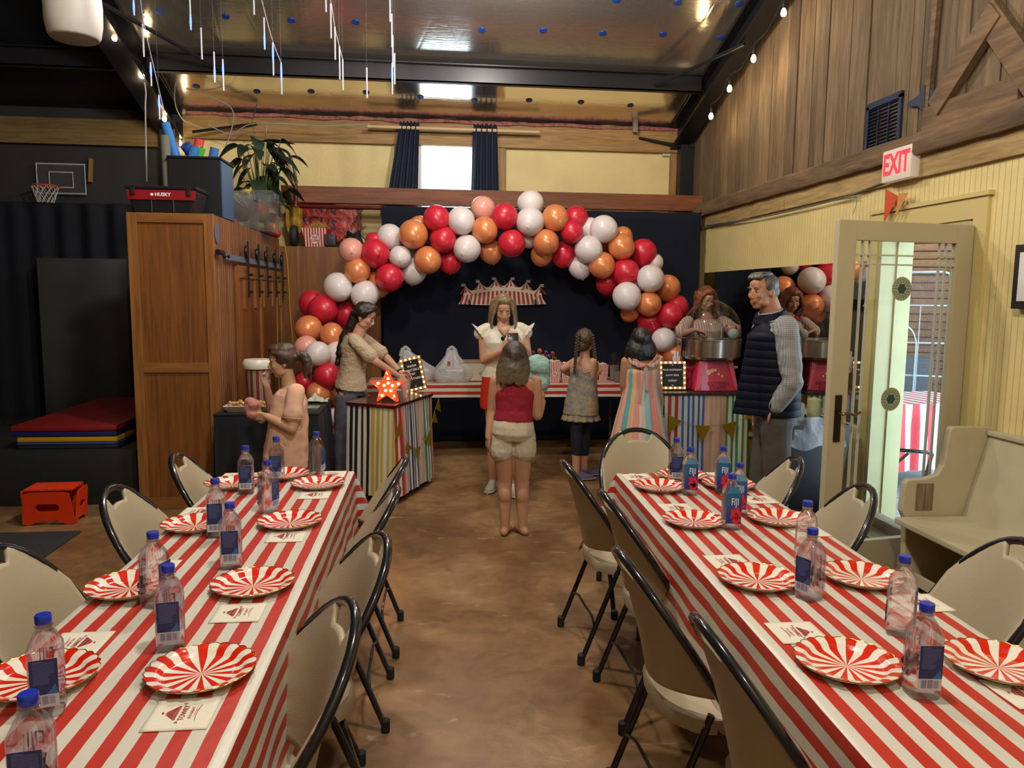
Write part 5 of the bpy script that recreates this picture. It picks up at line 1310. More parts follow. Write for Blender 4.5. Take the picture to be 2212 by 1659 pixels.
for (x, y, r, c, l) in BL:
    left = x < 790 and y > 600
    Yd = (7.66, 7.82, 7.92)[l]
    if x > 1340 and y > 600: Yd -= .10
    if x < 735 and y > 690: Yd -= .55*min(1, (y-690)/60)
    p = atY(x, y, Yd); rad = r*(p-CAM).dot(FW)/F_PX
    zn = zone(x, y); L_ = zc[(zn, c)]; k = L_.index((x, y)); vert = 'leg' in zn or 'foot' in zn
    if len(L_) == 1: w_ = 'the only %s balloon' % BN[c]; lb = '%s in the %s' % (w_, zn)
    else: lb = '%s %s balloon from the %s in the %s' % (OD[k], BN[c], 'top' if vert else 'left', zn)
    rot = (rb_.uniform(.3, .9), rb_.uniform(-.3, .3), rb_.uniform(0, 6.28)) if l == 0 else (rb_.uniform(-.6, .6), rb_.uniform(-.5, .5), rb_.uniform(0, 6))
    rot = (-1.2+rb_.uniform(-.3, .3), 0, rb_.uniform(-.6, .6)) if l == 0 else rot
    if c not in protos:
        o = balloon_mesh(c); protos[c] = o; tag(o, lb, 'balloon', 'balloons of the arch'); o.location = p; o.rotation_euler = rot; o.scale = (rad,)*3
    else:
        o = dup(protos[c], p, None, lb, 'balloons of the arch', rot=rot); o.scale = (rad, rad, rad*rb_.uniform(.98, 1.06))
hoop_pts = [(690, 940), (690, 800), (700, 720), (740, 640), (830, 560), (940, 520), (1050, 500), (1150, 490), (1240, 510), (1330, 560), (1390, 620), (1430, 690), (1450, 780), (1455, 900)]
o = MB().tube(smoothpath([atY(x, y, 7.85) for x, y in hoop_pts]+[Vector((atY(1455, 900, 7.85).x, 7.85, .01))], 5), .009, 6).build('arch_frame', REDP, recenter=True); tag(o, 'dark curved tube carrying the balloons of the arch', 'balloon frame')
# circus tent decal on the backdrop
dc = thing('circus_tent_sign', 'red and cream striped circus tent cutout on the black backdrop', 'decoration', (0, 8.205, 0))
def DP(x, y): p = atY(x, y, 8.205); return (p.x, p.z)
DR, DCm, DG, DK = M('decal_red', '#9c2226', .6), M('decal_cream', '#c9bfa2', .6), M('decal_grey', '#8b9484', .6), M('decal_dark', '#0a0f18', .6)
TD = frame((0, 0, 0), (1, 0, 0), (0, 0, 1))
peaks = [(1005, 617), (1036, 609), (1071, 603), (1103, 603), (1137, 609), (1166, 618)]
def roofy(x):   # lower edge of the scalloped roof
    return 631-8.5*math.cos((x-1086)/80*PI/2)+1.5
outl = [(990, 657), (998, 645), (1003, 630), (1005, 617)]
for (a, b_) in zip(peaks, peaks[1:]):
    for k in range(1, 8):
        t_ = k/7; xx = a[0]+(b_[0]-a[0])*t_; sag = 15*(1-abs(2*t_-1)**1.6); outl.append((xx, a[1]+(b_[1]-a[1])*t_+sag if k < 7 else b_[1]))
outl += [(1168, 630), (1172, 645), (1180, 657), (1130, 659), (1040, 659)]
MB().prism([DP(*p) for p in outl], .004, T=TD).build('tent_board', DCm, dc, smooth=False)
mb = MB()
n = 19
for k in range(n):
    x0 = 992+k*(186/n); x1 = x0+186/n*.55
    if k % 1 == 0:
        c_ = 1086; sq = lambda x, y: c_+(x-c_)*(1 if y > 650 else .93)
        mb.prism([DP(sq(x0, 632), max(roofy(x0)+4, 0)), DP(x0, 657.5), DP(x1, 657.5), DP(sq(x1, 632), roofy(x1)+4)], .001, T=TD, z0=.0042)
for (px_, py_) in peaks:
    for s_ in (-1.0, -.1, .8): 
        mb.prism([DP(px_, py_+1), DP(px_+s_*12, py_+15+abs(s_)*3), DP(px_+s_*12+5, py_+15+abs(s_)*3)], .001, T=TD, z0=.0042)
mb.build('red_stripes', DR, dc, smooth=False)
mb = MB()
for i, (px_, py_) in enumerate(peaks):
    s_ = -1 if i < 3 else 1; mb.prism([DP(px_, py_-4), DP(px_+s_*10, py_-4), DP(px_+s_*7, py_-1), DP(px_+s_*10, py_+2), DP(px_, py_+2)][::s_], .002, T=TD, z0=.001)
    mb.prism([DP(px_-.5, py_-4), DP(px_+.5, py_-4), DP(px_+.5, py_+4), DP(px_-.5, py_+4)], .002, T=TD, z0=.001)
mb.build('pennants', DG, dc, smooth=False)
mb = MB()
for cx_ in (1014, 1157): mb.prism([DP(cx_-5, 658), DP(cx_-4, 648), DP(cx_, 642), DP(cx_+4, 648), DP(cx_+5, 658)], .002, T=TD, z0=.0045)
mb.build('tent_door_trim', DG, dc, smooth=False)
mb = MB()
for cx_ in (1014, 1157): mb.prism([DP(cx_-2.4, 658), DP(cx_-2.6, 650), DP(cx_, 645), DP(cx_+2.6, 650), DP(cx_+2.4, 658)], .002, T=TD, z0=.0056)
mb.build('tent_doorway', DK, dc, smooth=False)
# ------------------------------------------------------------------ things on the stage table
BAG = clear_mat('thin_bag_film', (.80, .80, .80), rough=.35, refr=.05, ior=1.05, fres=1.5, gl=1.0)
def bagmat():
    m = bpy.data.materials.new('white_bag_film'); m.use_nodes = True; nt = m.node_tree; b = nt.nodes['Principled BSDF']
    b.inputs['Base Color'].default_value = (.60, .58, .56, 1); b.inputs['Roughness'].default_value = .2; b.inputs['Alpha'].default_value = .55
    n = nt.nodes.new('ShaderNodeTexNoise'); n.inputs['Scale'].default_value = 9; n.inputs['Detail'].default_value = 4; n.inputs['Distortion'].default_value = 1.5
    bp = nt.nodes.new('ShaderNodeBump'); bp.inputs['Strength'].default_value = .5; bp.inputs['Distance'].default_value = .015; nt.links.new(n.outputs[0], bp.inputs['Height']); nt.links.new(bp.outputs[0], b.inputs['Normal'])
    return m
BGM = bagmat()
def bag(px0, px1, pxh, pyt, lb, seed, Yd=7.50):
    a, b_ = atY(px0, 828, Yd), atY(px1, 828, Yd); hx = atY(pxh, pyt, Yd); cx_ = (a.x+b_.x)/2; wd = (b_.x-a.x)/2; H = hx.z-SZ; dx = hx.x-cx_
    t = thing('plastic_bag', lb, 'bag', (cx_, Yd, SZ))
    def fn(u, v):
        an = 2*PI*u; k = 1 if v < .45 else max(.0, 1-((v-.45)/.55)**.9*.86)
        bul = 1+.08*math.sin(an*3+seed)+.07*noise.noise(Vector((math.cos(an)*2, math.sin(an)*2, v*4+seed)))
        rx = wd*k*bul*(.86+.14*math.sin(min(1, v*2.2)*PI)); ry = .13*k*bul
        fold = 1+.05*math.sin(an*9+seed*2)*min(1, v*3)
        return (rx*math.cos(an)*fold+dx*max(0, v-.3)/.7, ry*math.sin(an)*fold, H*.90*v)
    MB().grid(64, 30, fn).build('sack', BGM, t)
    z = H*.86
    pts = [(dx-.045, 0, z-.05), (dx-.030, 0, z+.01), (dx-.018, 0, H-.02), (dx+.0, 0, H-.008), (dx+.018, 0, H-.02), (dx+.030, 0, z+.01), (dx+.048, 0, z-.05)]
    MB().tube(smoothpath(pts, 4), [.022]*6+[.016]*13+[.022]*6, 8, flat=.8).build('handle', BGM, t)
    MB().box((wd*.15, 0, H*.20), (wd*1.05, .15, H*.34), bev=.02).build('food_pack', M('silver_tray', (.42, .42, .44), .35, .4), t, smooth=False)
    MB().box((dx*.6-.03, -.128, H*.55), (.03, .002, .035)).build('red_print', M('bag_print', '#a83a3a', .6), t, smooth=False)
bag(850, 945, 876, 748, 'left white plastic carrier bag behind the lit pretzel sign', 1, 7.56)
bag(932, 1018, 976, 748, 'right white plastic carrier bag with a foil tray inside', 2, 7.50)
t = thing('cardboard_box', 'white flat cake box standing between the bag and the woman', 'box', tuple((atY(1035, 825, 7.62).x, 7.62, SZ)))
a, b_ = atY(1003, 780, 7.62), atY(1064, 822, 7.62)
WB = M('white_card', '#b3aa98', .7)
MB().box((0, 0, .10), (b_.x-a.x+.1, .32, a.z-SZ-.005), bev=.004).build('body', WB, t, smooth=False)
MB().box((0, 0, a.z-SZ+.0), (b_.x-a.x+.11, .33, .006)).build('lid', M('card_edge', '#8c7a62', .7), t, smooth=False)
MB().prism([(-.03, -.02), (.03, -.02), (.035, .0), (.02, .012), (-.02, .012), (-.035, 0)], .001, T=frame((.02, -.163, .09), (1, 0, 0), (0, 0, 1))).build('grey_crest', M('crest_grey', (.28, .26, .25), .7), t, smooth=False)
for px_, py_, k, lb in ((1168, 822, 1.0, 'leftmost small popcorn carton on the stage table'), (1196, 824, 1.05, 'front popcorn carton with its round badge to us'), (1186, 815, .95, 'back popcorn carton between two others'), (1226, 827, .95, 'right popcorn carton beside the braided girl'), (1300, 818, .8, 'half hidden popcorn carton right of the braided girl')):
    Yd = 7.42 if py_ > 820 else 7.62
    p = atY(px_, py_, Yd); t = thing('popcorn_carton', lb, 'popcorn box', (p.x, Yd, SZ), random.uniform(-.2, .2), group='small popcorn cartons on the stage table')
    carton(t, .105*k, .135*k, .195*k, .8)
    mb = MB(); rr = random.Random(px_)
    for j in range(26): mb.ell((rr.uniform(-.05, .05)*k, rr.uniform(-.035, .035)*k, .19*k+rr.uniform(-.01, .012)), rr.uniform(.009, .014), 7, 5)
    o = mb.build('popcorn', M('popcorn_white', '#cdbf9c', .8), t); o['kind'] = 'stuff'
# lollipops on a stand
LC = [M('lolly_a', '#5a1420', .08, coat=1), M('lolly_b', '#3a2030', .08, coat=1), M('lolly_c', '#b0561e', .08, coat=1), M('lolly_d', '#4a2a50', .08, coat=1), M('lolly_e', '#6e2418', .08, coat=1)]
pc = atY(1175, 790, 7.72)
o = MB().box((0, 0, .08), (.30, .14, .16), bev=.01).build('lollipop_stand', WB, loc=(pc.x, 7.74, SZ)); tag(o, 'white stand holding the bunch of lollipops on the stage table', 'stand')
rr = random.Random(9); k = 0
lp = [(1138, 768), (1152, 762), (1166, 758), (1180, 762), (1194, 764), (1145, 776), (1158, 772), (1172, 770), (1186, 771), (1199, 775), (1151, 782), (1165, 780), (1179, 780), (1192, 782)]
for (x, y) in lp:
    p = atY(x, y, 7.70+rr.uniform(-.05, .05)); row = 'top' if k < 5 else 'middle' if k < 10 else 'bottom'
    t = thing('lollipop', 'glossy wrapped lollipop, %s from the left in the %s row of the bunch' % (OD[k if k < 5 else k-5 if k < 10 else k-10], row), 'lollipop', p, group='lollipops on the stage table')
    MB().ell((0, 0, 0), (.026, .014, .026), 16, 10).build('candy', LC[k % 5], t)
    mb = MB().tube([(.016*math.cos(a_*.7)*a_/9, -.0135, .016*math.sin(a_*.7)*a_/9) for a_ in range(10)], .002, 4).build('swirl', LC[(k+2) % 5], t)
    MB().tube([(0, 0, -.02), (0, .02, -(p.z-SZ-.15))], .002, 5).build('stick', WHITE, t); k += 1
CUPM = clear_mat('clear_cup_film', (.88, .86, .86), rough=.15, refr=.0, fres=1.6)
for px_, pt, pb, w_, lb in ((1327, 762, 812, .062, 'tall stack of clear cups on the stage table'), (1335, 784, 822, .055, 'short clear cup in front of the taller cups')):
    Yd = 7.55 if pt < 770 else 7.42; p = atY(px_, pb, Yd); h_ = atY(px_, pt, Yd).z-SZ
    t = thing('clear_cup', lb, 'cup', (p.x, Yd, SZ))
    MB().lathe([(w_*.62, 0), (w_*.64, .004), (w_, h_), (w_*1.04, h_), (w_*1.03, h_-.006)], 26, cap=False).build('cup', CUPM, t)
    MB().lathe([(w_*.66, .006), (w_*.84, h_*.55), (w_*.80, h_*.55), (w_*.6, .006)], 22).build('ice', M('cup_fill', '#8a7f7c', .3, trans=.3), t)
# ------------------------------------------------------------------ the pretzel cart with its many-striped cloth
def bands(spec):
    """[(width, [colours])] -> cumulative stops"""
    out = []; tot = sum(w_*1.0 for w_, _, _ in spec); acc = 0
    for w_, n_, (c1, c2) in spec:
        for k in range(n_):
            acc += w_/n_; out.append((min(.9999, acc/tot), c1 if k % 2 == 0 else c2))
    out[-1] = (1.0, out[-1][1]); return out
def draped_box(t, corners, ztop, zbot, mt, wav=.012, seed=0, close=True, name='striped_cloth', nseg=40):
    P = [Vector((c[0], c[1])) for c in corners]; n = len(P); per = []; L = 0
    for i in range(n):
        a, b_ = P[i], P[(i+1) % n]; per.append((L, a, b_, (b_-a).length)); L += (b_-a).length
    def pos(u):
        s = u*L
        for (l0, a, b_, ln) in per:
            if s <= l0+ln+1e-9:
                q = a+(b_-a)*((s-l0)/ln); d = (b_-a).normalized(); return q, Vector((d.y, -d.x))
        return P[0], Vector((0, -1))
    def fn(u, v):
        q, nn = pos(min(u, .99999)); z = ztop+(zbot-ztop)*v; k = wav*min(1, v*3)*(math.sin(u*L*26+seed)+.6*math.sin(u*L*61+seed+v*2))
        q = q+nn*(k+.03*v); return (q.x, q.y, z)
    return MB().grid(int(L*nseg*2.2), 14, fn, lambda u, v: (u, v)).build(name, mt, t)
A_, B_, C_, D_ = [atZ(x, y, .75) for x, y in ((750, 872), (852, 880), (933, 853), (868, 848))]
D_ = A_+(C_-B_)
per = [(B_-A_).length, (C_-B_).length, (D_-C_).length, (A_-D_).length]
W_, K_, Ye, Rd, Nv, Tn, Gn, Pk = '#c4bfb0', '#15131a', '#b39a3a', '#a3261f', '#2a3350', '#b39c86', '#3f6b46', '#c2564a'
spec = [(.52*per[0], 9, (W_, K_)), (.48*per[0], 9, (Ye, W_)), (.13*per[1], 3, (Rd, W_)), (.12*per[1], 6, (Pk, W_)), (.26*per[1], 9, (Nv, W_)), (.22*per[1], 1, (Tn, Tn)), (.19*per[1], 7, (Gn, W_)), (.08*per[1], 3, (Pk, W_)),
        (per[2], 7, (Ye, W_)), (.45*per[3], 7, (Rd, W_)), (.55*per[3], 9, (W_, K_))]
def many(name, spec):
    st_ = bands(spec)
    if len(st_) > 31:   # a ramp holds 32 stops: split over two ramps
        m, nt, b = newmat(name); N = nt.nodes; L = nt.links
        tc = N.new('ShaderNodeTexCoord'); sp = N.new('ShaderNodeSeparateXYZ'); L.new(tc.outputs['UV'], sp.inputs[0]); prev = None; lo = 0
        chunks = [st_[i:i+28] for i in range(0, len(st_), 28)]; start = 0.0
        for ch in chunks:
            cr = N.new('ShaderNodeValToRGB'); cr.color_ramp.interpolation = 'CONSTANT'; e = cr.color_ramp.elements; p0 = start
            e[0].position = 0; e[0].color = rgb(hexc(ch[0][1])); e[1].position = ch[0][0]; e[1].color = rgb(hexc(ch[1][1] if len(ch) > 1 else ch[0][1]))
            for i in range(1, len(ch)-1):
                k = e.new(ch[i][0]); k.color = rgb(hexc(ch[i+1][1]))
            L.new(sp.outputs[0], cr.inputs[0])
            if prev is None: prev = cr.outputs[0]
            else:
                g = N.new('ShaderNodeMath'); g.operation = 'GREATER_THAN'; L.new(sp.outputs[0], g.inputs[0]); g.inputs[1].default_value = start
                mx = N.new('ShaderNodeMix'); mx.data_type = 'RGBA'; L.new(g.outputs[0], mx.inputs[0]); L.new(prev, mx.inputs[6]); L.new(cr.outputs[0], mx.inputs[7]); prev = mx.outputs[2]
            start = ch[-1][0]
        L.new(prev, b.inputs['Base Color']); b.inputs['Roughness'].default_value = .6; return m
    return stripes(name, st_, 1.0, 'UV', 0, rough=.6)
MANY1 = many('many_striped_cloth', spec)
ct = thing('pretzel_cart', 'narrow box cart wrapped in many coloured striped cloth', 'cart', (0, 0, 0))
crn = [(p.x, p.y) for p in (A_, B_, C_, D_)]
MB().prism(crn, .68, z0=.06).build('cart_body', M('dark_cart', (.02, .02, .02), .6), ct, smooth=False)
draped_box(ct, crn, .755, .055, MANY1, .006)
cen = sum((Vector(c) for c in crn), Vector((0, 0)))/4
big = [tuple(cen+(Vector(c)-cen)*1.035) for c in crn]
SEQ = M('maroon_sequins', '#4c0c12', .18, .6, coat=.6, bump=1, bscale=160)
MB().prism(big, .022, z0=.742).build('sequin_top', SEQ, ct, smooth=False)
for c in crn:
    q = cen+(Vector(c)-cen)*.9; MB().ell((q.x, q.y, .028), .028, 12, 8).build('caster', WHITE, ct)
PEN = M('gold_pennant', '#8f7418', .35, .3)
def pennants(Pts, n_, lb, cordlb, sz=.11):
    cp = smoothpath(Pts, 8); t = thing('pennant_garland', lb, 'bunting', cp[0]); o_ = Vector(cp[0])
    MB().tube([p-o_ for p in cp], .002, 4).build('string', PEN, t)
    for k in range(n_):
        i = int((k+.5)/n_*(len(cp)-1)); p = cp[i]-o_; d = (cp[min(i+1, len(cp)-1)]-cp[max(i-1, 0)]).normalized(); dn = Vector((0, 0, -1)); dn = (dn-d*dn.dot(d)).normalized()
        T = frame(p, d, -dn); MB().prism([(-sz*.5, 0), (0, -sz*1.15), (sz*.5, 0)], .0015, T=T).build('pennant', PEN, t, smooth=False)
nn = Vector((C_.y-B_.y, -(C_.x-B_.x), 0)).normalized()
def CR(s, z): p = B_+(C_-B_)*s+nn*.045; return Vector((p.x, p.y, z))
pennants([CR(-.05, .66), CR(.15, .47), CR(.45, .38), CR(.75, .46), CR(.93, .62), CR(1.06, .72)], 6, 'gold pennant garland on the side of the pretzel cart', '')
# marquee star
so = thing('marquee_star', 'glowing orange red marquee star lamp on the pretzel cart', 'lamp', tuple(atZ(838, 868, .766)), -.25)
STR = M('star_red', '#d6280c', .4, emit=(1, .12, .02), estr=.55); GLOW = M('marquee_bulb_glow', (1, .8, .5), .3, emit=(1, .72, .35), estr=9)
H_ = .235; cz = .125
pts = []
for k in range(10):
    a = PI/2+2*PI*k/10; r_ = .135 if k % 2 == 0 else .058; pts.append((r_*math.cos(a), cz+r_*math.sin(a)*1.0-.01))
Ts = frame((0, 0, 0), (1, 0, 0), (0, 0, 1))
MB().prism(pts, .008, T=Ts, z0=-.03).build('star_back', STR, so, smooth=False)
mb = MB()
for i in range(10):
    a, b2 = pts[i], pts[(i+1) % 10]; mb.add([(a[0], .03, a[1]), (b2[0], .03, b2[1]), (b2[0], -.032, b2[1]), (a[0], -.032, a[1])], [(0, 1, 2, 3)])
mb.build('star_rim', STR, so, smooth=False, solid=.003)
for k in range(5):
    a = PI/2+2*PI*k/5
    for r_ in ((.035, .085) if k else (.03, .065, .105))[-3:]:
        MB().ell((r_*math.cos(a), .008, cz-.01+r_*math.sin(a)), .0105, 10, 8).build('bulb', GLOW, so)
l = bpy.data.lights.new('star_glow', 'POINT'); l.energy = 1.6; l.color = (1, .35, .1); l.shadow_soft_size = .05
q = bpy.data.objects.new('star_glow', l); COL.objects.link(q); q.location = Vector(so.location)+Vector((0, -.12, .08))
def letterboard(t, w_, h_, rows, fr_c, bulbs, T, fs):
    MB().box((0, 0, 0), (w_, h_, .012), T=T).build('board', M('letterboard_black', (.008, .008, .009), .7), t, smooth=False)
    mb = MB(); e = .012
    for c, d in (((0, h_/2, .004), (w_+2*e, 2*e, .022)), ((0, -h_/2, .004), (w_+2*e, 2*e, .022)), ((w_/2, 0, .004), (2*e, h_, .022)), ((-w_/2, 0, .004), (2*e, h_, .022))): mb.box(c, d, T=T)
    mb.build('gold_frame', fr_c, t, smooth=False)
    nx, ny = bulbs; pts = [(-w_/2+w_*i/(nx-1), s_*h_/2) for i in range(nx) for s_ in (-1, 1)]+[(s_*w_/2, -h_/2+h_*i/(ny-1)) for i in range(1, ny-1) for s_ in (-1, 1)]
    for p in pts: MB().ell((0, 0, 0), .008, 8, 6, T=T @ Matrix.Translation((p[0], p[1], .018))).build('bulb', GLOW, t)
    mb = MB()
    for s_, y in rows: text_mb(s_, fs, T @ Matrix.Translation((0, y, .0075)), mb, bold=fs*.02, spacing=1.12)
    for y in (h_*.40, -h_*.40): mb.prism([(0, -.007), (.007, .002), (.0035, .006), (0, .003), (-.0035, .006), (-.007, .002)], .001, T=T @ Matrix.Translation((0, y, .007)))
    mb.build('lettering', WHITE, t, smooth=False)
GF = M('gilt_frame', '#b58a45', .4, .3)
pb = atZ(906, 845, .766); t = thing('letterboard_sign', 'lit pretzel letterboard sign leaning on the cart', 'sign', (pb.x, pb.y+.02, .765))
Yp = pb.y
q00, q10, q01 = atY(889, 846, Yp)-t.location, atY(919, 836, Yp)-t.location, atY(868, 786, Yp+.06)-t.location
ex_, ey_ = (q10-q00), (q01-q00); wv = .165; hv = .265
T = frame((q00+ (q10-q00)*.5 + ey_*.5) + Vector((0, 0, .012)), Vector((1, -.32, .28)), Vector((-.33, .25, 1)))
letterboard(t, wv, hv, [('WARM', .07), ('PRETZELS', .035), ('W/', 0), ('MUSTARD', -.04)], GF, (5, 7), T, .026)
MB().box((0, -hv/2-.01, -.03), (.10, .006, .07), T=T).build('easel_foot', GF, t, smooth=False)
p = atZ(876, 862, .766)
CONE = M('blush_cup', '#c99a88', .35, alpha=.75)
for dx, lb in ((0, 'blush clear cup at the back corner of the pretzel cart'),):
    t = thing('plastic_cup', lb, 'cup', (p.x+dx, p.y+.03, .766)); MB().lathe([(.026, 0), (.028, .004), (.042, .13), (.044, .132), (.041, .13)], 24, cap=False).build('cup', CONE, t)
# ------------------------------------------------------------------ cotton candy booth
bt = thing('candy_booth', 'booth table wrapped in bright striped cloth', 'table', (0, 0, 0))
BX0, BX1, BY0, BY1 = 2.06, 2.82, 6.42, 6.98
MB().span((BX0+.03, BY0+.03, .0), (BX1-.03, BY1-.03, .74)).build('booth_body', M('dark_cart', (.02, .02, .02), .6), bt, smooth=False)
B2 = '#2358a0'; G2 = '#2f7a44'; T2 = '#b98f78'
spec2 = [(.155, 5, (W_, Rd)), (.215, 9, (B2, W_)), (.20, 9, (T2, '#b9a08c')), (.22, 9, (G2, W_)), (.03, 1, ('#a86a3a', W_)), (.54, 9, (Ye, W_)), (.82, 3, (Rd, W_)), (.54, 9, (W_, Rd))]
draped_box(bt, [(BX0, BY0), (BX1, BY0), (BX1, BY1), (BX0, BY1)], .752, .03, many('booth_striped_cloth', spec2), .006, 2, nseg=60)
MB().span((BX0-.02, BY0-.02, .745), (BX1+.02, BY1+.02, .765)).build('black_top_cloth', M('black_sequin', (.010, .010, .012), .3, bump=1, bscale=140), bt, smooth=False)
pennants([(BX0-.02, BY0-.05, .60), (BX0+.22, BY0-.05, .50), (BX0+.45, BY0-.05, .485), (BX0+.68, BY0-.05, .54), (BX1+.03, BY0-.05, .66)], 4, 'gold pennant garland on the front of the candy booth', '', .13)
mc = thing('cotton_candy_machine', 'pink cotton candy machine with steel bowl and clear dome', 'cotton candy machine', (2.57, 6.72, .765))
MP = M('machine_pink', '#c22a48', .35, coat=.3); SS = M('brushed_steel', (.55, .52, .48), .22, 1.0); 
body = MB().ring_loft([[(-.20, -.20, 0), (.20, -.20, 0), (.20, .20, 0), (-.20, .20, 0)], [(-.155, -.155, .27), (.155, -.155, .27), (.155, .155, .27), (-.155, .155, .27)]]).build('base', MP, mc, smooth=False, bev=.008)
Tm = frame((0, -.178, .135), (1, 0, 0), (0, .045, .27))
for s_ in (-1, 1): MB().prism([(s_*.165, -.12), (s_*.10, .125), (s_*.145, .125), (s_*.19, -.12)][::s_], .002, T=Tm @ Matrix.Translation((0, 0, .004))).build('pink_panel_facet', M('machine_pink_light', '#d65a70', .35), body, smooth=False)
mb = MB(); text_mb('COTTON', .045, Tm @ Matrix.Translation((.01, -.07, .006)), mb, bold=.001); text_mb('CANDY', .045, Tm @ Matrix.Translation((.01, -.108, .006)), mb, bold=.001)
mb.build('lettering', M('machine_dark_pink', '#7a1e3c', .4), body, smooth=False)
mb = MB()
for (x, y, r_) in ((-.08, .03, .026), (-.045, .045, .018), (-.015, .05, .013), (.015, .015, .012), (.045, -.005, .012)): mb.lathe([(0, 0), (r_, 0), (r_, .0015), (0, .0015)], 12, T=Tm @ Matrix.Translation((x, y, .005)))
mb.build('candy_puffs', M('puff_print', '#d8b090', .5), body, smooth=False)
for s_ in (-1, 1): MB().tube([(s_*.19, -.05, .20), (s_*.24, -.05, .20)], .012, 8).build('side_knob', SS, mc)
MB().lathe([(.10, .265), (.24, .275), (.262, .30), (.265, .44), (.272, .445), (.272, .455), (.258, .452), (.25, .30), (.08, .285)], 64).build('steel_bowl', SS, mc)
MB().lathe([(.04, .28), (.05, .33), (.045, .36), (0, .37)], 20).build('spinner_head', SS, mc)
DOME = clear_mat('dome_acrylic', (.93, .93, .93), rough=.02, refr=0.0, fres=1.38, gl=1.0)
MB().lathe([(.262, .455), (.262, .52)]+[(.262*math.cos(a*PI/40), .52+.285*math.sin(a*PI/40)) for a in range(1, 20)]+[(0.0, .805)], 56, cap=False).build('clear_dome', DOME, mc)
o = MB().ell((.19, -.05, .50), (.05, .045, .05), 20, 14).build('candy_floss', M('floss_white', '#aebdb4', 1.0, bump=1, bscale=60, alpha=.8), mc)
pb = atY(1451, 845, 6.56); t = thing('letterboard_sign', 'lit flavour letterboard sign on the candy booth', 'sign', (atY(1451, 845, 6.60).x, 6.60, .765))
T = frame((0, 0, .135), (1, 0, 0), (0, .12, 1))
letterboard(t, .215, .225, [('BLUE RASPBERRY', .048), ('ROOT BEER', .0), ('CHERRY', -.048)], GF, (6, 6), T, .0205)
MB().box((0, .06, .05), (.08, .10, .006)).build('easel_foot', GF, t, smooth=False)
t = thing('paper_cone_holder', 'black holder with white paper cones behind the flavour sign', 'holder', (atY(1462, 800, 6.75).x, 6.75, .765))
MB().lathe([(.04, 0), (.05, .0), (.055, .14), (.05, .14), (.04, .01)], 18).build('holder_cup', BLACK, t)
for k in range(7):
    a = k*.9; MB().tube([(.01*math.cos(a), .01*math.sin(a), .02), (.045*math.cos(a), .04*math.sin(a), .24+.05*(k % 3))], [.004, .011], 8).build('paper_cone', WHITE, t)
# box tucked beside the booth
t = thing('shipping_box', 'brown cardboard box with raised flap right of the booth', 'box', (2.97, 6.75, 0)); KR = M('kraft_card', '#7a5c3c', .8)
MB().box((0, 0, .18), (.22, .36, .36)).build('body', KR, t, smooth=False)
MB().box((-.05, -.20, .37), (.16, .06, .006), rot=(.5, 0, .1)).build('flap', M('kraft_flap', '#a88658', .8), t, smooth=False)
# ------------------------------------------------------------------ pretzel table at the left
t = thing('pretzel_table', 'small table under a plain black cloth beside the closet', 'table', (0, 0, 0))
PX0, PX1, PY0, PY1 = -1.475, -.76, 5.52, 6.28
BKC = M('black_cloth', (.006, .008, .010), .85)
MB().span((PX0+.02, PY0+.02, .70), (PX1-.02, PY1-.02, .735)).build('tabletop', M('table_top_white', (.6, .58, .53), .5), t, smooth=False)
for x in (PX0+.06, PX1-.06):
    for y in (PY0+.06, PY1-.06): MB().tube([(x, y, .70), (x, y, 0)], .014, 8).build('leg', LEGM, t)
draped_box(t, [(PX0, PY0), (PX1, PY0), (PX1, PY1), (PX0, PY1)], .744, .02, BKC, .008, 3, name='black_cloth')
MB().span((PX0-.004, PY0-.004, .738), (PX1+.004, PY1+.004, .748)).build('cloth_top', BKC, t, smooth=False)
a_, b_ = atZ(481, 889, .76), atZ(600, 889, .76)
tr = thing('serving_tray', 'white oblong tray of pretzel bites on the black table', 'tray', ((a_.x+b_.x)/2+.0, PY0+.17, .749))
wt = (b_.x-a_.x)
MB().ring_loft(frustum(wt*.86, .16, wt, .24, 0, .045), cap=False).build('tray', M('tray_white', '#c9bfa8', .35), tr, smooth=False, solid=.005)
MB().box((0, 0, .004), (wt*.86, .16, .006)).build('tray_base', _mc['tray_white'], tr, smooth=False)
PB_ = [M('pretzel_a', '#a8642a', .45, coat=.3, var=.3, vscale=60), M('pretzel_b', '#c08a44', .45, coat=.3, var=.3, vscale=60)]
rr = random.Random(21); k = 0
for i in range(9):
    for j in range(3):
        x = -wt*.42+i*wt*.105; y = -.055+j*.055; z = .022+(.03 if (i+j) % 2 else 0)
        o = MB().tube([(.016*math.cos(q*2*PI/10), .013*math.sin(q*2*PI/10), .004*math.sin(q*2)) for q in range(10)], .009, 7, closed=True).build('pretzel', PB_[k % 2], loc=(tr.location.x+x+rr.uniform(-.006, .006), tr.location.y+y, .749+z), rot=(rr.uniform(-.8, .8), rr.uniform(-.5, .5), rr.uniform(0, 3)))
        tag(o, 'small pretzel bite %s from the left in the %s row of the tray' % (OD[i], ('front', 'middle', 'back')[j]), 'pretzel', 'pretzel bites in the tray'); k += 1
pj_ = atZ(560, 880, .75)
jr = thing('plastic_tub', 'tall clear tub of striped cups with a white lid behind the girl', 'container', (atY(560, 880, 6.05).x, 6.05, .75)); hj = atY(560, 790, 6.05).z-.75
MB().lathe([(.085, 0), (.09, .01), (.11, hj), (.105, hj)], 28, cap=False).build('tub', CUPM, jr)
MB().lathe([(.0, .005), (.075, .005), (.09, hj*.55), (.093, hj*.9), (0, hj*.9)], 24).build('striped_cups', stripes('tub_stripes', [(.5, '#8a3a32'), (1, '#a89c8c')], .045, 'Object', 0), jr)
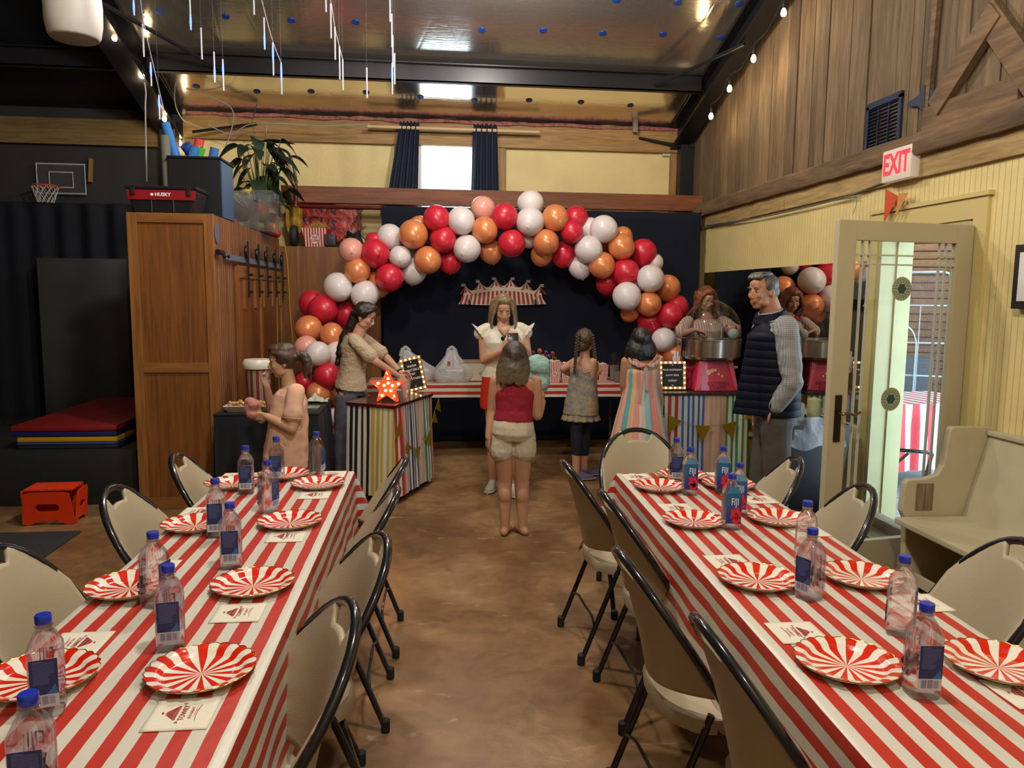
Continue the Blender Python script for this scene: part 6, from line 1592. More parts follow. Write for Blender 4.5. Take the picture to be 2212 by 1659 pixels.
MB().lathe([(.0, hj-.02), (.108, hj-.02), (.114, hj), (.114, hj+.03), (.10, hj+.05), (0, hj+.05)], 28).build('lid', M('lid_white', '#d8d4c6', .3), jr)
p = atZ(688, 868, .75)
o = MB().grid(26, 20, lambda u, v: ((u-.5)*.17*(1-.2*math.sin(v*3)), (v-.5)*.14, .012+.05*math.exp(-((u-.35)**2+(v-.5)**2)*9)+.012*math.sin(u*15)*math.sin(v*9))).build('crumpled_napkin', M('cloth_white', '#aeb09a', .8), loc=(p.x, p.y-.02, .75), solid=.004); tag(o, 'crumpled white cloth on the corner of the black table', 'napkin')
p = atZ(672, 884, .75); o = MB().ring_loft(frustum(.09, .09, .12, .12, 0, .02), cap=False).build('clear_tray', M('clear_tray', (.5, .5, .45), .1, alpha=.35), loc=(p.x, p.y, .75), solid=.003); tag(o, 'small clear plastic tray on the black table', 'tray')
# ------------------------------------------------------------------ right wall: exit sign, grille, hinge, bunting, cables
ex = thing('exit_sign', 'lit EXIT sign with red letters on the right wall', 'exit sign', tuple(atX(1955, 355, XR-.03)))
MB().box((-.03, 0, 0), (.065, .31, .205), bev=.012).build('housing', M('exit_cream', '#cfc4b4', .5, emit=(1, .8, .7), estr=.12), ex)
Te = frame((-.0635, .0, -.0), (0, -1, 0), (0, 0, 1))
text_mb('EXIT', .185, Te, bold=.006, sx=.74).build('lettering', M('exit_red', '#d80f1c', .4, emit=(1, .03, .05), estr=1.6), ex, smooth=False)
g = thing('bunting_flag', 'x', 'bunting')
bpy.data.objects.remove(g)
for (P, c, lb, nm) in (([(1913, 408), (1941, 424), (1909, 482)], '#c9502e', 'orange red cloth pennant hanging below the EXIT sign', 'a'), ([(1941, 418), (1962, 416), (1934, 470)], '#c98a4a', 'sheer amber pennant beside the orange red one', 'b'), ([(1988, 312), (2004, 316), (1993, 336)], '#6f9a4a', 'green pennant tip on the corner of the EXIT sign', 'c')):
    W = [atX(x, y, XR-.045-.01*ord(nm)%.02) for x, y in P]; mb = MB(); mb.add([tuple(q) for q in W], [(0, 1, 2)])
    o = mb.build('bunting_flag', M('flag_'+nm, c, .8), recenter=True, smooth=False, solid=.002); tag(o, lb, 'bunting', 'cloth pennants at the EXIT sign')
vn = thing('air_vent', 'dark metal air grille on the reclaimed boards', 'vent', tuple(atX(1908, 268, XR-.035)))
VM = M('vent_steel', (.06, .08, .13), .25, .8)
mb = MB()
for c, d in (((0, 0, .15), (.02, .40, .04)), ((0, 0, -.15), (.02, .40, .04)), ((0, .185, 0), (.02, .03, .30)), ((0, -.185, 0), (.02, .03, .30))): mb.box(c, d)
mb.build('vent_frame', VM, vn, smooth=False); MB().box((.012, 0, 0), (.004, .37, .28)).build('backing', BLACK, vn, smooth=False)
mb = MB()
for k in range(11): mb.box((0, 0, -.12+k*.024), (.014, .36, .006), rot=(0, .6, 0))
mb.box((0, .06, 0), (.012, .008, .27)); mb.box((0, -.06, 0), (.012, .008, .27)); mb.build('louvres', VM, vn, smooth=False)
hg = thing('strap_hinge', 'black butterfly strap hinge on the old barn timbers', 'hinge', tuple(atX(1999, 212, XR-.05)))
Tg = frame((-.0, 0, 0), (0, -1, 0), (0, 0, 1))
for s_ in (-1, 1): MB().prism([(s_*.01, .07), (s_*.07, .03), (s_*.17, .012), (s_*.185, 0), (s_*.17, -.012), (s_*.07, -.03), (s_*.01, -.07)][::-s_], .006, T=Tg).build('leaf', M('hinge_blue_black', (.05, .07, .11), .35, .7), hg, smooth=False)
MB().tube([(-.008, 0, -.075), (-.008, 0, .075)], .012, 10).build('knuckle', IRON, hg)
for g_, r_, lb in (([(1524, 488), (1560, 482), (1640, 470), (1745, 447), (1830, 424), (1880, 405), (1935, 385)], .006, 'grey conduit cable running along the pine board to the EXIT sign'), ([(1530, 490), (1600, 478), (1690, 458), (1790, 436), (1850, 425)], .004, 'second thin cable along the pine board'),
                   ([(1848, 422), (1850, 440), (1843, 462)], .002, 'loose wire end hanging below the cable'), ([(1518, 478), (1520, 505), (1518, 520), (1521, 545)], .004, 'black cord hanging at the right edge of the backdrop')):
    o = MB().tube(smoothpath([atX(x, y, XR-.04) for x, y in g_]), r_, 6).build('wall_cable', M('conduit', (.12, .12, .12), .5), recenter=True); tag(o, lb, 'cable')
o = MB().box(tuple(atY(1372, 268, 8.86)), (.055, .05, .19), bev=.006).build('sensor_box', M('sensor_grey', '#8a8478', .5), smooth=False); tag(o, 'small grey sensor box on the top plate right of the window', 'sensor')
o = MB().box(tuple(atY(1443, 332, 8.97)), (.14, .01, .06)).build('wall_label', M('label_paper', '#c4bca0', .7), smooth=False); tag(o, 'small pale label on the yellow far wall', 'label')
a_ = atX(2200, 600, XR-.02); b_ = atX(2196, 667, XR-.02)
o = MB().span((XR-.05, a_.y-.5, b_.z), (XR, a_.y, atX(2200, 530, XR-.02).z)).build('picture_frame', BLACK, smooth=False); tag(o, 'black picture frame cut by the right edge of the photo', 'picture frame')
MB().span((XR-.055, a_.y-.46, b_.z+.04), (XR-.05, a_.y-.04, atX(2200, 530, XR-.02).z-.04)).build('white_mount', WHITE, smooth=False, parent=o)
# trash can with clear liner
tc_ = thing('trash_can', 'black rubbish bin with a clear liner behind the glass door', 'bin', (2.78, 5.35, 0))
MB().ring_loft(frustum(.36, .40, .46, .50, 0, .70), cap=False).build('body', M('can_black', (.008, .008, .009), .35), tc_, smooth=False, solid=.006)
MB().box((0, 0, .01), (.36, .40, .015)).build('can_floor', BLACK, tc_, smooth=False)
def lin(u, v):
    a = 2*PI*u; c, s_ = math.cos(a), math.sin(a); r_ = (abs(c)**4+abs(s_)**4)**-.25; k = .245*(1+.05*v)+.02*noise.noise(Vector((c*5, s_*5, v*3)))
    return (k*r_*c, k*r_*s_*1.06, .76-.22*v+.02*math.sin(a*7)*v)
MB().grid(70, 10, lin).build('clear_liner', M('liner_film', (.6, .6, .6), .2, alpha=.35, bump=1, bscale=25), tc_)
for (dx, dy, h_, c, nm) in ((-.05, .0, .12, '#8c8a76', 'paper_plate_waste'), (.12, .08, .14, '#a09a6c', 'paper_roll_waste')):
    MB().lathe([(.0, 0), (.05, .0), (.05, h_), (0, h_+.02)], 14, (dx, dy, .70)).build(nm, M('waste_'+nm, c, .7), tc_)
# ------------------------------------------------------------------ glass door leaf, hinged at the near jamb and opened into the room
HX, HY = XR-.03, DY0-.02
end = atZ(1772, 1085, 0); end = Vector((2.19, 3.95, 0))
dl = thing('glass_door', 'open cream framed glass door with two lace stickers', 'door', (HX, HY, .012)); ang = math.atan2(end.y-HY, end.x-HX)
dl.rotation_euler = (0, 0, ang); DW = .90; DH = 2.00
DC = M('door_cream', '#b5aa8c', .45, bump=.1, bscale=18)
st_w, top_w, bot_w = .115, .105, .22
for nm, a, b2 in (('stile', (0, -.02, 0), (st_w, .02, DH)), ('stile', (DW-st_w, -.02, 0), (DW, .02, DH)), ('top_rail', (st_w, -.02, DH-top_w), (DW-st_w, .02, DH)), ('bottom_rail', (st_w, -.02, 0), (DW-st_w, .02, bot_w))):
    MB().span(a, b2, bev=.004).build(nm, DC, dl, smooth=False)
MB().span((st_w, -.004, bot_w), (DW-st_w, .004, DH-top_w)).build('glass_pane', clear_mat('door_glass', (.93, .96, .95), rough=.0, refr=0.0, fres=1.40, gl=.8), dl, smooth=False)
for x in (st_w+.055, st_w+.10, DW-st_w-.055, DW-st_w-.10): MB().span((x-.004, -.007, bot_w), (x+.004, .007, DH-top_w)).build('muntin', M('muntin_pale', '#b8b6a8', .4), dl, smooth=False)
for z in (DH-top_w-.075, DH-top_w-.125): MB().span((st_w, -.0075, z-.004), (DW-st_w, .0075, z+.004)).build('muntin', _mc['muntin_pale'], dl, smooth=False)
for z in (.25, 1.0, 1.78): MB().tube([(0, .0, z-.05), (0, .0, z+.05)], .010, 8).build('hinge', M('hinge_brass', (.35, .28, .15), .3, .9), dl)
BRZ = M('dark_bronze', (.03, .02, .015), .3, .8)
for s_ in (-1, 1):
    hp_ = MB().box((DW-.055, s_*.024, .93), (.042, .008, .26), bev=.004).build('handle_plate', BRZ, dl)
    MB().tube(smoothpath([(DW-.055, s_*.03, .96), (DW-.055, s_*.065, .96), (DW-.09, s_*.07, .965), (DW-.13, s_*.068, .955), (DW-.165, s_*.066, .968)], 4), .008, 8).build('lever', M('antique_bronze', (.16, .10, .05), .3, .8), hp_)
def lace(px, py, lb):
    d = ray(px, py); R2 = Matrix.Rotation(-ang, 3, 'Z'); o_ = R2 @ (CAM-Vector((HX, HY, .012))); dd_ = R2 @ d; t_ = (-o_.y)/dd_.y; p = o_+dd_*t_
    sd = 1 if o_.y > 0 else -1
    T = frame((p.x, sd*.006, p.z), (-sd, 0, 0), (0, 0, 1)); r_ = .066
    s = MB().prism([(r_*(1+.03*math.cos(k*2*PI/80*24))*math.cos(2*PI*k/80), r_*(1+.03*math.cos(k*2*PI/80*24))*math.sin(2*PI*k/80)) for k in range(80)], .001, T=T).build('lace_sticker', M('lace_cream', '#a8ab90', .7), dl, smooth=False)
    s['label'] = lb; mb = MB()
    mb.prism([(r_*.42*math.cos(2*PI*k/24)*(1+.12*math.cos(6*2*PI*k/24)), r_*.42*math.sin(2*PI*k/24)*(1+.12*math.cos(6*2*PI*k/24))) for k in range(24)], .0006, T=T, z0=.001)
    for q, n_, k_ in ((.60, 14, .10), (.78, 20, .08), (.90, 30, .045)):
        for j in range(n_):
            a = 2*PI*j/n_; mb.lathe([(r_*k_*.5, 0), (r_*k_*.85, 0), (r_*k_*.85, .0006), (r_*k_*.5, .0006)], 8, T=T @ Matrix.Translation((r_*q*math.cos(a), r_*q*math.sin(a), .001)), cap=False)
    mb.build('lace_pattern', M('lace_green', '#2f4c4a', .7), s, smooth=False)
lace(1946, 624, 'upper round lace sticker'); lace(1922, 862, 'lower round lace sticker')
# ------------------------------------------------------------------ cream church pew along the right wall
pw = thing('church_pew', 'worn cream painted wooden church pew by the door', 'bench', (0, 0, 0))
PC = M('pew_cream', '#b9ae90', .5, bump=.2, bscale=14, var=.06, vscale=5); BARE = wood('bare_wear', '#5c3b20', '#9a8a6c', 'z', scale=14, rough=.7)
PY1_ = 3.86; PYN = 1.2
Ts_ = frame((0, PY1_, 0), (1, 0, 0), (0, 0, 1))
prof = [(2.62, 0), (3.03, 0), (3.06, .42), (3.10-.02, .88), (3.085-.02, .91), (2.84, .91), (2.825, .895), (2.80, .70), (2.77, .645), (2.70, .625), (2.60, .62), (2.585, .60), (2.575, .45), (2.60, .40)]
for y in (PY1_, PYN):
    MB().prism(prof, .045, T=frame((0, y, 0), (1, 0, 0), (0, 0, 1))).build('end_panel', PC, pw, smooth=False, bev=.006)
MB().box((2.70, PY1_-.046, .525), (.10, .003, .15)).build('bare_patch', BARE, pw, smooth=False)
o = MB(); 
for (y0, y1) in ((PYN, PY1_-.05),): o.span((2.53, y0, .385), (2.98, y1, .42))
o.build('seat', PC, pw, smooth=False, bev=.008)
mb = MB(); mb.add([(2.93, PYN, .42), (2.93, PY1_-.05, .42), (3.05, PY1_-.05, .87), (3.05, PYN, .87), (2.96, PYN, .42), (2.96, PY1_-.05, .42), (3.075, PY1_-.05, .87), (3.075, PYN, .87)], [(0, 3, 2, 1), (4, 5, 6, 7), (3, 7, 6, 2), (0, 4, 7, 3), (1, 2, 6, 5)])
mb.build('backrest', PC, pw, smooth=False); MB().span((3.03, PYN, .865), (3.09, PY1_-.05, .89), bev=.006).build('back_rail', PC, pw, smooth=False)
MB().span((2.66, PYN, .04), (2.68, PY1_-.05, .10)).build('foot_rail', PC, pw, smooth=False)
# ------------------------------------------------------------------ the porch outside the door
GX0, GX1 = XR+T_, 9.5
DK = wood('grey_deck', '#8d9094', '#b8bcc0', 'x', scale=7, rough=.6, stretch=10)
mb = MB(); y = 3.4
k = 0; tt = []
while y < 14: mb.span((GX0+.02, y, -.10), (GX1, y+.135, -.03)); y += .14
struct(mb, 'ground_deck', DK, smooth=False)
o = MB().box((5.6, 7.7, -.02), (2.0, 1.5, .012), rot=(0, 0, .4)).build('outdoor_rug', M('slate_rug', '#4a4e55', .9, bump=.8, bscale=60, var=.3, vscale=14), smooth=False); tag(o, 'dark slate rug on the porch boards', 'rug')
pt = thing('porch_table', 'porch table under a red and white striped cloth', 'table', (4.32, 6.32, -.03), .15)
MB().box((0, 0, .74), (1.0, .70, .03)).build('tabletop', M('table_top_white', (.6, .58, .53), .5), pt, smooth=False)
for x in (-.45, .45):
    for y in (-.3, .3): MB().tube([(x, y, .72), (x, y, 0)], .015, 8).build('leg', LEGM, pt)
RW2 = stripes('porch_cloth', [(.5, '#c8323c'), (1, '#d8dce4')], 1/24, 'UV', 0, rough=.5)
draped_box(pt, [(-.5, -.36), (.5, -.36), (.5, .36), (-.5, .36)], .758, .20, RW2, .012, 1)
MB().grid(2, 60, lambda u, v: ((v-.5)*1.0, (u-.5)*.72, .76), lambda u, v: (v*.35, u)).build('cloth_top', RW2, pt, smooth=False)
CG = M('cage_white', '#c4ccd6', .4, .2)
cg = thing('wire_gate', 'white wire cage panel with arched door on the porch', 'cage', (5.55, 8.2, -.03), -.5); cg.scale = (.62, 1, .94)
def cagepanel(w_, h_, x0, r_=.012, arch=False):
    mb = MB(); pts = [(x0, 0, 0), (x0, 0, h_-.1), (x0+.03, 0, h_-.02), (x0+.1, 0, h_), (x0+w_-.1, 0, h_), (x0+w_-.03, 0, h_-.02), (x0+w_, 0, h_-.1), (x0+w_, 0, 0)]
    mb.tube(pts, r_, 6); return mb
cagepanel(1.0, 2.05, -.5).build('frame', CG, cg)
mb = MB()
for z in (.35, .8, 1.2, 1.65): mb.tube([(-.5, 0, z), (.5, 0, z)], .010, 5)
mb.tube([(.05, 0, 0), (.05, 0, 1.65)], .010, 5); mb.build('crossbars', CG, cg)
mb = MB()
for k in range(1, 40): mb.tube([(-.5+k*.025, 0, .02), (-.5+k*.025, 0, 2.02)], .0016, 4)
for k in range(1, 26): mb.tube([(-.5, 0, k*.08), (.5, 0, k*.08)], .0014, 4)
mb.build('mesh_wires', M('cage_wire', (.14, .15, .18), .5), cg)
mb = MB().tube([(-.42, -.02, .02), (-.42, -.02, 1.15)]+[(-.20-.22*math.cos(PI*k/10), -.02, 1.15+.25*math.sin(PI*k/10)) for k in range(11)]+[(.02, -.02, .02)], .011, 6); mb.build('arched_door', CG, cg)
for i, (x, y) in enumerate(((5.1, 7.0), (5.55, 7.35))):
    o = MB().span((x, y, -.03), (x+.05, y+.05, 2.7)).build('porch_post', M('post_white', '#b9c2cc', .5), smooth=False); tag(o, ('left', 'right')[i]+' slim white porch post outside the door', 'post')
# slatted brown shed, hedge and an added roof
SLAT = wood('brown_slats', '#5a3318', '#84502a', 'x', scale=6, rough=.7, stretch=8)
mb = MB(); z = 0
while z < 3.2: mb.box((7.2, 10.8, z+.05), (5.6, .05, .095), rot=(.12, 0, -.45)); z += .115
mb.box((7.2, 10.86, 1.6), (5.6, .02, 3.3), rot=(0, 0, -.45)); o = mb.build('slatted_shed', SLAT, smooth=False); tag(o, 'brown horizontally slatted shed wall beyond the porch', 'shed')
HG = M('hedge_green', '#3f7a34', .9, bump=1, bscale=8, var=.5, vscale=6)
o = MB().grid(30, 20, lambda u, v: (7.6+1.6*u, 9.4-.8*u+.15*noise.noise(Vector((u*8, v*8, 2))), 2.4*v)).build('hedge', HG); tag(o, 'bright green hedge seen through the door glass', 'hedge'); o['kind'] = 'stuff'
o = MB().box((6.2, 10.2, .40), (1.6, .5, .8), rot=(0, 0, -.45), bev=.02).build('grill_cabinet', M('grill_black', (.03, .035, .045), .35), smooth=False); tag(o, 'dark grill cabinet standing before the slatted shed', 'grill')
mb = MB().span((GX0, 3.2, 2.75), (6.2, 14, 2.82)); struct(mb, 'trim_added_roof', M('added_roof', '#8a6a48', .8), smooth=False)  # unseen roof, added to shade the deck from the bright sky
pc_ = MB().tube(smoothpath([(3.72, 5.35, -.03), (3.74, 5.25, .40), (3.72, 5.22, .46), (3.62, 5.25, .47), (3.45, 5.35, .47)], 4), .014, 8).tube([(3.45, 5.75, -.03), (3.60, 5.30, .45)], .012, 8).build('porch_chair_frame', TUBE, recenter=True); tag(pc_, 'black tube chair frame on the porch by the doorway', 'chair')
# ================================================================== PEOPLE
def remeshed(mb, name, mt, parent, voxel=.005, smooth=3, wr=0.0, ws=9, fn=None, seed=0, kind=None):
    """one continuous surface grown over the overlapping volumes, then relaxed"""
    me = bpy.data.meshes.new(name); o_ = parent.location if parent else Vector()
    me.from_pydata([(p[0]-o_[0], p[1]-o_[1], p[2]-o_[2]) for p in mb.v], [], mb.f); me.update()
    t = bpy.data.objects.new('tmp', me); COL.objects.link(t)
    md = t.modifiers.new('r', 'REMESH'); md.mode = 'VOXEL'; md.voxel_size = voxel; md.use_smooth_shade = True
    dg = bpy.context.evaluated_depsgraph_get(); m2 = bpy.data.meshes.new_from_object(t.evaluated_get(dg))
    bpy.data.objects.remove(t); bpy.data.meshes.remove(me); m2.name = name
    bm = bmesh.new(); bm.from_mesh(m2)
    for _ in range(smooth): bmesh.ops.smooth_vert(bm, verts=bm.verts, factor=.5, use_axis_x=True, use_axis_y=True, use_axis_z=True)
    bm.normal_update()
    if wr or fn:
        for v in bm.verts:
            d = 0
            if wr: q = v.co*ws; d += wr*(noise.noise(Vector((q.x+seed, q.y, q.z*1.3)))+.5*noise.noise(Vector((q.x*2.3, q.y*2.3+seed, q.z*2.6))))
            if fn: d += fn(v.co+o_, v.normal)
            v.co += v.normal*d
    for f in bm.faces: f.smooth = True
    bm.to_mesh(m2); bm.free(); m2.materials.clear(); m2.materials.append(mt)
    o = bpy.data.objects.new(name, m2); COL.objects.link(o); o.parent = parent
    return o
def limb(mb, pts, rad, seg=14, n=6):
    """tapering limb through the joints with rounded ends"""
    P = [Vector(p) for p in pts]; S = smoothpath(P, n); R = []
    for i in range(len(P)-1):
        for k in range(n):
            t = k/n; t = t*t*(3-2*t); R.append(rad[i]*(1-t)+rad[i+1]*t)
    R.append(rad[-1]); mb.tube(S, R, seg); mb.ell(P[0], rad[0], 12, 8); mb.ell(P[-1], rad[-1], 12, 8)
def bent(mb, pts, rad, seg=14):
    """straight segments meeting at the joint (elbow, knee)"""
    for i in range(len(pts)-1):
        a, b = Vector(pts[i]), Vector(pts[i+1]); ra, rb2 = rad[i], rad[i+1]; m1 = a.lerp(b, .35)
        mb.tube([a, m1, b], [ra, (ra*.62+rb2*.38)*1.06, rb2], seg)
        mb.ell(a, ra, 12, 8); mb.ell(b, rb2, 12, 8)
def torso(mb, P, S, rh, rs, spec, k, front=0.0, uvrings=None):
    up = (S-P).normalized(); rings = []
    for (t, a, b, yo) in spec:
        c = P.lerp(S, t); r = rh.lerp(rs, max(0, min(1, t))).normalized(); f = up.cross(r).normalized(); r = f.cross(up)
        ring = []
        for j in range(28):
            an = 2*PI*j/28; cs, sn = math.cos(an), math.sin(an); q = (abs(cs)**2.4+abs(sn)**2.4)**(-1/2.4)
            ring.append(c+r*(a*k*q*cs)+f*(b*k*q*sn+yo*k))
        rings.append(ring)
    mb.ring_loft(rings); return rings
def hand(mb, wr, d, pn, s=1.0, curl=.6, thumb=1, spread=.0, fl=1.0):
    """palm, four unequal jointed fingers and a thumb; d = direction, pn = palm normal (towards which fingers close), thumb = side"""
    d = Vector(d).normalized(); pn = Vector(pn); pn = (pn-d*pn.dot(d)).normalized(); sd = d.cross(pn)*thumb; wr = Vector(wr)
    for q in (-.6, -.2, .2, .6):
        mb.tube([wr+sd*q*.028*s, wr+d*.045*s+sd*q*.040*s, wr+d*.088*s+sd*q*.046*s], [.014*s, .0145*s, .011*s], 8)
    mb.ell(wr, .022*s, 10, 8)
    for i, (o_, ln) in enumerate(((.030, .070), (.010, .078), (-.010, .072), (-.029, .056))):
        p = wr+d*.086*s+sd*o_*s; a = curl*.55; pts = [p]; rr_ = [.0092*s]
        for j, f in enumerate((.45, .31, .24)):
            dd = d*math.cos(a)+pn*math.sin(a)+sd*(o_*spread*8); p = p+dd.normalized()*ln*s*f*fl; pts.append(p); rr_.append((.0085, .0078, .0065)[j]*s); a += curl*.75
        mb.tube(pts, rr_, 8); mb.ell(pts[-1], rr_[-1], 8, 6)
    p = wr+d*.022*s+sd*.028*s; t1 = p+(d*.55+sd*.75+pn*.35).normalized()*.036*s; t2 = t1+(d*.85+sd*.25+pn*.5).normalized()*.030*s; t3 = t2+(d*.9-sd*.05+pn*.5).normalized()*.022*s
    mb.tube([p, t1, t2, t3], [.014*s, .011*s, .0095*s, .0075*s], 8); mb.ell(t3, .0075*s, 8, 6)
def headframe(c, face, tilt=0.0, roll=0.0):
    y = Vector(face).normalized(); z = Vector((0, 0, 1)); x = y.cross(z).normalized(); z = x.cross(y)
    T = Matrix(((x.x, y.x, z.x, c[0]), (x.y, y.y, z.y, c[1]), (x.z, y.z, z.z, c[2]), (0, 0, 0, 1)))
    return T @ Matrix.Rotation(roll, 4, 'Y')
def head(mb, T, s, slim=1.0, jaw=1.0):
    e = lambda c, r, rot=None: mb.ell(Vector(c)*s, tuple(q*s for q in r), 18, 12, rot=rot, T=T)
    e((0, -.014, .028), (.073*slim, .090, .082)); e((0, .022, -.020), (.060*slim, .066, .086)); e((0, .050, -.088), (.027*jaw, .024, .022))
    for q in (-1, 1):
        e((q*.032*jaw, .022, -.066), (.026, .042, .028)); e((q*.034, .062, -.022), (.022, .020, .024)); e((q*.073*slim, -.008, -.010), (.009, .019, .031), (0, 0, q*.35)); e((q*.010, .094, -.037), (.0085, .009, .0075))
        e((q*.030, .080, .024), (.022, .008, .006))
    mb.tube([T @ (Vector(p)*s) for p in ((0, .082, .012), (0, .093, -.008), (0, .104, -.030))], [.0065*s, .007*s, .0092*s], 8); e((0, .098, -.033), (.0095, .0085, .008))
    e((0, .080, -.056), (.022, .012, .012)); e((0, .060, .045), (.045, .025, .03))
SKINW = {}
def skin(name, col): return M('skin_'+name, col, .52, spec=.35, bump=.05, bscale=90, var=.05, vscale=14)
LIP = M('lip', '#a85a50', .4); EYEW = M('eye_white', (.40, .36, .33), .2); BROWN = M('iris_brown', (.06, .03, .015), .15); LASH = M('lash_dark', (.02, .012, .008), .7)
def face(parent, T, s, look='open', smile=0.0, brow=(.06, .035, .02), lip=LIP, glasses=False):
    o_ = parent.location; L2 = Matrix.Translation(-o_) @ T
    W = lambda p: L2 @ (Vector(p)*s)
    for q in (-1, 1):
        if look == 'open':
            e = MB().ell(Vector((q*.030, .0765, .001))*s, (.0115*s, .0080*s, .0050*s), 12, 8, T=L2).build('eye', EYEW, parent)
            MB().ell(Vector((q*.030, .0838, .001))*s, (.0056*s, .0022*s, .0056*s), 10, 6, T=L2).build('iris', BROWN, e)
        mb = MB().tube([W((q*(.017+.026*t), .0835-.006*abs(t-.5)-.004*t, (.0075 if look == 'open' else -.004)+(.003 if look == 'open' else -.003)*math.sin(PI*t))) for t in (0, .25, .5, .75, 1)], [.0012*s, .0018*s, .002*s, .0018*s, .001*s], 5)
        mb.build('eyelid', LASH, parent)
        MB().tube([W((q*(.012+.036*t), .0875-.010*t*t, .022+.006*math.sin(PI*t*.8))) for t in (0, .3, .6, 1)], [.0032*s, .004*s, .0034*s, .0015*s], 6).build('eyebrow', M('brow_%d' % int(brow[0]*1000), brow, .8), parent)
    pts = [(-.022-.004*smile, .081-.004*smile, -.0585+.011*smile), (-.012, .0905, -.0585+.002*smile), (0, .0925, -.060-.001*smile), (.012, .0905, -.0585+.002*smile), (.022+.004*smile, .081-.004*smile, -.0585+.011*smile)]
    MB().tube([W(p) for p in pts], [.0015*s, .0032*s, .0030*s, .0032*s, .0015*s], 7).build('upper_lip', lip, parent)
    pts = [(x, y-.001, z-.0075-(.008 if abs(x) < .015 else 0)*smile*.8) for x, y, z in pts]
    MB().tube([W(p) for p in pts], [.0014*s, .0036*s, .0042*s, .0036*s, .0014*s], 7).build('lower_lip', lip, parent)
    if smile > .5:
        MB().tube([W((x*.8, y-.001, z-.0055+.0015)) for x, y, z in [(-.024, .083, -.052), (-.012, .0895, -.0575), (0, .091, -.0595), (.012, .0895, -.0575), (.024, .083, -.052)]], .0028*s, 6).build('teeth', M('teeth', (.75, .72, .66), .3), parent)
def hairmat(name, c1, c2):
    m = wood('hair_'+name, c1, c2, 'z', scale=38, rough=.42, stretch=7, bump=.9); return m
def locks(mb, T, s, roots, ends, r0, r1, mid=None, n=8):
    for a, b in zip(roots, ends):
        A, B2 = T @ (Vector(a)*s), Vector(b); Mi = (A+B2)/2+Vector(mid or (0, 0, 0)); mb.tube(bez(A, Mi, B2, n), [r0*(1-t/n)+r1*(t/n) for t in range(n+1)], 8)
def foot(mb, an, d, s=1.0, flat=.0):
    d = Vector(d); d.z = 0; d.normalize(); an = Vector(an); z = .03*s
    h = Vector((an.x, an.y, 0)); mb.tube([h-d*.045*s+Vector((0, 0, z)), h+d*.04*s+Vector((0, 0, z*1.25)), h+d*.12*s+Vector((0, 0, z*.8)), h+d*.165*s+Vector((0, 0, z*.6))], [.030*s, .034*s, .036*s, .022*s], 12, flat=1.0)
    mb.ell(h-d*.04*s+Vector((0, 0, z)), .030*s, 10, 8); mb.tube([an, h+Vector((0, 0, z*1.3))], [.032*s, .032*s], 10)
def shoe(parent, an, d, s, mt, sole, name='shoe', lace=None):
    o_ = parent.location; d = Vector(d); d.z = 0; d.normalize(); h = Vector((an[0], an[1], 0)); mb = MB()
    sd = Vector((d.y, -d.x, 0)); rings = []
    for (t, w_, ht) in ((-.075, .018, .03), (-.065, .030, .06), (-.02, .034, .085), (.03, .036, .078), (.08, .042, .055), (.13, .042, .045), (.17, .032, .035), (.19, .012, .02)):
        rings.append([h+d*t*s+sd*(w_*s*math.cos(a))+Vector((0, 0, .018*s+max(0, math.sin(a))*(ht-.0)*s+min(0, math.sin(a))*.008*s)) for a in [2*PI*j/14 for j in range(14)]])
    o = remeshed(mb.ring_loft(rings), name, mt, parent, .005, 2)
    mb = MB(); rings = [[h-o_+d*t*s*1.02+sd*(w_*1.10*s*math.cos(a))+Vector((0, 0, .013*s+.012*s*math.sin(a))) for a in [2*PI*j/12 for j in range(12)]] for (t, w_) in ((-.08, .016), (-.07, .03), (0, .034), (.08, .043), (.14, .042), (.18, .03), (.197, .012))]
    q = mb.ring_loft(rings).build('sole', sole, o)
    if lace:
        mb = MB()
        for k in range(4): c = h-o_+d*(.03+k*.022)*s+Vector((0, 0, (.098-.010*k)*s)); mb.tube([c-sd*.024*s-Vector((0, 0, .012*s)), c, c+sd*.024*s-Vector((0, 0, .012*s))], .0035*s, 5)
        mb.build('laces', lace, o)
    return o
FEM = [(-.14, .105, .085, 0), (0, .170, .118, -.012), (.16, .165, .112, -.008), (.40, .128, .092, 0), (.60, .140, .104, .008), (.78, .158, .118, .012), (.92, .165, .092, 0), (1.0, .145, .07, -.004), (1.07, .070, .055, -.008)]
KID = [(-.14, .095, .075, 0), (0, .130, .100, -.008), (.2, .124, .094, -.002), (.42, .112, .086, 0), (.65, .122, .090, .0), (.85, .135, .086, 0), (.96, .130, .070, -.004), (1.0, .112, .06, -.004), (1.07, .055, .048, -.004)]
MALE = [(-.14, .120, .10, 0), (0, .172, .122, -.006), (.2, .168, .118, .004), (.42, .162, .115, .012), (.65, .178, .125, .008), (.83, .200, .125, .004), (.94, .200, .10, 0), (1.0, .17, .082, -.006), (1.08, .075, .065, -.01)]
def grow(sp, g, t0=-.2, t1=1.2, fl=0):
    return [(t, a+g+fl*max(0, .5-t), b+g+fl*max(0, .5-t), y) for (t, a, b, y) in sp if t0 <= t <= t1]
def setup(name, label, Y0, ax):
    p = thing('person', label, 'person', (ax, Y0, 0)); return p
LEFTX = Vector((-1, 0, 0)); RIGHTX = Vector((1, 0, 0)); AWAY = Vector((0, 1, 0)); NEAR = Vector((0, -1, 0))
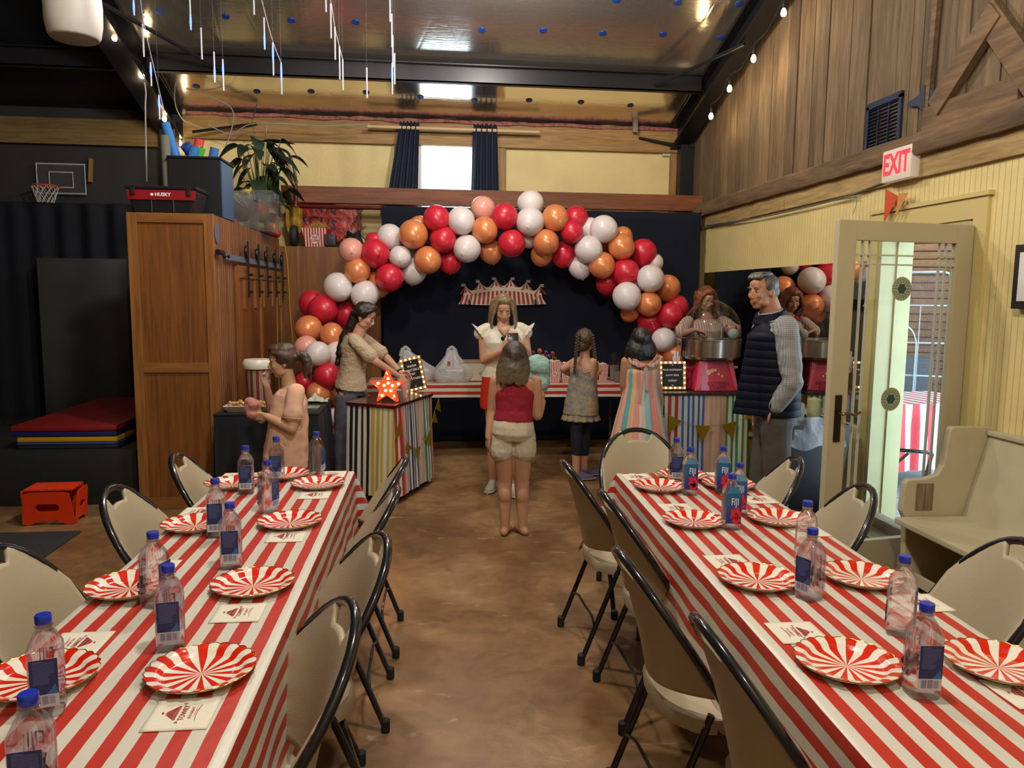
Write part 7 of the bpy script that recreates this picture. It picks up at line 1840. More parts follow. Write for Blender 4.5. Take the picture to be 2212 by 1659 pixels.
# ---------------------------------------------------------------- 1. girl in red top, seen from behind
Y0 = 5.0; J = lambda x, y, dy=0.0: atY(x, y, Y0+dy)
g = setup('p', 'girl with ombre hair in a red top and white shorts, back to us, barefoot', Y0, J(1108, 900).x)
SK = skin('tan', '#b38566'); s = .90
P, S = J(1107, 930), J(1114, 821); aL, aR = J(1072, 823), J(1156, 825)
mb = MB(); torso(mb, P, S, RIGHTX, RIGHTX, KID, 1.0)
elL, wrL = J(1063, 888, .02), J(1055, 944, -.03); elR, wrR = J(1161, 897, -.02), J(1172, 868, .15)
bent(mb, [aL, elL, wrL], [.044, .034, .023]); bent(mb, [aR, elR, wrR], [.044, .036, .024])
hand(mb, wrL, (-.05, .1, -1), (1, .3, 0), .80, .5, -1); hand(mb, wrR, (.1, .2, 1), (-1, .3, 0), .80, 1.5, 1)
for (hx, kn, an, fd) in (((1088, 945), (1090, 1038), (1091, 1140), (.35, .94, 0)), ((1127, 945), (1127, 1038), (1129, 1141), (-.35, .94, 0))):
    a, k, n_ = J(*hx), J(kn[0], kn[1], .02), J(an[0], an[1], -.02); bent(mb, [a, k, n_], [.078, .052, .030]); mb.ell(k.lerp(n_, .3)+Vector((0, -.012, 0)), (.046, .048, .07)); foot(mb, n_, fd, .84)
T1 = headframe(J(1110, 775), (.02, 1, -.10)); head(mb, T1, s); limb(mb, [J(1110, 795, .0), J(1113, 815, .0)], [.046, .05])
remeshed(mb, 'body', SK, g, .0052)
# top: halter back
mb = MB(); torso(mb, P, S, RIGHTX, RIGHTX, [(t, a+.010, b+.010, y) for t, a, b, y in KID if .1 < t < .7]+[(.74, .132, .102, .0), (.82, .122, .098, -.002), (.90, .098, .088, -.004), (.97, .070, .074, -.006)], 1.0)
remeshed(mb, 'red_top', M('red_jersey', '#8e1626', .8), g, .006, 3, .0035, 14)
mb = MB(); torso(mb, P, S, RIGHTX, RIGHTX, [(-.18, .112, .095, 0), (-.05, .142, .112, -.008), (.1, .140, .108, -.006), (.30, .122, .097, 0)], 1.0)
for x_ in (1086, 1130): limb(mb, [J(x_, 930), J(x_+(-2 if x_ < 1100 else 1), 972)], [.080, .088])
sh = remeshed(mb, 'white_shorts', M('white_denim', '#c0b49c', .8, bump=.2, bscale=200), g, .006, 2, .004, 16)
OMB = hairmat('ombre', '#3a2a20', '#7a6040'); mb = MB()
mb.ell(T1 @ Vector((0, -.022, .022)), (.086, .098, .098)); rr = random.Random(1)
for k in range(34):
    a = -1.25+2.5*k/33; x_ = 1108+31*math.sin(a); mb.tube(bez(T1 @ Vector((.070*math.sin(a), -.03-.05*math.cos(a), .02)), J(1108+36*math.sin(a), 795, -.10*math.cos(a)-.02), J(x_+rr.uniform(-4, 4), 818+14*math.cos(a)+rr.uniform(-6, 6), -.085-.02*math.cos(a)), 8), [.022, .022, .022, .021, .020, .018, .015, .011, .005], 8)
def ombre_mat():
    m = hairmat('ombre_long', '#281d17', '#463527'); nt = m.node_tree; N = nt.nodes; L = nt.links; b = N['Principled BSDF']
    src = b.inputs['Base Color'].links[0].from_socket; tc = N.new('ShaderNodeTexCoord'); sp = N.new('ShaderNodeSeparateXYZ'); L.new(tc.outputs['Object'], sp.inputs[0])
    mr = N.new('ShaderNodeMapRange'); mr.inputs[1].default_value = 1.22; mr.inputs[2].default_value = 1.05; L.new(sp.outputs[2], mr.inputs[0])
    mx = N.new('ShaderNodeMix'); mx.data_type = 'RGBA'; mx.blend_type = 'ADD'; mx.inputs[7].default_value = (.10, .08, .035, 1); L.new(mr.outputs[0], mx.inputs[0]); L.new(src, mx.inputs[6]); L.new(mx.outputs[2], b.inputs['Base Color']); return m
remeshed(mb, 'hair', ombre_mat(), g, .006, 1, .003, 30)
# cotton candy in her hand
c = J(1162, 806, .22); t = thing('cotton_candy', 'pale blue cotton candy cone held by the girl in red', 'cotton candy', J(1172, 862, .20))
mb = MB(); rr = random.Random(3)
for k in range(16): mb.ell(c+Vector((rr.uniform(-.035, .035), rr.uniform(-.03, .03), rr.uniform(-.07, .07))), rr.uniform(.055, .075), 12, 8)
remeshed(mb, 'floss', M('floss_blue', '#8fb0a8', 1.0, bump=.8, bscale=70), t, .008, 3, .006, 20)
MB().tube([(0, 0, -.04), tuple(c-t.location-Vector((0, 0, .05)))], [.006, .016], 8).build('paper_cone', WHITE, t)
# ---------------------------------------------------------------- 2. woman in white blouse, facing us
Y0 = 6.2; J = lambda x, y, dy=0.0: atY(x, y, Y0+dy)
g = setup('p', 'smiling blonde woman in a white ruffled blouse and red skirt holding a phone', Y0, J(1088, 900).x)
SK = skin('fair', '#c09173'); P, S = J(1087, 832), J(1087, 712)
mb = MB(); torso(mb, P, S, LEFTX, LEFTX, FEM, 1.0); aL, aR = J(1046, 713), J(1128, 711)
elL, wrL = J(1046, 778, -.02), J(1091, 757, -.26); elR, wrR = J(1139, 768, -.02), J(1123, 744, -.26)
bent(mb, [aL, elL, wrL], [.050, .038, .025]); bent(mb, [aR, elR, wrR], [.050, .038, .025])
hand(mb, wrL, (.35, -.1, 1), (.3, 1, 0), .95, .9, -1); hand(mb, wrR, (-.6, -.1, .9), (-.3, 1, 0), .95, .9, 1)
for hx, kx, ax, ay, fd in ((1068, 1066, 1065, 1030, (-.35, -1, 0)), (1104, 1106, 1108, 1045, (.05, -1, 0))):
    an_ = J(ax, ay, 0 if ax < 1080 else -.15); an_.z = .08; bent(mb, [J(hx, 840), J(kx, 940, -.03), an_], [.085, .056, .036]); 
T1 = headframe(J(1087, 669), (.03, -1, -.38), roll=.0); head(mb, T1, .98, .96, .95); limb(mb, [J(1087, 690, .02), J(1087, 708, .0)], [.050, .055])
remeshed(mb, 'body', SK, g, .0052); face(g, T1, .98, 'down', 1.0, (.10, .07, .04), M('lip_rose', '#a0504a', .4))
mb = MB(); torso(mb, P, S, LEFTX, LEFTX, [(t, a+.014, b+.012, y) for t, a, b, y in FEM if .15 < t < 1.01]+[(1.05, .112, .072, -.012)], 1.0)
for a_ in (aL, aR): sd = -1 if a_ is aL else 1; limb(mb, [a_+Vector((sd*-.03, 0, .006)), a_+Vector((sd*.028, 0, -.025))], [.055, .058])
BW = M('white_satin', '#c9c2ae', .45, sheen=.2); bl = remeshed(mb, 'blouse', BW, g, .006, 2, .005, 12)
for sd, a_ in ((-1, aL), (1, aR)):
    ax_ = Vector((sd*.80, 0, -.6)).normalized(); u1 = Vector((0, 1, 0)); u2 = ax_.cross(u1); rc_ = a_+ax_*.030-g.location
    def ruf(u, v): r_ = .052+.030*v+.006*v*math.sin(u*2*PI*13); p = rc_+(u1*math.cos(2*PI*u)+u2*math.sin(2*PI*u))*r_+ax_*(.030*v)+Vector((0, 0, .018*v)); return tuple(p)
    MB().grid(90, 5, ruf).build('shoulder_ruffle', BW, bl, solid=.003)
# skin V at the neckline
V0 = [J(1074, 707, -.095), J(1101, 706, -.095), J(1092, 729, -.125)]
mb = MB(); mb.add([tuple(p-g.location) for p in (J(1074, 706, -.095), J(1102, 705, -.095), J(1098, 714, -.130), J(1090, 726, -.150), J(1081, 714, -.130))], [(0, 4, 3, 2, 1)]); mb.build('neckline', SK, bl, solid=.006)
mb = MB(); torso(mb, P, S, LEFTX, LEFTX, [(-.42, .190, .135, 0), (-.2, .186, .134, -.01), (0, .182, .130, -.012), (.16, .172, .122, -.008), (.24, .155, .11, 0)], 1.0); remeshed(mb, 'red_skirt', M('red_skirt_cloth', '#b3200f', .8), g, .007, 2, .004, 10)
BL_ = hairmat('blonde', '#4c3d28', '#8f7854'); mb = MB()
mb.ell(T1 @ Vector((0, -.035, .036)), (.084, .088, .090)); rr = random.Random(4)
for k in range(26):
    sd = -1 if k % 2 else 1; q = (k//2)/12; rt = T1 @ Vector((-sd*(.034+.042*min(1, q*1.6)), .040-.10*q, .100-.04*q))
    en = J(1087+sd*(24+12*q-8*(q > .7)), 712+14*math.sin(q*3)+rr.uniform(-4, 5), -.07+.14*q); mb.tube(bez(rt, T1 @ Vector((-sd*(.105), .030-.09*q, .0)), en, 8), [.016, .018, .018, .018, .017, .015, .013, .009, .004], 8)
mb.ell(T1 @ Vector((0, .012, .078)), (.066, .062, .040)); remeshed(mb, 'hair', BL_, g, .0055, 1, .003, 30)
SHW = M('white_sneaker', '#b8b4a0', .6); SHS = M('white_sole', '#c0bca8', .5)
for ax, fd, dy in ((1065, (-.35, -1, 0), 0), (1108, (.05, -1, 0), -.15)):
    p = J(ax, 1030, dy); shoe(g, (p.x, p.y), fd, .95, SHW, SHS, lace=WHITE)
t = thing('phone', 'dark smartphone held up in front of the white blouse', 'phone', J(1108, 728, -.33), rot=(-.35, 0, 0))
MB().box((0, 0, 0), (.085, .009, .065), bev=.004).build('case', M('phone_dark', (.02, .018, .022), .25), t); MB().box((-.024, .0, .012), (.026, .013, .026), bev=.004).build('camera_bump', M('phone_lens', (.05, .05, .06), .15), t)
t = thing('sunglasses', 'dark sunglasses hooked on the neckline of the white blouse', 'sunglasses', J(1089, 731, -.165))
for x_ in (0,): MB().ell((0, 0, 0), (.026, .006, .022), 16, 10).build('lens', M('dark_lens', (.01, .01, .012), .08), t); MB().tube([(.02, 0, .014), (.03, .01, .02), (.035, .05, .0)], .003, 6).build('temple_arm', BLACK, t)
# ---------------------------------------------------------------- 3. braided girl
Y0 = 6.5; J = lambda x, y, dy=0.0: atY(x, y, Y0+dy)
g = setup('p', 'small girl with two braids in a floral sleeveless dress and purple sneakers', Y0, J(1255, 900).x)
SK = skin('peach', '#bc8d70'); P, S = J(1256, 872), J(1262, 779); rs_ = Vector((.80, -.6, 0)).normalized(); rs_ = Vector((.93, -.37, 0)).normalized()
mb = MB(); torso(mb, P, S, rs_, rs_, KID, .93); aL, aR = J(1243, 781, .06), J(1281, 782, -.07)
bent(mb, [aL, J(1216, 797, .08), J(1238, 812, .18)], [.038, .031, .022]); elR, wrR = J(1275, 824, -.06), J(1297, 799, .05)
bent(mb, [aR, elR, wrR], [.038, .032, .022]); hand(mb, wrR, (-.25, .2, 1), (-1, .2, 0), .72, .9, -1); hand(mb, J(1238, 812, .18), (.7, .3, .3), (.3, .3, 1), .72, .8, 1)
for hx, kx, ax, dy in ((1246, 1244, 1245, -.05), (1263, 1262, 1262, .08)):
    an_ = J(ax, 1000, dy); an_.z = .07; bent(mb, [J(hx, 886, dy), J(kx, 935, dy), an_], [.055, .043, .032])
T1 = headframe(J(1264, 736), (.62, .78, -.05)); head(mb, T1, .88); limb(mb, [J(1263, 752), J(1263, 774)], [.040, .046])
remeshed(mb, 'body', SK, g, .0052)
def floral():
    m, nt, b = newmat('floral_cloth'); N = nt.nodes; L = nt.links; tc = N.new('ShaderNodeTexCoord')
    v = N.new('ShaderNodeTexVoronoi'); v.inputs['Scale'].default_value = 24; L.new(tc.outputs['Object'], v.inputs['Vector'])
    a = N.new('ShaderNodeMath'); a.operation = 'MULTIPLY'; L.new(v.outputs['Distance'], a.inputs[0]); a.inputs[1].default_value = 22; sn = N.new('ShaderNodeMath'); sn.operation = 'SINE'; L.new(a.outputs[0], sn.inputs[0])
    cr = N.new('ShaderNodeValToRGB'); e = cr.color_ramp.elements; e[0].position = .25; e[0].color = rgb(hexc('#8a7e70')); e[1].position = .9; e[1].color = rgb(hexc('#4c4a48')); L.new(sn.outputs[0], cr.inputs[0])
    n = N.new('ShaderNodeTexNoise'); n.inputs['Scale'].default_value = 11; L.new(tc.outputs['Object'], n.inputs['Vector']); c2 = N.new('ShaderNodeValToRGB'); e = c2.color_ramp.elements; e[0].position = .42; e[0].color = rgb(hexc('#66707c')); e[1].position = .62; e[1].color = rgb(hexc('#a8935a')); L.new(n.outputs[0], c2.inputs[0])
    mx = N.new('ShaderNodeMix'); mx.data_type = 'RGBA'; mx.inputs[0].default_value = .5; L.new(cr.outputs[0], mx.inputs[6]); L.new(c2.outputs[0], mx.inputs[7]); L.new(mx.outputs[2], b.inputs['Base Color']); b.inputs['Roughness'].default_value = .8; return m
FLO = floral(); mb = MB(); torso(mb, P, S, rs_, rs_, [(-.24, .160, .146, 0), (0, .152, .134, 0), (.3, .136, .114, 0), (.6, .122, .098, 0), (.8, .112, .090, .004), (.9, .085, .076, .02)], .97); dr = remeshed(mb, 'floral_dress', FLO, g, .006, 2, .004, 14)
cP = P.lerp(S, -.15)-g.location
MB().grid(90, 6, lambda u, v: ((cP.x+(.140+.025*v+.010*v*math.sin(u*2*PI*15))*math.cos(2*PI*u)), cP.y+(.125+.025*v+.010*v*math.sin(u*2*PI*15))*math.sin(2*PI*u), cP.z-.085*v)).build('ruffle_hem', FLO, dr, solid=.003)
for (a_, b_) in (((1252, 778, -.075), (1262, 806, -.11)), ((1252, 778, -.075), (1245, 800, -.02)), ((1262, 806, -.11), (1282, 800, -.09))): MB().tube([J(*a_)-g.location, J(*b_)-g.location], .005, 6).build('strap', M('strap_pink', '#b08a80', .7), dr)
mb = MB()
for hx, ax, dy in ((1246, 1245, -.05), (1263, 1262, .08)): bent(mb, [J(hx, 880, dy), J(ax, 930, dy), J(ax, 978, dy)], [.066, .053, .044])
remeshed(mb, 'navy_leggings', M('navy_leggings', (.008, .010, .022), .8), g, .006, 2)
PUR = M('purple_sneaker', '#5a5272', .6); PS = M('pale_sole', '#8f8a8c', .5)
for ax, dy in ((1245, -.05), (1262, .08)): p = J(ax, 1000, dy); shoe(g, (p.x, p.y), (1, .05 if dy < 0 else .4, 0), .86, PUR, PS, lace=M('lilac_lace', '#7a7290', .6))
LB = hairmat('light_brown', '#33251a', '#604a34'); mb = MB(); mb.ell(T1 @ Vector((0, -.016, .022)), (.078, .092, .086)); mb.ell(T1 @ Vector((0, -.04, -.03)), (.066, .060, .062))
hr_ = remeshed(mb, 'hair', LB, g, .005, 1, .004, 34)
for (a_, b_, c_) in (((1249, 722, -.10), (1244, 765, -.10), (1241, 806, -.09)), ((1279, 722, -.06), (1284, 765, -.08), (1288, 792, -.08))):
    A, B2, C2 = J(*a_), J(*b_), J(*c_); mb = MB(); Pp = bez(A, B2, C2, 26)
    for k, p in enumerate(Pp): q = (1 if k % 2 else -1); mb.ell(p+Vector((q*.007, 0, 0))-g.location, (.0125-.004*k/26, .012, .014), 8, 6, rot=(0, q*.6, 0))
    MB.build(mb, 'braid', LB, hr_)
# ---------------------------------------------------------------- 4. girl in the striped sun dress, seen from behind
Y0 = 6.1; J = lambda x, y, dy=0.0: atY(x, y, Y0+dy)
g = setup('p', 'dark haired girl in a pastel striped sundress with a bow, back to us', Y0, J(1383, 900).x)
SK = skin('tan2', '#a57a5d'); P, S = J(1383, 866), J(1384, 776)
mb = MB(); torso(mb, P, S, RIGHTX, RIGHTX, KID, 1.0); aL, aR = J(1352, 781), J(1413, 780)
wrR = J(1429, 872, .05); bent(mb, [aL, J(1347, 832, .02), J(1350, 870, .10)], [.042, .033, .023]); bent(mb, [aR, J(1420, 832), wrR], [.042, .034, .024])
hand(mb, wrR, (.15, .1, -1), (-1, .2, 0), .80, .7, 1); hand(mb, J(1350, 870, .10), (0, .5, -.8), (1, 0, 0), .80, .6, -1)
for x_ in (1374, 1396): an_ = J(x_, 1000); an_.z = .07; bent(mb, [J(x_, 870), J(x_, 940), an_], [.07, .05, .033]); foot(mb, an_, (0, 1, 0), .85)
T1 = headframe(J(1384, 735), (.15, 1, .02)); head(mb, T1, .90); limb(mb, [J(1384, 752), J(1384, 772)], [.042, .048])
remeshed(mb, 'body', SK, g, .0052)
cols = ['#c9826c', '#c9a08c', '#5f9a9c', '#c9a87a', '#c98a7a', '#c9b09c', '#7fa8a4', '#c4786a', '#c9a07a', '#c98f86', '#68a09c', '#c9ac84']; sq = []
for k, c_ in enumerate(cols*2): sq.append(((k+1)/24, c_))
DM = stripes('sundress_stripes', sq, 1.0, 'UV', 0, rough=.8, wob=.02); c0 = Vector((P.x-g.location.x, 0, 0))
def drs(u, v):
    z = 1.02-.90*v; a = 2*PI*u; w_ = .125+.17*max(0, v-.18)**1.0*1.1+.008*math.sin(a*17)*min(1, v*2); return (c0.x+w_*math.cos(a)*1.05, w_*.86*math.sin(a), z+.0)
zt = J(1384, 796).z
def drs2(u, v): p = drs(u, v); return (p[0], p[1], zt+(.16-zt)*v)
d_ = MB().grid(120, 24, drs2, lambda u, v: (u, v)).build('striped_sundress', DM, g, solid=.005)
MB().grid(40, 4, lambda u, v: (c0.x+.135*(-1+2*u), -.085-.04*math.cos((u-.5)*PI)*.6-.01, (zt+.10-.045*(1-abs(2*u-1))**.8*1.6)-.035*v+.004*math.sin(u*40)), lambda u, v: (u, v)).build('shoulder_ruffle', DM, d_, solid=.004)
for sd in (-1, 1): MB().tube([(c0.x+sd*.115, -.05, zt+.11), (c0.x+sd*.06, -.105, zt+.06), (c0.x, -.118, zt+.02)], .014, 8, flat=.5).build('strap', DM, d_)
BOW = M('bow_rose', '#b58470', .7)
for sd in (-1, 1):
    MB().ell((c0.x+sd*.028, -.135, zt+.035), (.030, .012, .014), 12, 8, rot=(0, sd*.4, 0)).build('bow_loop', BOW, d_)
    MB().tube([(c0.x, -.135, zt+.03), (c0.x+sd*.018-.01, -.15, zt-.06), (c0.x+sd*.03-.02, -.15, zt-.16-.10*(sd < 0))], [.006, .013, .015], 6, flat=.3).build('bow_tail', BOW, d_)
mb = MB(); mb.ell(T1 @ Vector((0, -.022, .020)), (.086, .098, .094)); rr = random.Random(8)
for k in range(24):
    a = -1.5+3.0*k/23; x_ = 1384+28*math.sin(a); mb.tube(bez(T1 @ Vector((.07*math.sin(a), -.02-.05*math.cos(a), .02)), J(1384+33*math.sin(a), 755, -.10*math.cos(a)), J(x_+rr.uniform(-3, 3), 776+rr.uniform(-4, 6), -.085*math.cos(a)), 6), [.012, .018, .022, .023, .021, .016, .008], 8)
hr_ = remeshed(mb, 'hair', hairmat('near_black', '#0c0a09', '#241c18'), g, .006, 1, .004, 26)
for k in range(3): MB().ell(J(1409+k*2, 699+k*5, -.07)-g.location, .009, 8, 6).build('hair_clip', M('pink_clip', '#b03a5c', .4), hr_)
# ---------------------------------------------------------------- 5. teenager in the cream blouse
Y0 = 6.55; J = lambda x, y, dy=0.0: atY(x, y, Y0+dy)
g = setup('p', 'young woman in a cream lace blouse reaching down over the pretzel cart', Y0, J(762, 900).x)
SK = skin('fair2', '#bf8f77'); P, S = J(758, 838), J(767, 728, -.02); rs_ = Vector((.25, -1, 0)).normalized()
mb = MB(); torso(mb, P, S, rs_, rs_, FEM, .93); aN, aF = J(768, 738, -.16), J(790, 736, .14)
elN, wrN = J(812, 782, -.22), J(860, 812, -.14); elF, wrF = J(834, 772, .14), J(866, 806, .02)
bent(mb, [aN, elN, wrN], [.048, .036, .024]); bent(mb, [aF, elF, wrF], [.046, .036, .024]); hand(mb, wrN, (.7, .1, -.75), (-.2, .9, -.3), .93, .7, 1); hand(mb, wrF, (.75, -.1, -.5), (-.2, -.9, -.3), .93, 1.2, -1)
for hx, dy in ((752, -.08), (768, .08)): bent(mb, [J(hx, 850, dy), Vector((J(hx, 900).x, Y0+dy, .45)), Vector((J(hx, 900).x, Y0+dy, .07))], [.08, .055, .035])
T1 = headframe(J(788, 683, -.02), (.86, -.28, -.40)); head(mb, T1, .95, .95); limb(mb, [J(783, 700, 0), J(775, 722, 0)], [.046, .055])
remeshed(mb, 'body', SK, g, .0052); face(g, T1, .95, 'down', 0, (.05, .03, .02))
CRM = M('cream_lace', '#b8a488', .8, bump=.9, bscale=55); mb = MB(); torso(mb, P, S, rs_, rs_, [(.0, .195, .145, 0), (.12, .182, .135, 0), (.34, .150, .112, 0), (.60, .152, .118, .008), (.80, .165, .128, .010), (.93, .165, .10, 0), (1.02, .120, .075, -.01)], .93)
for a_, e_ in ((aN, elN), (aF, elF)): limb(mb, [a_+Vector((-.01, 0, .01)), a_.lerp(e_, .45), a_.lerp(e_, .72)], [.055, .058, .068])
remeshed(mb, 'cream_blouse', CRM, g, .006, 2, .006, 16)
mb = MB(); torso(mb, P, S, rs_, rs_, [(-.1, .175, .128, 0), (0, .178, .126, -.01), (.16, .160, .115, 0)], .93)
for hx, dy in ((752, -.09), (768, .08)): x_ = J(hx, 900).x; mb.tube([Vector((x_, Y0+dy, J(hx, 850).z)), Vector((x_, Y0+dy, .45)), Vector((x_, Y0+dy, .09))], [.098, .112, .115], 18)
remeshed(mb, 'grey_trousers', M('grey_linen', '#55565c', .85, bump=.4, bscale=160, var=.12, vscale=30), g, .007, 2, .006, 7)
for dy in (-.08, .08): shoe(g, (J(762, 900).x, Y0+dy), (1, -.1, 0), .9, M('tan_shoe', '#8a6a50', .6), PS)
mb = MB(); mb.ell(T1 @ Vector((0, -.028, .030)), (.080, .090, .086)); HB = hairmat('dark_brown', '#120d0a', '#33241a')
pts = [T1 @ Vector((0, -.08, .0)), J(757, 705, .02), J(742, 730, .03), J(733, 765, .03), J(728, 790, .03)]; mb.tube(smoothpath(pts, 5), [.046]*6+[.040]*5+[.032]*5+[.022]*4+[.008], 12)
for q in (-1, 1): mb.tube(bez(T1 @ Vector((q*.03, .062, .085)), T1 @ Vector((q*.085, .02, .03)), T1 @ Vector((q*.05, -.09, -.01)), 6), [.012, .02, .024, .024, .022, .02, .018], 8)
mb.ell(T1 @ Vector((0, .022, .080)), (.060, .060, .036)); mb.ell(T1 @ Vector((0, -.02, .07)), (.072, .075, .05)); remeshed(mb, 'hair', HB, g, .0055, 1, .003, 30)
MB().ell(T1 @ Vector((-.073, -.0, -.036))-g.location, .0045, 8, 6).build('earring', M('pearl', (.8, .8, .75), .15), g); MB().ell(T1 @ Vector((.073, -.0, -.036))-g.location, .0045, 8, 6).build('earring', _mc['pearl'], g)
wp = elF.lerp(wrF, .90); dW = (wrF-elF).normalized()
MB().lathe([(.027, -.009), (.030, -.007), (.030, .007), (.027, .009)], 20, T=frame(wp-g.location, dW.orthogonal(), dW.cross(dW.orthogonal()))).build('watch', BLACK, g)
# ---------------------------------------------------------------- 6. girl in the peach shirt
Y0 = 5.02; J = lambda x, y, dy=0.0: atY(x, y, Y0+dy)
g = setup('p', 'girl with a ponytail in a peach t-shirt eating while holding a pink treat', Y0, J(620, 900).x)
SK = skin('light', '#c69a7c'); P, S = J(622, 950), J(626, 843); rs_ = Vector((.12, 1, 0)).normalized()
mb = MB(); torso(mb, P, S, rs_, rs_, KID, .96); aN, aF = J(638, 850, -.13), J(616, 850, .13)
elN, wrN = J(630, 925, -.17), J(577, 900, -.12); elF, wrF = J(588, 888, .10), J(576, 836, .03)
bent(mb, [aN, elN, wrN], [.042, .036, .024]); bent(mb, [aF, elF, wrF], [.040, .033, .022]); hand(mb, wrN, (-1, .1, .05), (.1, 1, .2), .80, .9, 1); hand(mb, wrF, (-.3, -.1, .9), (.9, -.2, .2), .80, 1.0, 1)
for dy in (-.07, .07): bent(mb, [Vector((P.x, Y0+dy, P.z)), Vector((P.x, Y0+dy, .38)), Vector((P.x, Y0+dy, .06))], [.075, .052, .032])
T1 = headframe(J(611, 781, -.01), (-1, -.16, -.12)); head(mb, T1, .90, .98); limb(mb, [J(620, 802), J(624, 832)], [.040, .048])
remeshed(mb, 'body', SK, g, .0052); face(g, T1, .90, 'down', 0, (.10, .06, .04))
mb = MB(); torso(mb, P, S, rs_, rs_, [(-.55, .165, .150, .01), (-.3, .160, .145, .01), (0, .150, .135, .006), (.4, .138, .122, .0), (.75, .138, .112, 0), (.95, .130, .088, 0), (1.04, .075, .062, 0)], .97)
limb(mb, [aN+Vector((0, .02, .01)), aN.lerp(elN, .35), aN.lerp(elN, .62)], [.054, .058, .062]); limb(mb, [aF, aF.lerp(elF, .5)], [.054, .058])
remeshed(mb, 'peach_shirt', M('peach_cotton', '#d8ab90', .9), g, .006, 2, .007, 9)
for dy in (-.07, .07): shoe(g, (P.x, Y0+dy), (-1, 0, 0), .85, SHW, SHS)
hm = aN.lerp(elN, .62)-g.location; dA = (elN-aN).normalized(); oA = dA.orthogonal().normalized(); qA = dA.cross(oA)
MB().tube([hm+oA*.066*math.cos(a_*PI/12)+qA*.066*math.sin(a_*PI/12)+dA*.022 for a_ in range(24)], .0035, 5, closed=True).build('sleeve_hem', M('peach_hem', '#b58a70', .9), g)
MB().tube([J(624, 836)-g.location+Vector((.062*math.cos(a_*PI/12), .060*math.sin(a_*PI/12), -.012*math.cos(a_*PI/12)*-1)) for a_ in range(24)], .0045, 5, closed=True).build('neck_band', _mc['peach_hem'], g)
mb = MB(); HB2 = hairmat('mid_brown', '#2c2019', '#5c4638'); mb.ell(T1 @ Vector((0, -.026, .026)), (.078, .086, .078)); mb.ell(T1 @ Vector((0, -.095, .035)), .024)
for k in range(9): a = k*.7; mb.tube(bez(T1 @ Vector((0, -.10, .04)), J(668+4*math.cos(a), 765, .02*math.sin(a)), J(664+7*math.cos(a), 815+6*math.sin(a*2), .03*math.sin(a)), 7), [.018, .024, .026, .026, .023, .018, .011, .004], 8)
for q in (-1, 1): mb.tube(bez(T1 @ Vector((q*.035, .060, .070)), T1 @ Vector((q*.080, .0, .045)), T1 @ Vector((q*.045, -.085, .02)), 6), [.014, .02, .024, .024, .022, .02, .02], 8)
mb.ell(T1 @ Vector((0, .022, .080)), (.060, .060, .036)); mb.ell(T1 @ Vector((0, -.02, .07)), (.072, .075, .05)); remeshed(mb, 'hair', HB2, g, .0055, 1, .003, 30)
pt_ = J(545, 885, -.10); t = thing('treat_cup', 'clear cup of pink cotton candy in the hands of the peach shirted girl', 'cup', pt_-Vector((0, 0, .07)))
MB().lathe([(.030, 0), (.032, .003), (.045, .10), (.047, .102), (.044, .10)], 24, cap=False).build('cup', CUPM, t)
mb = MB(); c = pt_+Vector((0, 0, .02)); rr = random.Random(2)
for k in range(10): mb.ell(c+Vector((rr.uniform(-.02, .02), rr.uniform(-.02, .02), rr.uniform(-.05, .05))), .036, 10, 8)
remeshed(mb, 'pink_floss', M('floss_pink', '#c08274', 1.0, bump=.6, bscale=60), t, .006, 3, .004, 20)
# ---------------------------------------------------------------- 7. man in the navy vest
Y0 = 4.72; J = lambda x, y, dy=0.0: atY(x, y, Y0+dy)
g = setup('p', 'grey haired man in a navy quilted vest with his hand in his pocket', Y0, J(1668, 900).x)
SK = skin('ruddy', '#b07d62'); P, S = J(1672, 896), J(1672, 700); rs_ = Vector((.30, 1, 0)).normalized()
mb = MB(); torso(mb, P, S, rs_, rs_, MALE, .93); aN, aF = J(1698, 712, -.20), J(1650, 708, .20)
elN, wrN = J(1712, 826, -.25), J(1674, 880, -.165); elF, wrF = J(1648, 820, .26), J(1640, 880, .22)
bent(mb, [aN, elN, wrN], [.058, .045, .032]); bent(mb, [aF, elF, wrF], [.058, .045, .032]); hand(mb, wrN, (-.25, .8, -.75), (.3, .3, -1), .95, .5, 1); hand(mb, wrF, (-.1, 0, -1), (-.2, -1, 0), 1.0, .6, -1)
T1 = headframe(J(1648, 629, 0), (-1, -.36, -.06)); head(mb, T1, 1.02, .98, 1.12); limb(mb, [J(1660, 650, 0), J(1670, 685, 0)], [.060, .068])
remeshed(mb, 'body', SK, g, .0052); face(g, T1, 1.02, 'open', 0, (.09, .08, .07), M('lip_brown', '#94604f', .5))
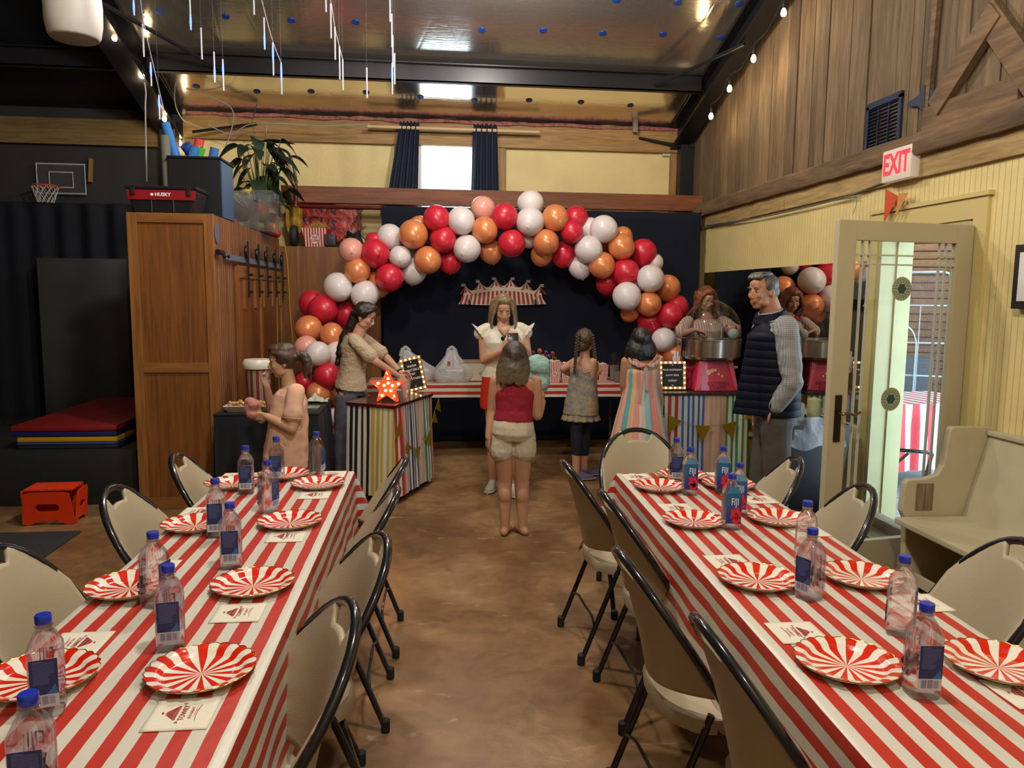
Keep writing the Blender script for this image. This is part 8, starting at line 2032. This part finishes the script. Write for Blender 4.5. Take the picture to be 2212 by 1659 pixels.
def gridmat():
    m, nt, b = newmat('white_grid_shirt'); N = nt.nodes; L = nt.links; tc = N.new('ShaderNodeTexCoord'); sp = N.new('ShaderNodeSeparateXYZ'); L.new(tc.outputs['Object'], sp.inputs[0]); outs = []
    for ax_ in (0, 1, 2):
        d = N.new('ShaderNodeMath'); d.operation = 'MULTIPLY'; L.new(sp.outputs[ax_], d.inputs[0]); d.inputs[1].default_value = 84 if ax_ != 1 else 70
        f = N.new('ShaderNodeMath'); f.operation = 'FRACT'; L.new(d.outputs[0], f.inputs[0]); q = N.new('ShaderNodeMath'); q.operation = 'LESS_THAN'; L.new(f.outputs[0], q.inputs[0]); q.inputs[1].default_value = .16; outs.append(q.outputs[0])
    a = N.new('ShaderNodeMath'); a.operation = 'MAXIMUM'; L.new(outs[0], a.inputs[0]); L.new(outs[2], a.inputs[1])
    mx = N.new('ShaderNodeMix'); mx.data_type = 'RGBA'; L.new(a.outputs[0], mx.inputs[0]); mx.inputs[6].default_value = rgb(hexc('#7c7d80')); mx.inputs[7].default_value = rgb(hexc('#a9a8a2')); L.new(mx.outputs[2], b.inputs['Base Color']); b.inputs['Roughness'].default_value = .8; return m
GS = gridmat(); mb = MB(); torso(mb, P, S, rs_, rs_, [(.0, .184, .134, 0), (.3, .184, .135, .01), (.65, .198, .140, .01), (.83, .212, .138, .004), (.94, .210, .112, .0), (1.02, .165, .09, 0), (1.08, .086, .075, -.005)], .93)
limb(mb, [aN+Vector((0, .03, .015)), aN, aN.lerp(elN, .5), elN], [.070, .074, .072, .062]); limb(mb, [elN, elN.lerp(wrN, .5), elN.lerp(wrN, .93)], [.064, .060, .050]); limb(mb, [aF, elF, elF.lerp(wrF, .9)], [.076, .062, .05])
shirt = remeshed(mb, 'grid_shirt', GS, g, .006, 2, .007, 13)
mb = MB(); cb = J(1664, 679, 0)-g.location
def coll(u, v): a = PI*(-1.05+2.1*u)+math.atan2(.36, 1)*0; f = Vector((-1, -.25, 0)).normalized(); r_ = Vector((f.y, -f.x, 0)); k = .074+.016*v; p = cb-f*(k*math.cos(a)*.95)+r_*(k*math.sin(a))+Vector((0, 0, .045-.075*v*(.7+.5*(1-math.cos(a))*.5)-.02*(1-math.cos(a)))); return tuple(p)
MB().grid(40, 5, coll).build('collar', M('collar_white', '#8f9399', .7), shirt, solid=.004)
# vest: quilted tubes round the trunk, open at the front
fwd = Vector((0, 0, 1)).cross(rs_).normalized()
NAVY = M('navy_quilt', (.0035, .0045, .013), .6, spec=.18)
mb = MB(); rings = []; upv = (S-P).normalized()
def vest_pt(t, an, k=1.0):
    a = (.205 if t < .5 else .212)-(.06*max(0, t-.88)/.12 if t > .88 else 0); b = .158-(.055*max(0, t-.85)/.15 if t > .85 else 0)
    c = P.lerp(S, t); q = (abs(math.cos(an))**2.4+abs(math.sin(an))**2.4)**(-1/2.4); return c+rs_*(a*.93*k*q*math.cos(an))+fwd*(b*.93*k*q*math.sin(an))
OPEN = .30
mb = MB(); nA = 100; nT = 110
def vfn(u, v):
    an = PI/2+OPEN+(2*PI-2*OPEN)*u; t = .02+1.0*v; pf = .011*abs(math.sin(t*PI*11))**.7; sd = abs(math.cos(an)); k = 1.0
    edge = min(u, 1-u); p = vest_pt(t, an, 1.0+pf*3.2)
    fl = max(0, .09-edge)/.09; p = p+fwd*fl*(.05*(1-t))+(rs_*(-1 if u > .5 else 1))*0
    if u < .09: p = p+(fwd*.07-rs_*.02)*fl*(1-t)
    return tuple(p-g.location)
mb.grid(nA, nT, vfn)
mb.uv = {}
vs = mb.build('quilted_vest', NAVY, g, solid=.020)
MB().grid(40, 5, lambda u, v: tuple(Vector(coll(u, 0))*1+Vector((0, 0, -.012-.065*(1-v)))+(Vector(coll(u, 0))-cb)*(.20+.25*(1-v)))).build('vest_collar', NAVY, vs, solid=.012)
mb = MB(); torso(mb, P, S, rs_, rs_, [(-.12, .16, .13, 0), (0, .180, .136, 0), (.08, .178, .134, 0)], .93)
for q, xo in ((-1, .02), (1, -.045)):
    hp_ = P+rs_*(q*.09); x_ = hp_.x+xo; limb(mb, [hp_, Vector((x_, hp_.y, .47)), Vector((x_+.01, hp_.y, .09))], [.108, .082, .072])
    shoe(g, (x_, hp_.y), (-1, -.2, 0), 1.08, M('brown_shoe', '#3a2a1e', .5), BLACK)
remeshed(mb, 'grey_trousers', M('grey_chino', '#4a4742', .85, bump=.2, bscale=150), g, .007, 2, .006, 8)
mb = MB(); mb.ell(T1 @ Vector((0, -.026, .038)), (.079, .088, .080)); mb.ell(T1 @ Vector((0, -.045, -.005)), (.074, .062, .06))
for k in range(7): x_ = -.045+.015*k; mb.tube(bez(T1 @ Vector((x_, -.03, .108)), T1 @ Vector((x_, .045, .118)), T1 @ Vector((x_+.004, .076, .080)), 6), [.012, .014, .015, .015, .014, .012, .008], 8)
remeshed(mb, 'grey_hair', hairmat('grey', '#2e2a26', '#6c665e'), g, .005, 1, .002, 40)
dW = (wrN-elN).normalized(); wp = wrN-dW*.01
MB().lathe([(.034, -.012), (.038, -.010), (.038, .010), (.034, .012)], 20, T=frame(wp-g.location, dW.orthogonal(), dW.cross(dW.orthogonal()))).build('watch_strap', M('watch_tan', '#8a6a5a', .5), g)
MB().ell(wp-g.location+Vector((-.03, -.018, .005)), (.022, .010, .022), 14, 8).build('watch_face', BLACK, g)
# ---------------------------------------------------------------- 8. teenager behind the cotton candy machine
Y0 = 7.16; J = lambda x, y, dy=0.0: atY(x, y, Y0+dy)
g = setup('p', 'auburn haired person in a pale striped shirt working the cotton candy machine', Y0, J(1524, 900).x)
SK = skin('fair3', '#bd9078'); P, S = J(1526, 796), J(1524, 694)
mb = MB(); torso(mb, P, S, LEFTX, LEFTX, FEM, .95); aL, aR = J(1486, 695), J(1562, 695)
elL, wrL = J(1470, 722, -.06), J(1502, 712, -.20); elR, wrR = J(1592, 722, -.04), J(1584, 706, -.22)
bent(mb, [aL, elL, wrL], [.048, .036, .024]); bent(mb, [aR, elR, wrR], [.048, .036, .024]); hand(mb, wrL, (.8, -.2, -.3), (0, -.2, -1), .95, .8, 1); hand(mb, wrR, (-.2, -.4, .1), (-.5, -.2, -1), .95, .9, -1)
for x_ in (1512, 1540): q = J(x_, 900); bent(mb, [J(x_, 800), Vector((q.x, Y0, .47)), Vector((q.x, Y0, .08))], [.085, .056, .036])
T1 = headframe(J(1525, 646, -.04), (.10, -1, -.42)); head(mb, T1, .97, .96); limb(mb, [J(1525, 665, 0), J(1525, 688, 0)], [.048, .055])
remeshed(mb, 'body', SK, g, .0052); face(g, T1, .97, 'down', 0, (.05, .025, .015))
SM = stripes('pale_striped_shirt', [(.28, '#8f6a62'), (1, '#b8a594')], .022, 'Object', 0, rough=.8)
mb = MB(); torso(mb, P, S, LEFTX, LEFTX, [(.05, .185, .135, 0), (.3, .165, .12, 0), (.6, .165, .125, .008), (.8, .172, .130, .010), (.95, .165, .095, 0), (1.03, .11, .07, -.01)], .95)
for a_, e_ in ((aL, elL), (aR, elR)): limb(mb, [a_, a_.lerp(e_, .75)], [.060, .074])
remeshed(mb, 'striped_shirt', SM, g, .006, 2, .006, 11)
mb = MB(); torso(mb, P, S, LEFTX, LEFTX, [(-.15, .15, .11, 0), (0, .180, .13, -.01), (.12, .17, .12, 0)], .95)
for x_ in (1512, 1540): q = J(x_, 900); limb(mb, [J(x_, 805), Vector((q.x, Y0, .47)), Vector((q.x, Y0, .09))], [.095, .07, .062]); shoe(g, (q.x, Y0), (0, -1, 0), .95, BLACK, BLACK)
remeshed(mb, 'black_trousers', M('black_denim', (.012, .012, .014), .8), g, .007, 2, .004, 8)
mb = MB(); mb.ell(T1 @ Vector((0, -.034, .036)), (.082, .088, .086)); rr = random.Random(6)
for k in range(26):
    sd = -1 if k % 2 else 1; q = (k//2)/12; rt = T1 @ Vector((-sd*(.012+.058*min(1, q*1.8)), .050-.12*q, .100-.05*q)); en = J(1526+sd*(23+6*math.sin(q*4)), 682+rr.uniform(-5, 6)-6*(q < .3), -.06+.16*q)
    mb.tube(bez(rt, T1 @ Vector((-sd*.108, .03-.09*q, .03)), en, 8), [.014, .018, .020, .020, .018, .017, .016, .012, .005], 8)
mb.ell(T1 @ Vector((0, .018, .076)), (.066, .062, .040)); remeshed(mb, 'hair', hairmat('auburn', '#4a2413', '#8a4a28'), g, .0055, 1, .005, 24)
